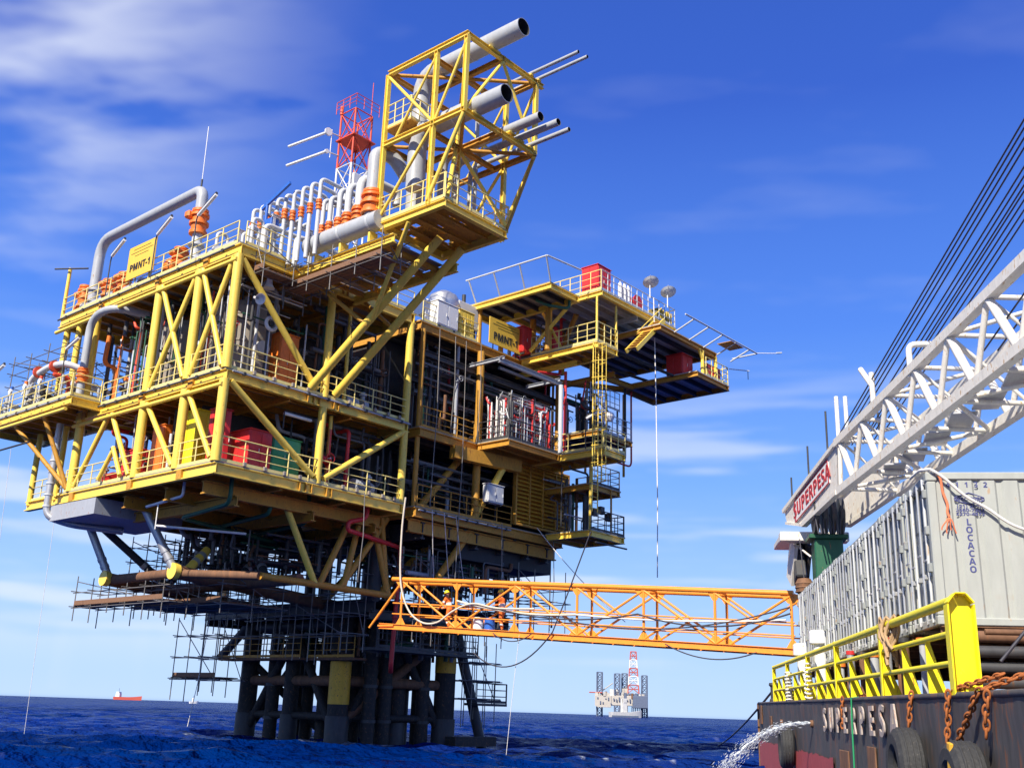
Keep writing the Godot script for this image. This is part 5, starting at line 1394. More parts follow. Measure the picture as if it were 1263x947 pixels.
func make_gangway() -> void:
	var t := thing(GF, "gangway", "orange truss gangway bridging from the platform to the barge", "gangway", Vector3(9.4, 4.4, 0))
	var L := 18.9
	var H := 2.25
	for z in [.75, -.75]:
		bar(t, "top_chord", gb(-.4, z, H), gb(L, z, H), .105, "gang_orange", 14)
		beam(t, "bottom_chord", gb(-1.0, z, .02), gb(L + .1, z, .02), .16, .26, "gang_orange")
		for h in [.62, 1.12]: bar(t, "guard_rail", gb(-.3, z, h), gb(L, z, h), .032, "gang_orange", 8)
		for i in 7:
			var x := .2 + i * 3.1
			bar(t, "upright", gb(x, z, .1), gb(x, z, H), .06, "gang_orange", 8)
			gusset(t, gb(x, z, H - .06), -1, .3 if i % 2 else .42, .34, 0)
			gusset(t, gb(x, z, .12), 1, .42 if i % 2 else .28, .32, 0)
			if i < 6:
				var a := gb(x, z, H - .1 if i % 2 == 0 else .15)
				var b := gb(x + 3.1, z, .15 if i % 2 == 0 else H - .1)
				bar(t, "diagonal", a, b, .052, "gang_orange", 10)
				if i > 2: bar(t, "diagonal", gb(x, z, .15 if i % 2 == 0 else H - .1), gb(x + 1.55, z, H * .5), .045, "gang_orange", 8)
	for i in 13:
		var x := .2 + i * 1.55
		beam(t, "cross_beam", gb(x, -.7, -.02), gb(x, .7, -.02), .1, .14, "gang_orange")
		if i % 2 == 0: bar(t, "top_tie", gb(x, -.75, H), gb(x, .75, H), .05, "gang_orange", 8)
	for i in 19: block(t, "floor_grating", gb(.05 + i * 1.0, 0, .09), Vector3(.95, .03, 1.3), "plate")
	block(t, "end_plate", gb(-.6, 0, .05), Vector3(.9, .08, 1.7), "gang_orange")
	bar(t, "end_strut", gb(-1.6, .75, -.1), gb(.1, .75, H - .2), .06, "gang_orange", 8)
	for q in [[2.9, "white"], [4.25, "white"], [4.85, "blue"]]:
		var d := thing(GF, "drum", "small %s drum standing on the gangway %s" % [q[1], "by the stooping worker" if q[0] < 3 else "next to the helmeted worker's legs"], "drum", gb(q[0], .3, .11), "drums on the gangway")
		if q[0] < 3: d.queue_free(); remove_child(d); continue
		put(d, "barrel", lathe([Vector2(0, 0), Vector2(.24, 0), Vector2(.25, .03), Vector2(.24, .06), Vector2(.24, .26), Vector2(.25, .28), Vector2(.24, .3), Vector2(.24, .5), Vector2(.25, .53), Vector2(.24, .56), Vector2(0, .56)], 16), M[q[1]], Transform3D(Basis(), gb(q[0], .3, .11)))
		bar(d, "lid", gb(q[0], .3, .67), gb(q[0], .3, .69), .2, q[1], 14)
	# hoses and cables
	t = thing(GF, "hose", "pale hose hanging down over the gangway's platform end in a deep loop", "hose", gb(1, .9, 1))
	rope(t, "line", smooth([gb(.2, .95, 6.2), gb(.1, .95, 4.5), gb(.2, .95, 2.2), gb(.7, .95, .9), gb(1.5, .95, .3), gb(2.4, .95, .32), gb(3.3, .95, .9), gb(4.3, .95, 1.25), gb(5.6, .95, 1.1), gb(7.5, .95, 1.15)]), .045, "hose", 8)
	t = thing(GF, "hose", "pale hose running along the gangway's guard rail", "hose", gb(10, .9, 1))
	rope(t, "line", hang(gb(3.4, .88, 1.35), gb(9.5, .88, 1.0), .22), .05, "hose", 8)
	rope(t, "line", hang(gb(9.5, .88, 1.0), gb(18.6, .88, 1.2), .15), .04, "rope_white", 6)
	t = thing(GF, "cable", "black cable sagging along the gangway truss towards the barge", "cable", gb(12, .9, 1))
	rope(t, "line", hang(gb(5.5, .92, 1.1), gb(12.4, .92, 1.15), .35), .035, "cable")
	rope(t, "line", hang(gb(12.4, .92, 1.15), gb(18.8, .92, 1.45), .5), .035, "cable")
	rope(t, "line", hang(gb(9.2, .9, .7), gb(18.8, .9, 1.7), .55), .03, "cable")
	t = thing(GF, "cable", "black cable hanging in a wide loop under the gangway's platform end", "cable", gb(6, .9, -1))
	rope(t, "line", hang(gb(4.4, .9, -.9), gb(8.4, .9, .2), 1.0), .03, "cable")
	rope(t, "line", [gb(8.4, .9, .2), gb(9.0, .9, 1.6), gb(10.2, .9, 4.6)], .028, "cable")
	rope(t, "line", hang(gb(5.4, .9, .0), gb(7.4, .9, .1), .35), .025, "cable")
	t = thing(GF, "cable", "black cable slung in a shallow loop under the gangway's barge end", "cable", gb(15, .9, -.5))
	rope(t, "line", hang(gb(13.6, .9, .0), gb(17.4, .9, -.1), .42), .028, "cable")
	t = thing(GF, "rope_fall", "thin pale rope dropping from the gangway into the sea", "rope", gb(6.3, .8, -5))
	rope(t, "line", [gb(6.7, .8, 0), gb(6.4, .8, -3), gb(6.2, .8, -5.3)], .012, "rope_white")

# surface nets over smoothly joined tapered capsules: bones of [from, to, r0, r1, colour]
func skin_mesh(bones: Array, cell: float, blend: float) -> ArrayMesh:
	var lo := Vector3.ONE * 1e9
	var hi := -lo
	for b in bones:
		for e in 2:
			var r: float = b[2 + e] + blend + cell * 2
			lo = lo.min(b[e] - Vector3.ONE * r)
			hi = hi.max(b[e] + Vector3.ONE * r)
	var n := Vector3i(((hi - lo) / cell).ceil()) + Vector3i.ONE
	var f := PackedFloat32Array()
	f.resize(n.x * n.y * n.z)
	f.fill(1.0)
	for b in bones:
		var a: Vector3 = b[0]
		var ab: Vector3 = b[1] - a
		var l2 := maxf(ab.length_squared(), 1e-9)
		var rm: float = maxf(b[2], b[3]) + blend + cell * 2
		var i0 := Vector3i((((a.min(b[1]) - Vector3.ONE * rm) - lo) / cell).floor()).clamp(Vector3i.ZERO, n - Vector3i.ONE)
		var i1 := Vector3i((((a.max(b[1]) + Vector3.ONE * rm) - lo) / cell).ceil()).clamp(Vector3i.ZERO, n - Vector3i.ONE)
		for z in range(i0.z, i1.z + 1):
			for y in range(i0.y, i1.y + 1):
				for x in range(i0.x, i1.x + 1):
					var q := lo + Vector3(x, y, z) * cell
					var t := clampf((q - a).dot(ab) / l2, 0, 1)
					var d := q.distance_to(a + ab * t) - lerpf(b[2], b[3], t)
					var k := (z * n.y + y) * n.x + x
					var o := f[k]
					var h := clampf(.5 + .5 * (o - d) / blend, 0, 1)
					f[k] = lerpf(o, d, h) - blend * h * (1 - h)
	var st := SurfaceTool.new()
	st.begin(Mesh.PRIMITIVE_TRIANGLES)
	st.set_smooth_group(0)
	var at := PackedInt32Array()
	at.resize(n.x * n.y * n.z)
	at.fill(-1)
	var cnt := 0
	var off := [0, 1, n.x, n.x + 1, n.x * n.y, n.x * n.y + 1, n.x * n.y + n.x, n.x * n.y + n.x + 1]
	for z in n.z - 1:
		for y in n.y - 1:
			for x in n.x - 1:
				var k := (z * n.y + y) * n.x + x
				var m := 0
				for c in 8:
					if f[k + off[c]] < 0: m |= 1 << c
				if m == 0 or m == 255: continue
				var s := Vector3.ZERO
				var w := 0
				for e in [[0, 1], [2, 3], [4, 5], [6, 7], [0, 2], [1, 3], [4, 6], [5, 7], [0, 4], [1, 5], [2, 6], [3, 7]]:
					var fa := f[k + off[e[0]]]
					var fb := f[k + off[e[1]]]
					if (fa < 0) == (fb < 0): continue
					var ca := Vector3(e[0] & 1, (e[0] >> 1) & 1, e[0] >> 2)
					var cb := Vector3(e[1] & 1, (e[1] >> 1) & 1, e[1] >> 2)
					s += ca.lerp(cb, fa / (fa - fb))
					w += 1
				var q := lo + (Vector3(x, y, z) + s / w) * cell
				var best := 1e9
				var col := Color.WHITE
				for b in bones:
					var ab: Vector3 = b[1] - b[0]
					var t := clampf((q - b[0]).dot(ab) / maxf(ab.length_squared(), 1e-9), 0, 1)
					var d: float = q.distance_to(b[0] + ab * t) - lerpf(b[2], b[3], t)
					if d < best:
						best = d
						col = b[4]
				st.set_color(col)
				st.add_vertex(q)
				at[k] = cnt
				cnt += 1
	var dx := 1
	var dy := n.x
	var dz := n.x * n.y
	for z in range(1, n.z - 1):
		for y in range(1, n.y - 1):
			for x in range(1, n.x - 1):
				var k := (z * n.y + y) * n.x + x
				var i := f[k] < 0
				for e in [[dx, dy, dz], [dy, dz, dx], [dz, dx, dy]]:
					if i == (f[k + e[0]] < 0): continue
					var q := [at[k], at[k - e[1]], at[k - e[1] - e[2]], at[k - e[2]]]
					if q.min() < 0: continue
					if i: q.reverse()
					for w in [0, 1, 2, 0, 2, 3]: st.add_index(q[w])
	st.generate_normals()
	return st.commit()

func hand_bones(w: Vector3, d: Vector3, side: Vector3, col: Color) -> Array:
	var o := []
	var up := d.cross(side).normalized()
	var palm := w + d * .085
	o.append([w, palm, .026, .034, col])
	for i in 4:
		var s := side * (i - 1.5) * .021
		var l: float = [.062, .075, .072, .056][i]
		var a := palm + s
		var b := a + d * l * .55 - up * .01
		o.append([a, b, .0105, .0095, col])
		o.append([b, b + d * l * .3 - up * l * .4, .0095, .008, col])
	var th := w + d * .03 - side * .03
	o.append([th, th + d * .035 - side * .028, .012, .0105, col])
	o.append([th + d * .035 - side * .028, th + d * .07 - side * .034 - up * .01, .0105, .009, col])
	return o

# joints are given standing on the origin, facing -x
func worker(label: String, foot: Vector3, j: Dictionary) -> void:
	var t := thing(GF, "person", label, "person", foot, "workers on the gangway")
	var or_ := Color(.8, .17, .025)
	var sk := Color(.42, .21, .13)
	var bt := Color(.03, .025, .02)
	var rf := Color(.72, .74, .7)
	var bones := []
	for s in [0, 1]:
		var hip: Vector3 = j.hip + Vector3(0, -.04, .09 if s else -.09)
		var kn: Vector3 = j.knee[s]
		var an: Vector3 = j.ankle[s]
		bones.append([hip, kn, .098, .07, or_])
		bones.append([kn, kn.lerp(an, .45), .07, .064, or_])
		bones.append([kn.lerp(an, .47), kn.lerp(an, .56), .066, .065, rf])
		bones.append([kn.lerp(an, .58), an + Vector3(0, .07, 0), .064, .058, or_])
		bones.append([an + Vector3(.02, -.03, 0), an + Vector3(-.15, -.045, 0), .052, .042, bt])
		var sh: Vector3 = j.chest + Vector3(0, .1, .19 if s else -.19)
		var el: Vector3 = j.elbow[s]
		var wr: Vector3 = j.wrist[s]
		bones.append([sh, sh.lerp(el, .45), .066, .058, or_])
		bones.append([sh.lerp(el, .48), sh.lerp(el, .6), .06, .059, rf])
		bones.append([sh.lerp(el, .63), el, .057, .052, or_])
		bones.append([el, wr, .052, .04, or_])
	bones.append([j.hip, j.waist, .145, .135, or_])
	bones.append([j.waist + (j.chest - j.waist) * .2, j.waist + (j.chest - j.waist) * .34, .15, .152, rf])
	bones.append([j.waist, j.chest, .135, .16, or_])
	bones.append([j.chest + Vector3(0, .06, -.12), j.chest + Vector3(0, .06, .12), .1, .1, or_])
	bones.append([j.chest + Vector3(0, .12, 0), j.head + Vector3(0, -.1, 0), .06, .055, sk])
	var hd: Vector3 = j.head
	bones.append([hd + Vector3(0, -.06, 0), hd + Vector3(.015, .04, 0), .082, .098, sk])
	bones.append([hd + Vector3(-.04, -.08, 0), hd + Vector3(-.06, -.075, 0), .05, .04, sk])
	bones.append([hd + Vector3(-.09, .0, 0), hd + Vector3(-.112, -.035, 0), .012, .017, sk])
	for z in [-.088, .088]: bones.append([hd + Vector3(.01, .01, z), hd + Vector3(.015, -.03, z), .018, .014, sk])
	var m := StandardMaterial3D.new()
	m.vertex_color_use_as_albedo = true
	m.roughness = .85
	M["worker"] = m
	B = Vector3.ZERO
	var o := put(t, "body", skin_mesh(bones, .022, .035), m)
	for s in [0, 1]:
		var d: Vector3 = (j.wrist[s] - j.elbow[s]).normalized()
		put(t, "hand", skin_mesh(hand_bones(j.wrist[s] + d * .01, d, Vector3(0, .25, 1 if s else -1).normalized(), sk), .0065, .008), m)
	for z in [-.033, .033]:
		put(t, "eye", lathe([Vector2(0, -.012), Vector2(.012, 0), Vector2(0, .012)], 8), M["boot"], Transform3D(Basis(), hd + Vector3(-.092, .015, z)))
	put(t, "mouth", cbox_mesh(Vector3(.01, .008, .045), .003), M["boot"], Transform3D(Basis(), hd + Vector3(-.098, -.075, 0)))
	put(t, "helmet", lathe([Vector2(.15, .0), Vector2(.155, .012), Vector2(.125, .02), Vector2(.12, .08), Vector2(.085, .135), Vector2(0, .155)], 20), M["helmet"], Transform3D(Basis(Vector3(0, 0, 1), j.get("nod", 0.0)), hd + Vector3(.0, .05, 0)))

func make_workers() -> void:
	worker("worker in orange overalls and yellow helmet reaching forward along the gangway rail", gb(5.45, .28, .105), {
		"hip": Vector3(.02, .95, 0), "waist": Vector3(.03, 1.12, 0), "chest": Vector3(-.01, 1.37, 0), "head": Vector3(-.06, 1.7, 0),
		"knee": [Vector3(-.06, .52, -.1), Vector3(.03, .52, .1)], "ankle": [Vector3(.0, .09, -.12), Vector3(.12, .09, .12)],
		"elbow": [Vector3(-.22, 1.25, -.22), Vector3(-.32, 1.36, .2)], "wrist": [Vector3(-.45, 1.22, -.18), Vector3(-.6, 1.2, .14)], "nod": .1})
	worker("worker in orange overalls stooping at the gangway's platform end, helmet lowered", gb(2.35, -.1, .105), {
		"hip": Vector3(.05, .9, 0), "waist": Vector3(.0, 1.07, 0), "chest": Vector3(-.08, 1.3, 0), "head": Vector3(-.14, 1.6, 0),
		"knee": [Vector3(-.09, .49, -.12), Vector3(-.03, .49, .11)], "ankle": [Vector3(.02, .09, -.13), Vector3(.1, .09, .12)],
		"elbow": [Vector3(-.15, 1.08, -.28), Vector3(-.2, 1.08, .27)], "wrist": [Vector3(-.38, 1.0, -.2), Vector3(-.42, .98, .18)], "nod": .35})

# ---------- the barge: hull, rail, containers, crane
func hull_y(s: float) -> float: return 2.36 + (s - 11.9) * .0089

func q3(l: float, y: float, s: float) -> Vector3: return Vector3(l, y, -s)

func letter(parent: Node3D, called: String, s: String, t: Transform3D, h: float, w: float, mat: String, depth := .02) -> void:
	var tm := TextMesh.new()
	var sf := SystemFont.new()
	sf.font_names = PackedStringArray(["Droid Sans"])
	sf.font_weight = 700
	tm.font = sf
	tm.text = s
	tm.font_size = 64
	tm.pixel_size = h / 47.0
	tm.depth = depth
	put(parent, called, tm, M[mat], Transform3D(t.basis * Basis.from_scale(Vector3(w, 1, 1)), t.origin))

func make_barge() -> void:
	var t := thing(VF, "work_barge", "rusty dark-hulled work barge alongside, its deck edge just above eye level", "barge", q3(9.8, 0, 20))
	var f := FastNoiseLite.new()
	f.seed = 9
	f.frequency = .35
	# side plating with the buckles of old steel between frames
	var v := PackedVector3Array()
	var n := PackedVector3Array()
	var ix := PackedInt32Array()
	var ns := 180
	var ny := 14
	var s0 := -6.0
	var s1 := 46.4
	for i in ns + 1:
		for k in ny + 1:
			var s := lerpf(s0, s1, float(i) / ns)
			var y := lerpf(-.8, hull_y(s), float(k) / ny)
			var b := .03 * pow(absf(sin(s * PI / 1.3)), .7) * (1.0 if k > 1 and k < ny - 1 else .2) + .025 * f.get_noise_2d(s * 3, y * 6)
			v.append(q3(3.6 + b, y, s) - B)
	for i in ns + 1:
		for k in ny + 1:
			var a := v[mini(i + 1, ns) * (ny + 1) + k] - v[maxi(i - 1, 0) * (ny + 1) + k]
			var b := v[i * (ny + 1) + mini(k + 1, ny)] - v[i * (ny + 1) + maxi(k - 1, 0)]
			var nn := a.cross(b).normalized()
			n.append(nn if nn.x < 0 else -nn)
	for i in ns:
		for k in ny:
			var a := i * (ny + 1) + k
			ix.append_array([a, a + 1, a + ny + 1, a + 1, a + ny + 2, a + ny + 1])
	var o := put(t, "side_plating", arr_mesh(v, n, ix), M["hull"], Transform3D(Basis(), B))
	put(t, "end_plating", faces_mesh([[q3(3.6, -.8, s1) - B, q3(16, -.8, s1) - B, q3(16, hull_y(s1), s1) - B, q3(3.6, hull_y(s1), s1) - B]], Vector3(0, 1, 30)), M["hull"], Transform3D(Basis(), B))
	put(t, "deck_plate", faces_mesh([[q3(3.6, hull_y(s0), s0) - B, q3(16, hull_y(s0), s0) - B, q3(16, hull_y(s1), s1) - B, q3(3.6, hull_y(s1), s1) - B]], Vector3(0, -9, 0)), M["rust_steel"], Transform3D(Basis(), B))
	bar(t, "gunwale", q3(3.62, hull_y(s0) - .01, s0), q3(3.62, hull_y(s1) - .01, s1), .045, "hull", 10)
	beam(t, "corner_plate", q3(3.63, .2, s1 - .02), q3(3.63, hull_y(s1) - .02, s1 - .02), .14, .1, "rust_steel", true)
	# worn boot paint: a ragged sheet that stands proud of the plates
	var polys := []
	rng.seed = 14
	for i in 34:
		var a := 25.6 + i * .6
		var y0 := 1.22 + rng.randf_range(-.05, .04)
		polys.append([q3(3.575, -.6, a) - B, q3(3.575, -.6, a + .6) - B, q3(3.575, 1.22 + rng.randf_range(-.04, .05), a + .6) - B, q3(3.575, y0, a) - B])
	put(t, "boot_paint", faces_mesh(polys, Vector3(9, 0, 0)), M["hull_red"], Transform3D(Basis(), B))
	for s in [29.2, 37.0, 22.8]: bar(t, "scupper_rim", q3(3.56, 1.95 - (s - 29) * .0, s), q3(3.66, 1.95, s), .09, "rust_steel", 14)
	# rubbing patches welded on
	for q in [[44.8, 2.2, .9, .7], [40.6, 1.9, .7, .5], [24.0, 1.2, 1.2, .5], [20.8, 1.3, .8, .6]]:
		cblock(t, "doubler_plate", q3(3.585, q[1], q[0]), Vector3(.03, q[3], q[2]), "rust_steel", .01)
	var tx := Basis(Vector3(0, 0, 1), Vector3.UP, Vector3(-1, 0, 0))
	var word := "SUPERPESA"
	for i in 9: letter(t, "hull_letter", word[i], Transform3D(tx, q3(3.565, 2.04, 26.5 - i * 1.0)), .52, 1.35, "letter", .03)

	# bulwark rail
	t = thing(VF, "barge_rail", "bright yellow steel rail along the barge's deck edge with tapered posts", "railing", q3(3.7, 2.5, 27))
	var ps := [14.7, 19.6, 24.9, 30.0, 35.2, 39.7]
	var h := 1.24
	for i in 6:
		var s: float = ps[i]
		var y := hull_y(s)
		if i > 0:
			var g := part(t, "post")
			put(g, "plate", prism(PackedVector2Array([Vector2(0, 0), Vector2(.34, 0), Vector2(.13, .55), Vector2(.1, h), Vector2(0, h)]), -.02, .02), M["safety_yellow"], Transform3D(Basis(Vector3.RIGHT, Vector3(0, 0, 1), Vector3.UP), q3(3.63, y, s)))
			cblock(g, "face_flange", q3(3.63, y + h / 2, s), Vector3(.025, h, .14), "safety_yellow", .006)
		if i < 5:
			var s2: float = ps[i + 1]
			for k in [[h - .06, .068], [.78, .042], [.4, .042]]:
				bar(t, "rail", q3(3.68, y + k[0], s), q3(3.68, hull_y(s2) + k[0], s2), k[1], "safety_yellow", 14)
			for k in 2:
				var sm := lerpf(s, s2, (k + 1) / 3.0)
				put(t, "stanchion", prism(PackedVector2Array([Vector2(0, 0), Vector2(.26, 0), Vector2(.06, .76), Vector2(0, .76)]), -.02, .02), M["safety_yellow"], Transform3D(Basis(Vector3.RIGHT, Vector3(0, 0, 1), Vector3.UP), q3(3.66, hull_y(sm), sm)))
	# stout end post with folded flanges
	var e := part(t, "end_post")
	var y := hull_y(14.7)
	put(e, "face", prism(PackedVector2Array([Vector2(0, 0), Vector2(.3, 0), Vector2(.3, h - .1), Vector2(.21, h + .02), Vector2(.09, h + .02), Vector2(0, h - .1)]), -.015, .015), M["safety_yellow"], Transform3D(Basis(Vector3.RIGHT, Vector3(0, 0, 1), Vector3.UP), q3(3.6, y, 14.7)))
	cblock(e, "flange", q3(3.588, y + h / 2 - .06, 14.66), Vector3(.022, h - .1, .22), "safety_yellow", .005)
	cblock(e, "flange", q3(3.912, y + h / 2 - .06, 14.66), Vector3(.022, h - .1, .22), "safety_yellow", .005)
	for sg in [-1, 1]: cblock(e, "head_fold", q3(3.75 + .118 * sg, y + h - .035, 14.64), Vector3(.02, .15, .2), "safety_yellow", .004, Basis(Vector3(0, 0, 1), .68 * sg))
	cblock(e, "head_plate", q3(3.75, y + h + .03, 14.64), Vector3(.13, .02, .22), "safety_yellow", .005)
	cblock(e, "foot_gusset", q3(3.8, y + .06, 14.55), Vector3(.2, .12, .14), "safety_yellow", .02)

	# rope coil on the rail
	t = thing(VF, "rope_bundle", "frayed tan rope knotted over the yellow rail", "rope", q3(3.65, 2.9, 19.3))
	rng.seed = 77
	for k in 7:
		var pts := []
		for i in 15:
			var a := float(i) / 14
			pts.append(q3(3.66 + .1 * sin(a * TAU + k) + rng.randf_range(-.015, .015), hull_y(19) + 1.2 - absf(a - .5) * (1.1 + .25 * (k % 3)) + .1, 19.1 - .09 * k + .1 * cos(a * 9 + k)))
		rope(t, "strand", pts, .028, "rope_tan", 7)
	t = thing(VF, "lashing", "white lashing wound down a rail post near the far end", "rope", q3(3.6, 2.6, 31))
	for k in 9: put(t, "turn", torus(.09, .025), M["rope_white"], Transform3D(Basis(Vector3.RIGHT, .3), q3(3.66, hull_y(30) + .1 + k * .11, 30.0)))
	t = thing(VF, "lashing", "white lashing on the farthest bay of the yellow rail", "rope", q3(3.6, 2.6, 35))
	for k in 9: put(t, "turn", torus(.09, .025), M["rope_white"], Transform3D(Basis(Vector3.RIGHT, -.3), q3(3.66, hull_y(35) + .05 + k * .1, 34.9)))
	t = thing(VF, "hull_rope", "thin green rope hanging down the hull between painted letters", "rope", q3(3.5, 1.2, 22.5))
	rope(t, "line", [q3(3.66, hull_y(22.4) + .03, 22.2), q3(3.53, hull_y(22.4) + .02, 22.3), q3(3.52, 2.0, 22.35), q3(3.52, 1.2, 22.4), q3(3.52, .4, 22.5)], .018, "green")

	# chains
	var cl := ["rusty chain dropping to the big tyre, beside the painted letters", "rusty chain hanging straight below the stout end post", "rusty chain slanting from the end post's foot to the nearer tyre", "rusty chain hanging straight beyond the end post, nearest the frame edge", "rusty chain lying along the deck edge behind the rail", "short rusty chain over the letters' first half"]
	var cp := [[q3(3.56, 2.46, 17.0), q3(3.5, 1.98, 17.1)], [q3(3.54, 2.42, 14.75), q3(3.52, 1.8, 14.9)], [q3(3.54, 2.42, 13.3), q3(3.46, 1.82, 14.15)], [q3(3.54, 2.38, 13.0), q3(3.52, 1.9, 13.15)], [q3(3.8, 2.5, 23.8), q3(3.78, 2.52, 21.4)], [q3(3.55, 2.5, 23.6), q3(3.54, 1.9, 23.7)]]
	for i in 6:
		chain(cl[i], cp[i][0], cp[i][1], "hull chains")
	chain("rusty chain heaped over the deck edge at the end post's foot", q3(3.6, 2.45, 14.7), q3(4.0, 2.62, 13.9), "hull chains")
	chain("rusty chain running inboard over the deck edge nearest the frame edge", q3(3.56, 2.42, 13.2), q3(4.1, 2.66, 12.6), "hull chains")
	# tyres
	var tl := ["large tyre fender under the last painted letters", "tyre fender with a stained strap, hanging lowest near the frame edge", "tyre fender near the red boot paint at the barge's far end"]
	var tp := [[16.75, 1.36, .6], [13.6, 1.28, .56], [33.4, 1.28, .62]]
	for i in 3:
		t = thing(VF, "tyre_fender", tl[i], "tyre", q3(3.4, tp[i][1], tp[i][0]), "tyre fenders on the barge")
		var R: float = tp[i][2]
		put(t, "tyre", lathe([Vector2(R * .5, -.13), Vector2(R * .62, -.19), Vector2(R * .85, -.19), Vector2(R * .97, -.14), Vector2(R, -.06), Vector2(R, .06), Vector2(R * .97, .14), Vector2(R * .85, .19), Vector2(R * .62, .19), Vector2(R * .5, .13), Vector2(R * .48, 0), Vector2(R * .5, -.13)], 32), M["rubber"], Transform3D(Basis(Vector3(0, 0, 1), PI / 2), q3(3.36, tp[i][1], tp[i][0])))
		for k in 3: put(t, "tread_ring", torus(R - .005, .018), M["rubber"], Transform3D(Basis(Vector3(0, 0, 1), PI / 2), q3(3.28 + k * .08, tp[i][1], tp[i][0])))
		if i == 1: cblock(t, "strap", q3(3.2, tp[i][1] + .18, tp[i][0] - .1), Vector3(.05, .72, .14), "marine_yellow", .01, Basis(Vector3.RIGHT, .12))

	# mushroom vents
	for i in 2:
		var s: float = [33.6, 29.7][i]
		var hh: float = [1.42, 1.55][i]
		t = thing(VF, "mushroom_vent", "white mushroom vent behind the yellow rail, %s" % ["farther and smaller", "nearer the containers' middle"][i], "vent", q3(3.98, hull_y(s), s), "mushroom vents on the barge")
		put(t, "stem", lathe([Vector2(.17, 0), Vector2(.17, hh)], 20), M["white"], Transform3D(Basis(), q3(3.98, hull_y(s), s)))
		put(t, "cap", lathe([Vector2(0, 0), Vector2(.26, 0), Vector2(.28, .03), Vector2(.28, .3), Vector2(.24, .36), Vector2(0, .38)], 24), M["white"], Transform3D(Basis(), q3(3.98, hull_y(s) + hh - .1, s)))
	# bollard and mooring line at the far end
	t = thing(VF, "bollard", "dark bollard at the barge's far deck corner", "bollard", q3(3.7, 2.6, 41.5))
	put(t, "post", lathe([Vector2(.22, 0), Vector2(.2, .1), Vector2(.16, .15), Vector2(.16, .55), Vector2(.22, .62), Vector2(.2, .7), Vector2(0, .72)], 16), M["dark_steel"], Transform3D(Basis(), q3(3.85, hull_y(41.5), 41.5)))
	t = thing(VF, "mooring_rope", "taut mooring rope slanting from the barge's far end into the sea", "rope", q3(2, 1, 50))
	rope(t, "line", hang(q3(3.8, hull_y(41.5) + .45, 41.6), q3(3.6, -.2, 92.0), .3), .045, "cable")
	# jet of bilge water
	t = thing(VF, "water_jet", "white jet of discharged water arcing from the barge's hull into the sea", "water jet", q3(3.5, 1.95, 29.2))
	t.set_meta("kind", "thing")
	rng.seed = 5
	var core := []
	var rad := PackedFloat32Array()
	var drops := []
	for i in 26:
		var a := i / 25.0 * .66
		core.append(q3(3.58 - 4.3 * a + .02 * sin(i * 2.1), 1.97 + .25 * a - 4.9 * a * a, 29.2 + .5 * a + .03 * sin(i * 1.3)))
		rad.append(.016 + .014 * i / 25.0 + .007 * sin(i * 2.7))
	var cq := PackedVector3Array()
	for w in core: cq.append(w - core[0])
	var vg: StandardMaterial3D = M["foam"]
	for i in 1900:
		var a := pow(rng.randf(), .75) * .68
		var sp := .015 + .22 * a
		var c := q3(3.58 - 4.3 * a, 1.97 + .25 * a - 4.9 * a * a, 29.2 + .5 * a) + Vector3(rng.randfn(0, sp), rng.randfn(0, sp * .8) - absf(rng.randfn(0, sp * .5)), rng.randfn(0, sp))
		var d := Vector3(-4.3, .25 - 9.8 * a, -.5).normalized()
		var r := rng.randf_range(.004, .015)
		var l := r * rng.randf_range(1.5, 5)
		var x := d.cross(Vector3.FORWARD).normalized()
		var z := x.cross(d)
		var e0 := c - d * l - B
		var e1 := c + d * l - B
		var m0 := c - B
		for k in 3:
			var u0 := (x * cos(k * TAU / 3) + z * sin(k * TAU / 3)) * r
			var u1 := (x * cos((k + 1) * TAU / 3) + z * sin((k + 1) * TAU / 3)) * r
			drops.append([e0, m0 + u0, m0 + u1])
			drops.append([e1, m0 + u1, m0 + u0])
	put(t, "stream", sweep(cq.slice(0, 18), .03, 8, rad.slice(0, 18)), vg, Transform3D(Basis(), core[0]))
	put(t, "spray", faces_mesh(drops, Vector3.ZERO, false), vg, Transform3D(Basis(), B)).set_meta("kind", "stuff")

func chain(label: String, a: Vector3, b: Vector3, group: String) -> void:
	var t := thing(VF, "chain", label, "chain", a, group)
	var pts := []
	var l := a.distance_to(b)
	var k := maxi(3, roundi(l / .083))
	for i in k:
		var c := a.lerp(b, (i + .5) / k) + Vector3(.012 * sin(i * 1.7), 0, .014 * sin(i * 2.3))
		var bs := along(a, b, 1, 1).basis.orthonormalized()
		bs = bs * Basis(Vector3.UP, PI / 2 * (i % 2) + .5) * Basis(Vector3.RIGHT, PI / 2) * Basis.from_scale(Vector3(.8, 1, 1.45))
		put(t, "link", torus(.042, .016), M["chain_rust"], Transform3D(bs, c))

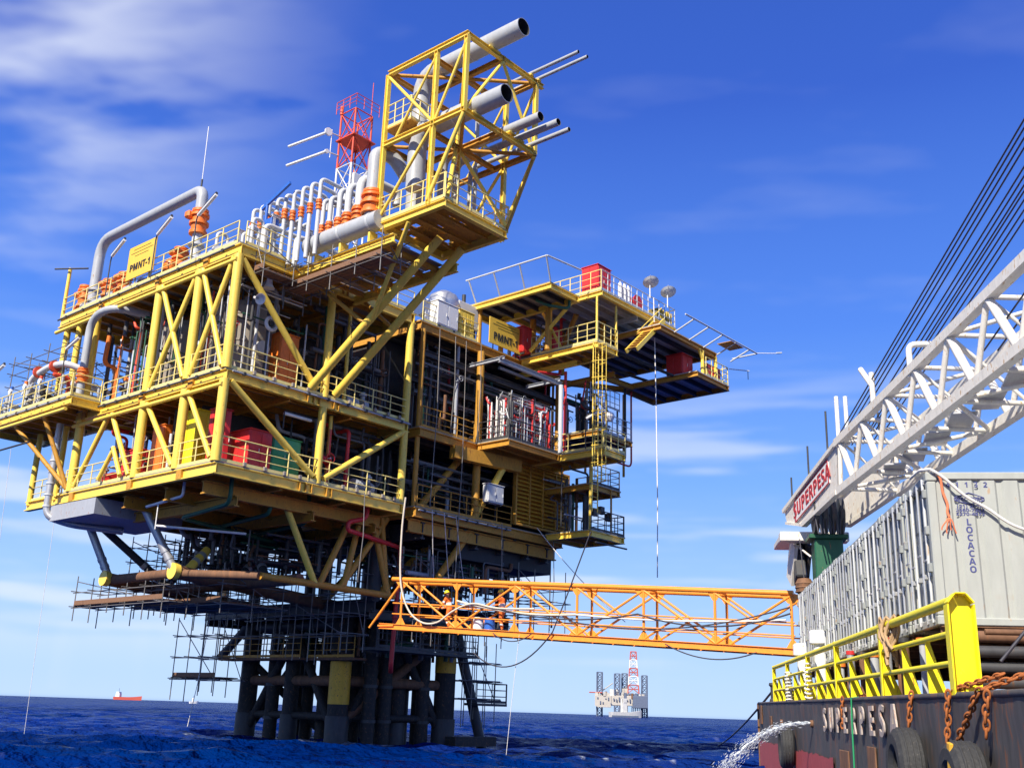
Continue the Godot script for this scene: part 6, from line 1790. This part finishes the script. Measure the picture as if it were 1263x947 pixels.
func make_containers() -> void:
	var w := 1.85
	var hgt := 2.37
	var d := 6.05
	var y0 := 3.46
	var s0 := 17.1
	var l0 := 4.06
	var places := ["first in the row, ribbed side lettered LOCACAO", "second in the row", "third in the row", "fourth in the row", "fifth in the row, midway", "sixth in the row", "seventh in the row", "eighth in the row, last but one", "ninth in the row, farthest along the barge"]
	for i in 9:
		var s := s0 + i * 1.975
		var t := thing(VF, "shipping_container", "pale grey shipping container, %s" % places[i], "container", q3(l0 + d / 2, y0, s + w / 2), "containers stacked in a row on the barge")
		var dy := rng.randf_range(-.012, .012)
		for a in [0, 1]:
			for b in [0, 1]:
				cblock(t, "corner_post", q3(l0 + .07 + a * (d - .14), y0 + hgt / 2, s + .07 + b * (w - .14)), Vector3(.14, hgt - .3, .14), "container", .015)
				for c in [0, 1]: cblock(t, "corner_casting", q3(l0 + .075 + a * (d - .15), y0 + .075 + c * (hgt - .15), s + .075 + b * (w - .15)), Vector3(.17, .15, .17), "container", .02)
			for c in [0, 1]:
				cblock(t, "end_rail", q3(l0 + .06 + a * (d - .12), y0 + .07 + c * (hgt - .14), s + w / 2), Vector3(.1, .13, w - .32), "container", .015)
				cblock(t, "side_rail", q3(l0 + d / 2, y0 + .06 + c * (hgt - .12), s + .05 + a * (w - .1)), Vector3(d - .34, .12, .09), "container", .015)
		# ribbed side walls
		var ks := "corr"
		if not cache.has(ks):
			var pts := []
			var x := .0
			var L := d - .3
			while x < L - .01:
				pts.append_array([Vector2(x, 0), Vector2(x + .2, 0), Vector2(x + .235, .032), Vector2(x + .305, .032)])
				x += .34
			pts.append(Vector2(x, 0))
			var polys := []
			for k in pts.size() - 1:
				polys.append([Vector3(pts[k].x, 0, -pts[k].y), Vector3(pts[k + 1].x, 0, -pts[k + 1].y), Vector3(pts[k + 1].x, hgt - .24, -pts[k + 1].y), Vector3(pts[k].x, hgt - .24, -pts[k].y)])
			cache[ks] = faces_mesh(polys, Vector3(3, 1, -50))
		put(t, "side_wall", cache[ks], M["container"], Transform3D(Basis(), q3(l0 + .14, y0 + .12, s + .03)))
		block(t, "far_side_wall", q3(l0 + d / 2, y0 + hgt / 2, s + w - .04), Vector3(d - .3, hgt - .26, .03), "container")
		block(t, "roof", q3(l0 + d / 2, y0 + hgt - .05, s + w / 2), Vector3(d - .3, .04, w - .2), "container")
		block(t, "floor", q3(l0 + d / 2, y0 + .08, s + w / 2), Vector3(d - .3, .06, w - .24), "dark_steel")
		for k in 2:
			var g := part(t, "door")
			var c := s + w * (.27 + .46 * k)
			var dm := "door_grey" if (i * 2 + k) % 7 else "container"
			cblock(g, "leaf", q3(l0 + .15, y0 + hgt / 2, c), Vector3(.05, hgt - .3, w * .43), dm, .01)
			for r in 3: cblock(g, "rib", q3(l0 + .12, y0 + .5 + r * .68, c), Vector3(.03, .5, w * .36), dm, .012)
			for r in 2:
				var cs := c + (r - .5) * .4
				bar(g, "lock_rod", q3(l0 + .0, y0 + .06, cs), q3(l0 + .0, y0 + hgt - .06, cs), .024, "galvanised" if (i + r) % 3 else "pale_grey", 8)
				for yy in [.1, .8, hgt - .12]: cblock(g, "keeper", q3(l0 + .04, y0 + yy, cs), Vector3(.09, .08, .1), "galvanised", .01)
				cblock(g, "handle", q3(l0 - .03, y0 + 1.02 + .12 * r, cs + .1), Vector3(.02, .035, .22), "galvanised", .006)
			for r in 4: cblock(g, "hinge", q3(l0 - .02, y0 + .3 + r * .58, s + (.14 if k == 0 else w - .14)), Vector3(.07, .14, .08), "door_grey", .012)
		if i == 0:
			# stencilled marks on the ribbed side
			var fz := 17.1 + .026
			for k in 7: letter(t, "stencil", "LOCACAO"[k], Transform3D(Basis(), q3(4.64, 5.04 - k * .122, fz)), .1, 1.1, "print_blue", .006)
			for k in 5: letter(t, "stencil", "41132"[k], Transform3D(Basis(), q3(4.38 + k * .14, 5.63, fz)), .085, 1.0, "print_blue", .006)
			var ring := []
			for k in 13: ring.append(q3(4.68 + [-.22, -.12, 0, .12, .22, .22, .22, .12, 0, -.12, -.22, -.22, -.22][k], 5.4 + [.02, .06, .1, .06, .02, 0, -.02, -.05, -.08, -.05, -.02, 0, .02][k], fz - .004))
			rope(t, "emblem_outline", ring, .009, "print_blue", 5)
			letter(t, "stencil", "MEC 2001", Transform3D(Basis(), q3(4.68, 5.405, fz)), .055, 1.25, "print_blue", .006)
			for k in 3: letter(t, "stencil", ["(21) 2560", "2560-7202", "2270-4872"][k], Transform3D(Basis(), q3(4.68, 5.29 - k * .062, fz)), .05, 1.35, "print_blue", .006)
			for k in 2: letter(t, "stencil", "1", Transform3D(Basis(), q3(4.14, 5.52 - k * .72, fz)), .09, 1, "print_blue", .006)
	# gear under the containers
	var t := thing(VF, "support_frame", "rusty steel stand beneath the row of containers", "frame", q3(6, 2.5, 25))
	for k in 10:
		var s := 17.2 + k * 1.97
		for l in [4.3, 9.6]: beam(t, "leg", q3(l, hull_y(s), s), q3(l, 3.3, s), .16, .16, "rust_steel")
		beam(t, "cross_beam", q3(4.1, 3.38, s), q3(10.0, 3.38, s), .18, .14, "rust_steel")
	for k in 4:
		t = thing(VF, "pipe_bundle", "rusty steel pipe stored under the first container, %s" % ["lowest of the stack", "second from the deck", "third from the deck", "uppermost of the stack"][k], "pipe", q3(7, 2.5, 16.6), "pipes stored under the containers")
		bar(t, "pipe", q3(4.35, 2.62 + k * .22, 16.75 + .1 * (k % 2)), q3(9.2, 2.62 + k * .22, 16.75 + .1 * (k % 2)), .085, "rust_steel" if k == 3 else "dark_steel", 14)
		for e in 2: bar(t, "thread_protector", q3(4.33 if e == 0 else 9.2, 2.62 + k * .22, 16.75 + .1 * (k % 2)), q3(4.4 if e == 0 else 9.27, 2.62 + k * .22, 16.75 + .1 * (k % 2)), .1, "orange" if k == 1 else "dark_steel", 14)
	for k in 7:
		var s := 18.0 + k * 1.4
		t = thing(VF, "standing_pipe", "upright grey vent pipe behind the yellow rail, %s the stout end post" % ordinal(k), "pipe", q3(4.0, hull_y(s), s), "upright pipes behind the rail")
		bar(t, "tube", q3(4.0, hull_y(s), s), q3(4.0, 3.25 + .1 * (k % 3), s), .06 + .025 * (k % 2), ["grey", "rust_steel", "galvanised"][k % 3], 12)
		bar(t, "cap", q3(4.0, 3.25 + .1 * (k % 3), s), q3(4.0, 3.33 + .1 * (k % 3), s), .1, ["orange", "dark_steel", "red"][k % 3], 12)
	t = thing(VF, "slatted_panel", "white slatted grille panel leaning beside the pipe stack", "grille", q3(4.9, 2.5, 15.8))
	for k in 6: cblock(t, "slat", q3(5.15, 2.75 + k * .1, 15.8 - k * .012), Vector3(.42, .045, .05), "white", .006, Basis(Vector3(0, 0, 1), -.5))
	for k in 2: cblock(t, "stile", q3(4.93 + k * .46, 3.0, 15.85), Vector3(.04, .75, .05), "pale_grey", .006)
	t = thing(VF, "olive_box", "olive steel box on the barge deck at the frame's edge", "box", q3(4.6, 2.4, 12.9))
	cblock(t, "body", q3(4.75, 2.62, 12.7), Vector3(1.2, .42, 1.0), "olive", .03)
	for k in 3: cblock(t, "rib", q3(4.35 + k * .4, 2.62, 13.21 - 1.02), Vector3(.05, .4, .03), "olive", .008)
	cblock(t, "lid", q3(4.75, 2.86, 12.7), Vector3(1.26, .05, 1.06), "olive", .02)
	t = thing(VF, "leaning_post", "rusty dark post leaning beside the first container", "post", q3(5.3, 2.4, 14.6))
	beam(t, "post", q3(4.98, hull_y(14), 14.6), q3(5.3, 4.5, 14.6), .12, .16, "rust_steel", true)
	cblock(t, "bracket", q3(4.98, 3.35, 14.6), Vector3(.22, .05, .1), "dark_steel", .01)
	bar(t, "sling", q3(5.2, 4.0, 14.5), q3(4.15, 2.8, 14.5), .022, "cable", 8)
	bar(t, "base_tube", q3(4.05, 3.18, 14.7), q3(5.0, 3.18, 14.7), .04, "rust_steel", 10)
	t = thing(VF, "white_rope", "white rope slanting across the first container's ribbed side", "rope", q3(5, 5, 17))
	var wr := []
	for i in 26:
		var a := i / 25.0
		wr.append(q3(4.12 + a * 1.9, 5.86 - 1.25 * a - .12 * sin(a * PI) + .02 * sin(a * 19), 17.04 - .015 * sin(a * 13)))
	rope(t, "line", [q3(4.0, 5.9, 17.9), q3(4.02, 5.9, 17.3)] + wr, .024, "rope_white", 8)
	t = thing(VF, "orange_strap", "frayed orange strap hanging from the first container's corner", "strap", q3(4.3, 5.2, 17))
	rope(t, "web", smooth([q3(4.2, 5.82, 17.05), q3(4.26, 5.7, 17.05), q3(4.28, 5.5, 17.06), q3(4.33, 5.3, 17.05), q3(4.32, 5.18, 17.05), q3(4.34, 5.1, 17.04)]), .022, "orange_strap", 6)
	for k in 4: rope(t, "frayed_end", smooth([q3(4.34, 5.1, 17.04), q3(4.33 + (k - 1.6) * .035, 5.02, 17.03), q3(4.31 + (k - 1.4) * .06, 4.95 - .04 * (k % 2), 17.05), q3(4.3 + (k - 1.2) * .07, 4.9 - .05 * (k % 2), 17.06)]), .011, "orange_strap", 5)

# ---------- crane
func boom_l(s: float) -> float: return 4.75 + (38.0 - s) * .1455
func boom_t(s: float) -> float: return 10.48 + (33.5 - s) * .046
func boom_b(s: float) -> float: return 8.93 + (33.9 - s) * .034
func bt(s: float, side: int, top: bool) -> Vector3:
	var l := boom_l(s) + side * 1.75
	return q3(l, boom_t(s) if top else boom_b(s), s + side * .25)

func make_crane() -> void:
	var t := thing(VF, "crane_boom", "white lattice crane boom lying over the containers, its head towards the platform", "crane", q3(6, 8, 30))
	var sn := -2.0
	for side in 2:
		for top in [true, false]:
			beam(t, "chord", bt(33.7, side, top), bt(sn, side, top), .24, .24, "boom_white", true)
		var tops := []
		for i in 17: tops.append(33.4 - i * 2.15)
		for i in 17:
			var s: float = tops[i]
			if s < sn: continue
			bar(t, "lacing", bt(s, side, true), bt(s + .95 if i else 33.6, side, false), .075, "boom_white", 8)
			bar(t, "lacing", bt(s, side, true), bt(s - 1.15, side, false), .1, "boom_white", 8)
	for i in 16:
		var s := 33.4 - i * 2.15
		for top in [true, false]:
			bar(t, "cross_tie", bt(s, 0, top), bt(s, 1, top), .065, "boom_white", 8)
			bar(t, "plan_lacing", bt(s, i % 2, top), bt(s - 2.15, 1 - i % 2, top), .06, "boom_white", 8)
		bar(t, "sway_lacing", bt(s, 0, true), bt(s, 1, false), .045, "boom_white", 8)
	# catwalk inside
	for i in 12: block(t, "catwalk_panel", q3(boom_l(31.5 - i * 1.6) + .9, boom_b(31.5 - i * 1.6) + .12, 31.5 - i * 1.6), Vector3(.6, .05, 1.5), "galvanised", -.145)
	# the head: two cheek plates, tapering
	for side in 2:
		var polys := []
		var a := bt(33.7, side, true)
		var b := bt(33.9, side, false)
		var o := Vector3(side * 1.5, 0, 0)
		var c := q3(4.76, 8.6, 38.0) + o
		var d := q3(4.39, 9.55, 40.5) + o
		var e := q3(4.42, 9.05, 40.2) + o
		var th := Vector3(.05, 0, .01)
		polys.append([a - B, b - B, c - B, e - B, d - B])
		polys.append([a + th - B, b + th - B, c + th - B, e + th - B, d + th - B])
		put(t, "cheek_plate", faces_mesh(polys, Vector3.ZERO, false), M["boom_white"], Transform3D(Basis(), B))
		beam(t, "head_flange", a + Vector3(0, .02, 0), d, .2, .14, "boom_white", true)
		beam(t, "head_flange", b, c, .2, .14, "boom_white", true)
		beam(t, "head_flange", c, e, .14, .1, "boom_white", true)
		for k in 3: bar(t, "guard_post", a.lerp(d, .15 + k * .34), a.lerp(d, .15 + k * .34) + Vector3.UP * (1.5 - .3 * k), .035, "dark_steel", 6)
	for k in 2: bar(t, "guide_post", q3(5.42 + k * .28, 10.4, 33.6), q3(5.42 + k * .28, 12.0, 33.6), .07, "white", 8)
	for k in 4: bar(t, "sheave", q3(4.95 + k * .28, 8.75, 37.0), q3(5.1 + k * .28, 8.75, 37.0), .62, "dark_steel", 24)
	for k in 9: bar(t, "hoist_fall", q3(4.95 + k * .12, 8.7, 36.5), q3(5.0 + k * .1, 8.0, 36.2), .025, "cable", 6)
	cblock(t, "rest_beam", q3(5.2, 8.32, 39.0), Vector3(2.4, .34, .6), "boom_white", .03)
	cblock(t, "rest_beam", q3(4.5, 8.38, 40.6), Vector3(.9, .22, 2.2), "boom_white", .03)
	# the jib tip folded down
	for side in 2: beam(t, "jib_cheek", q3(4.55 + side * .5, 8.2, 39.4), q3(4.45 + side * .5, 6.9, 40.2), .12, .8, "dark_steel" if side else "boom_white", true)
	cblock(t, "jib_body", q3(4.72, 7.5, 39.7), Vector3(.4, 1.6, .7), "dark_steel", .05, Basis(Vector3.RIGHT, -.5))
	bar(t, "jib_brace", q3(4.6, 8.1, 39.3), q3(5.3, 7.3, 38.4), .04, "boom_white", 6)
	# bracket and beacon on the top chord
	bar(t, "beacon_post", q3(5.9, 10.8, 30.2), q3(5.9, 11.7, 30.2), .08, "boom_white", 8)
	bar(t, "beacon", q3(5.9, 11.3, 30.2), q3(5.72, 12.0, 30.8), .08, "boom_white", 10)
	pipe(t, "bracket", [q3(6.3, 10.6, 27.2), q3(6.3, 11.5, 27.2), q3(6.9, 11.5, 27.2)], .08, "boom_white", .2)

	# name board on the cheek
	var a := bt(34.2, 0, true)
	var fwd := (bt(34.2, 0, true) - q3(4.5, 9.72, 39.6))
	t = thing(VF, "name_board", "white name board with red lettering on the crane boom's head", "sign", a)
	var bx := fwd.normalized()
	var bn := Vector3(-1, 0, 0)
	bn = (bn - bx * bn.dot(bx)).normalized()
	var by := bn.cross(bx).normalized()
	var bs := Basis(bx, by, bn)
	var c := q3(4.97, 9.52, 36.8) + bn * .06
	put(t, "board", cbox_mesh(Vector3(4.3, .82, .03), .008), M["white"], Transform3D(bs, c))
	for e in [-1, 1]:
		put(t, "border", cbox_mesh(Vector3(4.3, .05, .02), .004), M["print_red"], Transform3D(bs, c + by * .39 * e + bn * .02))
		put(t, "border", cbox_mesh(Vector3(.08, .74, .02), .004), M["print_red"], Transform3D(bs, c + bx * 2.1 * e + bn * .02))
	letter(t, "lettering", "SUPERPESA", Transform3D(bs, c + bn * .025), .5, 1.28, "print_red", .02)

	t = thing(VF, "pendant_wires", "bundle of dark pendant wires running up from the crane boom", "cable", q3(5.9, 10.5, 32))
	for k in 11:
		var off: float = [0, .1, .22, .34, .58, .7, .82, .9, 1.02, 1.16, 1.3][k]
		bar(t, "wire", q3(5.3 + off, 10.5, 34.2 - .05 * k), q3(9.25 + off, 17.1, 7.0 - .05 * k), .02, "wire", 6)
	for k in 2: bar(t, "wire", q3(7.2 + k * .3, 10.2, 24.0), q3(8.3 + k * .3, 12.6, 10.0), .02, "wire", 6)
	t = thing(VF, "crane_mast", "white crane mast holding the pendant wires' upper ends", "mast", q3(10, 2.2, 6.5))
	for k in 2: beam(t, "leg", q3(8.6 + k * 3.0, 2.32, 5.0), q3(9.2 + k * 1.7, 17.8, 6.8), .35, .35, "boom_white", true)
	for k in 5: bar(t, "tie", q3(8.75 + k * .1, 5.0 + k * 3, 5.45 + k * .5), q3(11.5 - k * .12, 5.0 + k * 3, 5.45 + k * .5), .1, "boom_white", 8)
	t = thing(VF, "crane_house", "white crane house on the barge deck carrying the boom's foot", "crane house", q3(9.6, 2.2, -1))
	cblock(t, "body", q3(9.8, 6.0, -1.0), Vector3(4.2, 7.4, 4.5), "boom_white", .08)
	cblock(t, "base", q3(9.8, 2.3, -1.0), Vector3(3.4, .5, 3.6), "dark_steel", .04)
	for k in 3: cblock(t, "window", q3(8.6 + k * 1.2, 8.0, 1.27), Vector3(.9, 1.2, .04), "glass_dark", .02)
	cblock(t, "boom_foot", q3(bt(-2, 0, true).x + .9, 10.4, -1.6), Vector3(2.4, 2.4, .6), "boom_white", .05)
	t = thing(VF, "boom_rest", "dark green post standing under the crane boom's head", "post", q3(5.4, 2.5, 37.4))
	cblock(t, "column", q3(5.45, 5.3, 37.6), Vector3(.95, 5.4, .95), "dark_green", .04)
	cblock(t, "cap", q3(5.45, 8.06, 37.6), Vector3(1.3, .16, 1.2), "dark_green", .03)
	cblock(t, "foot", q3(5.45, 2.62, 37.6), Vector3(1.2, .12, 1.2), "dark_green", .02)
	t = thing(VF, "hook_block", "brown hook block hanging beneath the crane boom's head", "hook block", q3(4.72, 6.2, 38.2))
	bar(t, "wire", q3(4.66, 8.2, 38.6), q3(4.7, 6.75, 38.2), .02, "cable", 6)
	put(t, "shell", lathe([Vector2(0, -.34), Vector2(.2, -.3), Vector2(.3, -.1), Vector2(.32, .12), Vector2(.22, .3), Vector2(0, .34)], 14), M["rust_steel"], Transform3D(Basis(), q3(4.7, 6.45, 38.2)))
	for k in 3: put(t, "rib", torus(.3, .03), M["plank"], Transform3D(Basis(), q3(4.7, 6.3 + k * .14, 38.2)))

# ---------- far off: a drilling rig, a supply ship, a tanker and a boat
func lattice_leg(t: Node3D, x: float, z: float, y0: float, y1: float, w: float, mat: String, r := .6, step := 7.0) -> void:
	var g := part(t, "lattice_leg")
	var c := [Vector2(-w, -w), Vector2(w, -w), Vector2(w, w), Vector2(-w, w)]
	for i in 4: bar(g, "chord", Vector3(x + c[i].x, y0, z + c[i].y), Vector3(x + c[i].x, y1, z + c[i].y), r, mat, 6)
	var k := int((y1 - y0) / step)
	for j in k:
		for i in 4:
			var a: Vector2 = c[i]
			var b: Vector2 = c[(i + 1) % 4]
			var ya := lerpf(y0, y1, float(j) / k)
			var yb := lerpf(y0, y1, float(j + 1) / k)
			bar(g, "lacing", Vector3(x + a.x, ya, z + a.y), Vector3(x + b.x, yb, z + b.y), r * .45, mat, 5)
			bar(g, "tie", Vector3(x + a.x, yb, z + a.y), Vector3(x + b.x, yb, z + b.y), r * .4, mat, 5)

func make_far() -> void:
	# rig frame: x to the side, facing the camera, 1500 m off
	var d := Vector3(160.7, 0, -1491.4)
	var RF := Transform3D(Basis(Vector3.UP, -atan2(d.x, -d.z)), d)
	var t := thing(RF, "jackup_rig", "distant jack-up drilling rig with a red and white derrick on the horizon", "drilling rig", Vector3.ZERO)
	put(t, "hull", prism(PackedVector2Array([Vector2(-34, 14), Vector2(-30, 12), Vector2(-12, 12), Vector2(-12, 27), Vector2(-34, 27)]), -14, 14), M["far_hull"], Transform3D(Basis(Vector3.RIGHT, Vector3(0, 0, 1), Vector3.UP), Vector3.ZERO))
	cblock(t, "hull_middle", Vector3(2, 21, 0), Vector3(30, 13, 26), "far_hull", .5)
	cblock(t, "hull_dark_end", Vector3(27, 20, 4), Vector3(20, 16, 22), "far_dark", .5)
	cblock(t, "drill_floor", Vector3(24, 29, 0), Vector3(26, 4, 18), "far_dark", .4)
	cblock(t, "quarters", Vector3(-8, 31, 4), Vector3(12, 9, 12), "far_white", .4)
	cblock(t, "quarters", Vector3(6, 31, 2), Vector3(9, 12, 9), "far_hull", .4)
	cblock(t, "helideck", Vector3(-33, 31, 0), Vector3(18, 1.2, 16), "far_red", .2)
	for q in [[-28, 58.0], [-4, 56.0], [6, 57.0], [33, 55.0]]: lattice_leg(t, q[0], -6.0 if q[0] != -4 else 8.0, -6, q[1], 3.4, "far_dark", 1.25)
	# derrick
	var g := part(t, "derrick")
	for k in 5:
		var y0 := 31.0 + k * 11.0
		var w0 := 7.5 - k * .75
		var w1 := 7.5 - (k + 1) * .75
		var mt := "far_red" if k % 2 == 0 else "white"
		for i in 4:
			var sx: float = [-1, 1, 1, -1][i]
			var sz: float = [-1, -1, 1, 1][i]
			var sx2: float = [-1, 1, 1, -1][(i + 1) % 4]
			var sz2: float = [-1, -1, 1, 1][(i + 1) % 4]
			var a := Vector3(18 + sx * w0, y0, sz * w0)
			var b := Vector3(18 + sx * w1, y0 + 11, sz * w1)
			var b2 := Vector3(18 + sx2 * w1, y0 + 11, sz2 * w1)
			var a2 := Vector3(18 + sx2 * w0, y0, sz2 * w0)
			bar(g, "leg", a, b, .8, mt, 6)
			bar(g, "girt", b, b2, .55, mt, 5)
			bar(g, "girt", a.lerp(b, .5), a2.lerp(b2, .5), .5, mt, 5)
			bar(g, "lacing", a, b2, .36, mt, 5)
			bar(g, "lacing", a2, b, .36, mt, 5)
	for q in [[-24, 25], [2, 30]]: bar(t, "crane_jib", Vector3(q[0], 34, -8), Vector3(q[0] + 14, 34 + q[1] * .4, -8), .7, "far_hull", 6)
	rng.seed = 33
	for i in 46:
		var x := rng.randf_range(-33, 35)
		cblock(t, "deck_gear", Vector3(x, 27.0 + rng.randf_range(0, 2.0), rng.randf_range(-8, 14)), Vector3(rng.randf_range(1, 4), rng.randf_range(2, 8), rng.randf_range(1, 3)), ["far_hull", "far_dark", "far_white", "rust_steel", "far_dark"][i % 5], .1)
	for i in 16: cblock(t, "hull_opening", Vector3(-30 + i * 3.6, rng.randf_range(16, 24), 14.6), Vector3(1.6, rng.randf_range(1, 5), 1.0), "far_dark", .1)
	for i in 8: bar(t, "riser", Vector3(16 + i * 2.4, 0, rng.randf_range(-6, 8)), Vector3(16 + i * 2.4, 14, 0), .7, "far_dark", 6)

	d = Vector3(150.0, 0, -1330)
	RF = Transform3D(Basis(Vector3.UP, -atan2(d.x, -d.z) + .35), d)
	t = thing(RF, "supply_ship", "small white-bowed supply ship lying before the distant drilling rig", "ship", Vector3.ZERO)
	ship(t, 40.0, 10.0, 6.0, "far_white", "far_white", -2.0, 14.0)
	cblock(t, "dark_belt", Vector3(-2, .8, 4.3), Vector3(34, 2.6, .8), "far_dark", .1)
	d = Vector3(-1295, 0, -3820)
	RF = Transform3D(Basis(Vector3.UP, -.25), d)
	t = thing(RF, "tanker_ship", "red tanker ship with white aft house on the horizon", "ship", Vector3.ZERO)
	ship(t, 106.0, 17.0, 10.0, "far_red", "white", -38.0, 15.0)
	d = Vector3(-332, 0, -1190)
	RF = Transform3D(Basis(Vector3.UP, .5), d)
	t = thing(RF, "small_boat", "tiny white boat on the sea near the jacket's far leg", "boat", Vector3.ZERO)
	ship(t, 9.5, 3.2, 2.2, "white", "white", -1.0, 3.2)

func ship(t: Node3D, l: float, w: float, h: float, hull_m: String, house_m: String, hx: float, hh: float) -> void:
	var st := []
	var c := 14
	var ring := []
	for i in c + 1:
		var a := float(i) / c * 2 - 1
		var half := w / 2 * (1.0 - pow(maxf(0, a), 3.0)) * (1.0 if a > -.9 else .85)
		ring.append([a * l / 2, half, h * (1.0 + .45 * pow(maxf(0, a), 2))])
	for i in c:
		var p0 = ring[i]
		var p1 = ring[i + 1]
		for s in [-1, 1]:
			st.append([Vector3(p0[0], -1, p0[1] * s * .8), Vector3(p1[0], -1, p1[1] * s * .8), Vector3(p1[0] * 1.02, p1[2], p1[1] * s), Vector3(p0[0] * 1.02, p0[2], p0[1] * s)])
		st.append([Vector3(p0[0] * 1.02, p0[2], -p0[1]), Vector3(p1[0] * 1.02, p1[2], -p1[1]), Vector3(p1[0] * 1.02, p1[2], p1[1]), Vector3(p0[0] * 1.02, p0[2], p0[1])])
	var e = ring[0]
	st.append([Vector3(e[0], -1, -e[1] * .8), Vector3(e[0], -1, e[1] * .8), Vector3(e[0] * 1.02, e[2], e[1]), Vector3(e[0] * 1.02, e[2], -e[1])])
	put(t, "hull", faces_mesh(st, Vector3(0, h * .4, 0)), M[hull_m])
	cblock(t, "deckhouse", Vector3(hx, h + hh * .4, 0), Vector3(l * .14, hh * .8, w * .8), house_m, .1)
	cblock(t, "bridge", Vector3(hx, h + hh * .95, 0), Vector3(l * .1, hh * .35, w * .9), house_m, .1)
	bar(t, "mast", Vector3(hx, h + hh, 0), Vector3(hx, h + hh * 1.9, 0), l * .005 + .1, "far_dark", 6)
	bar(t, "funnel", Vector3(hx - l * .08, h, 0), Vector3(hx - l * .08, h + hh * 1.1, 0), w * .12, house_m, 10)

func _ready() -> void:
	make_sky()
	make_materials()
	make_sea()
	make_jacket()
	make_module_sunlit()
	make_module_shaded()
	make_tower()
	make_top_pipes()
	make_equipment()
	make_gangway()
	make_workers()
	make_barge()
	make_containers()
	make_crane()
	make_far()
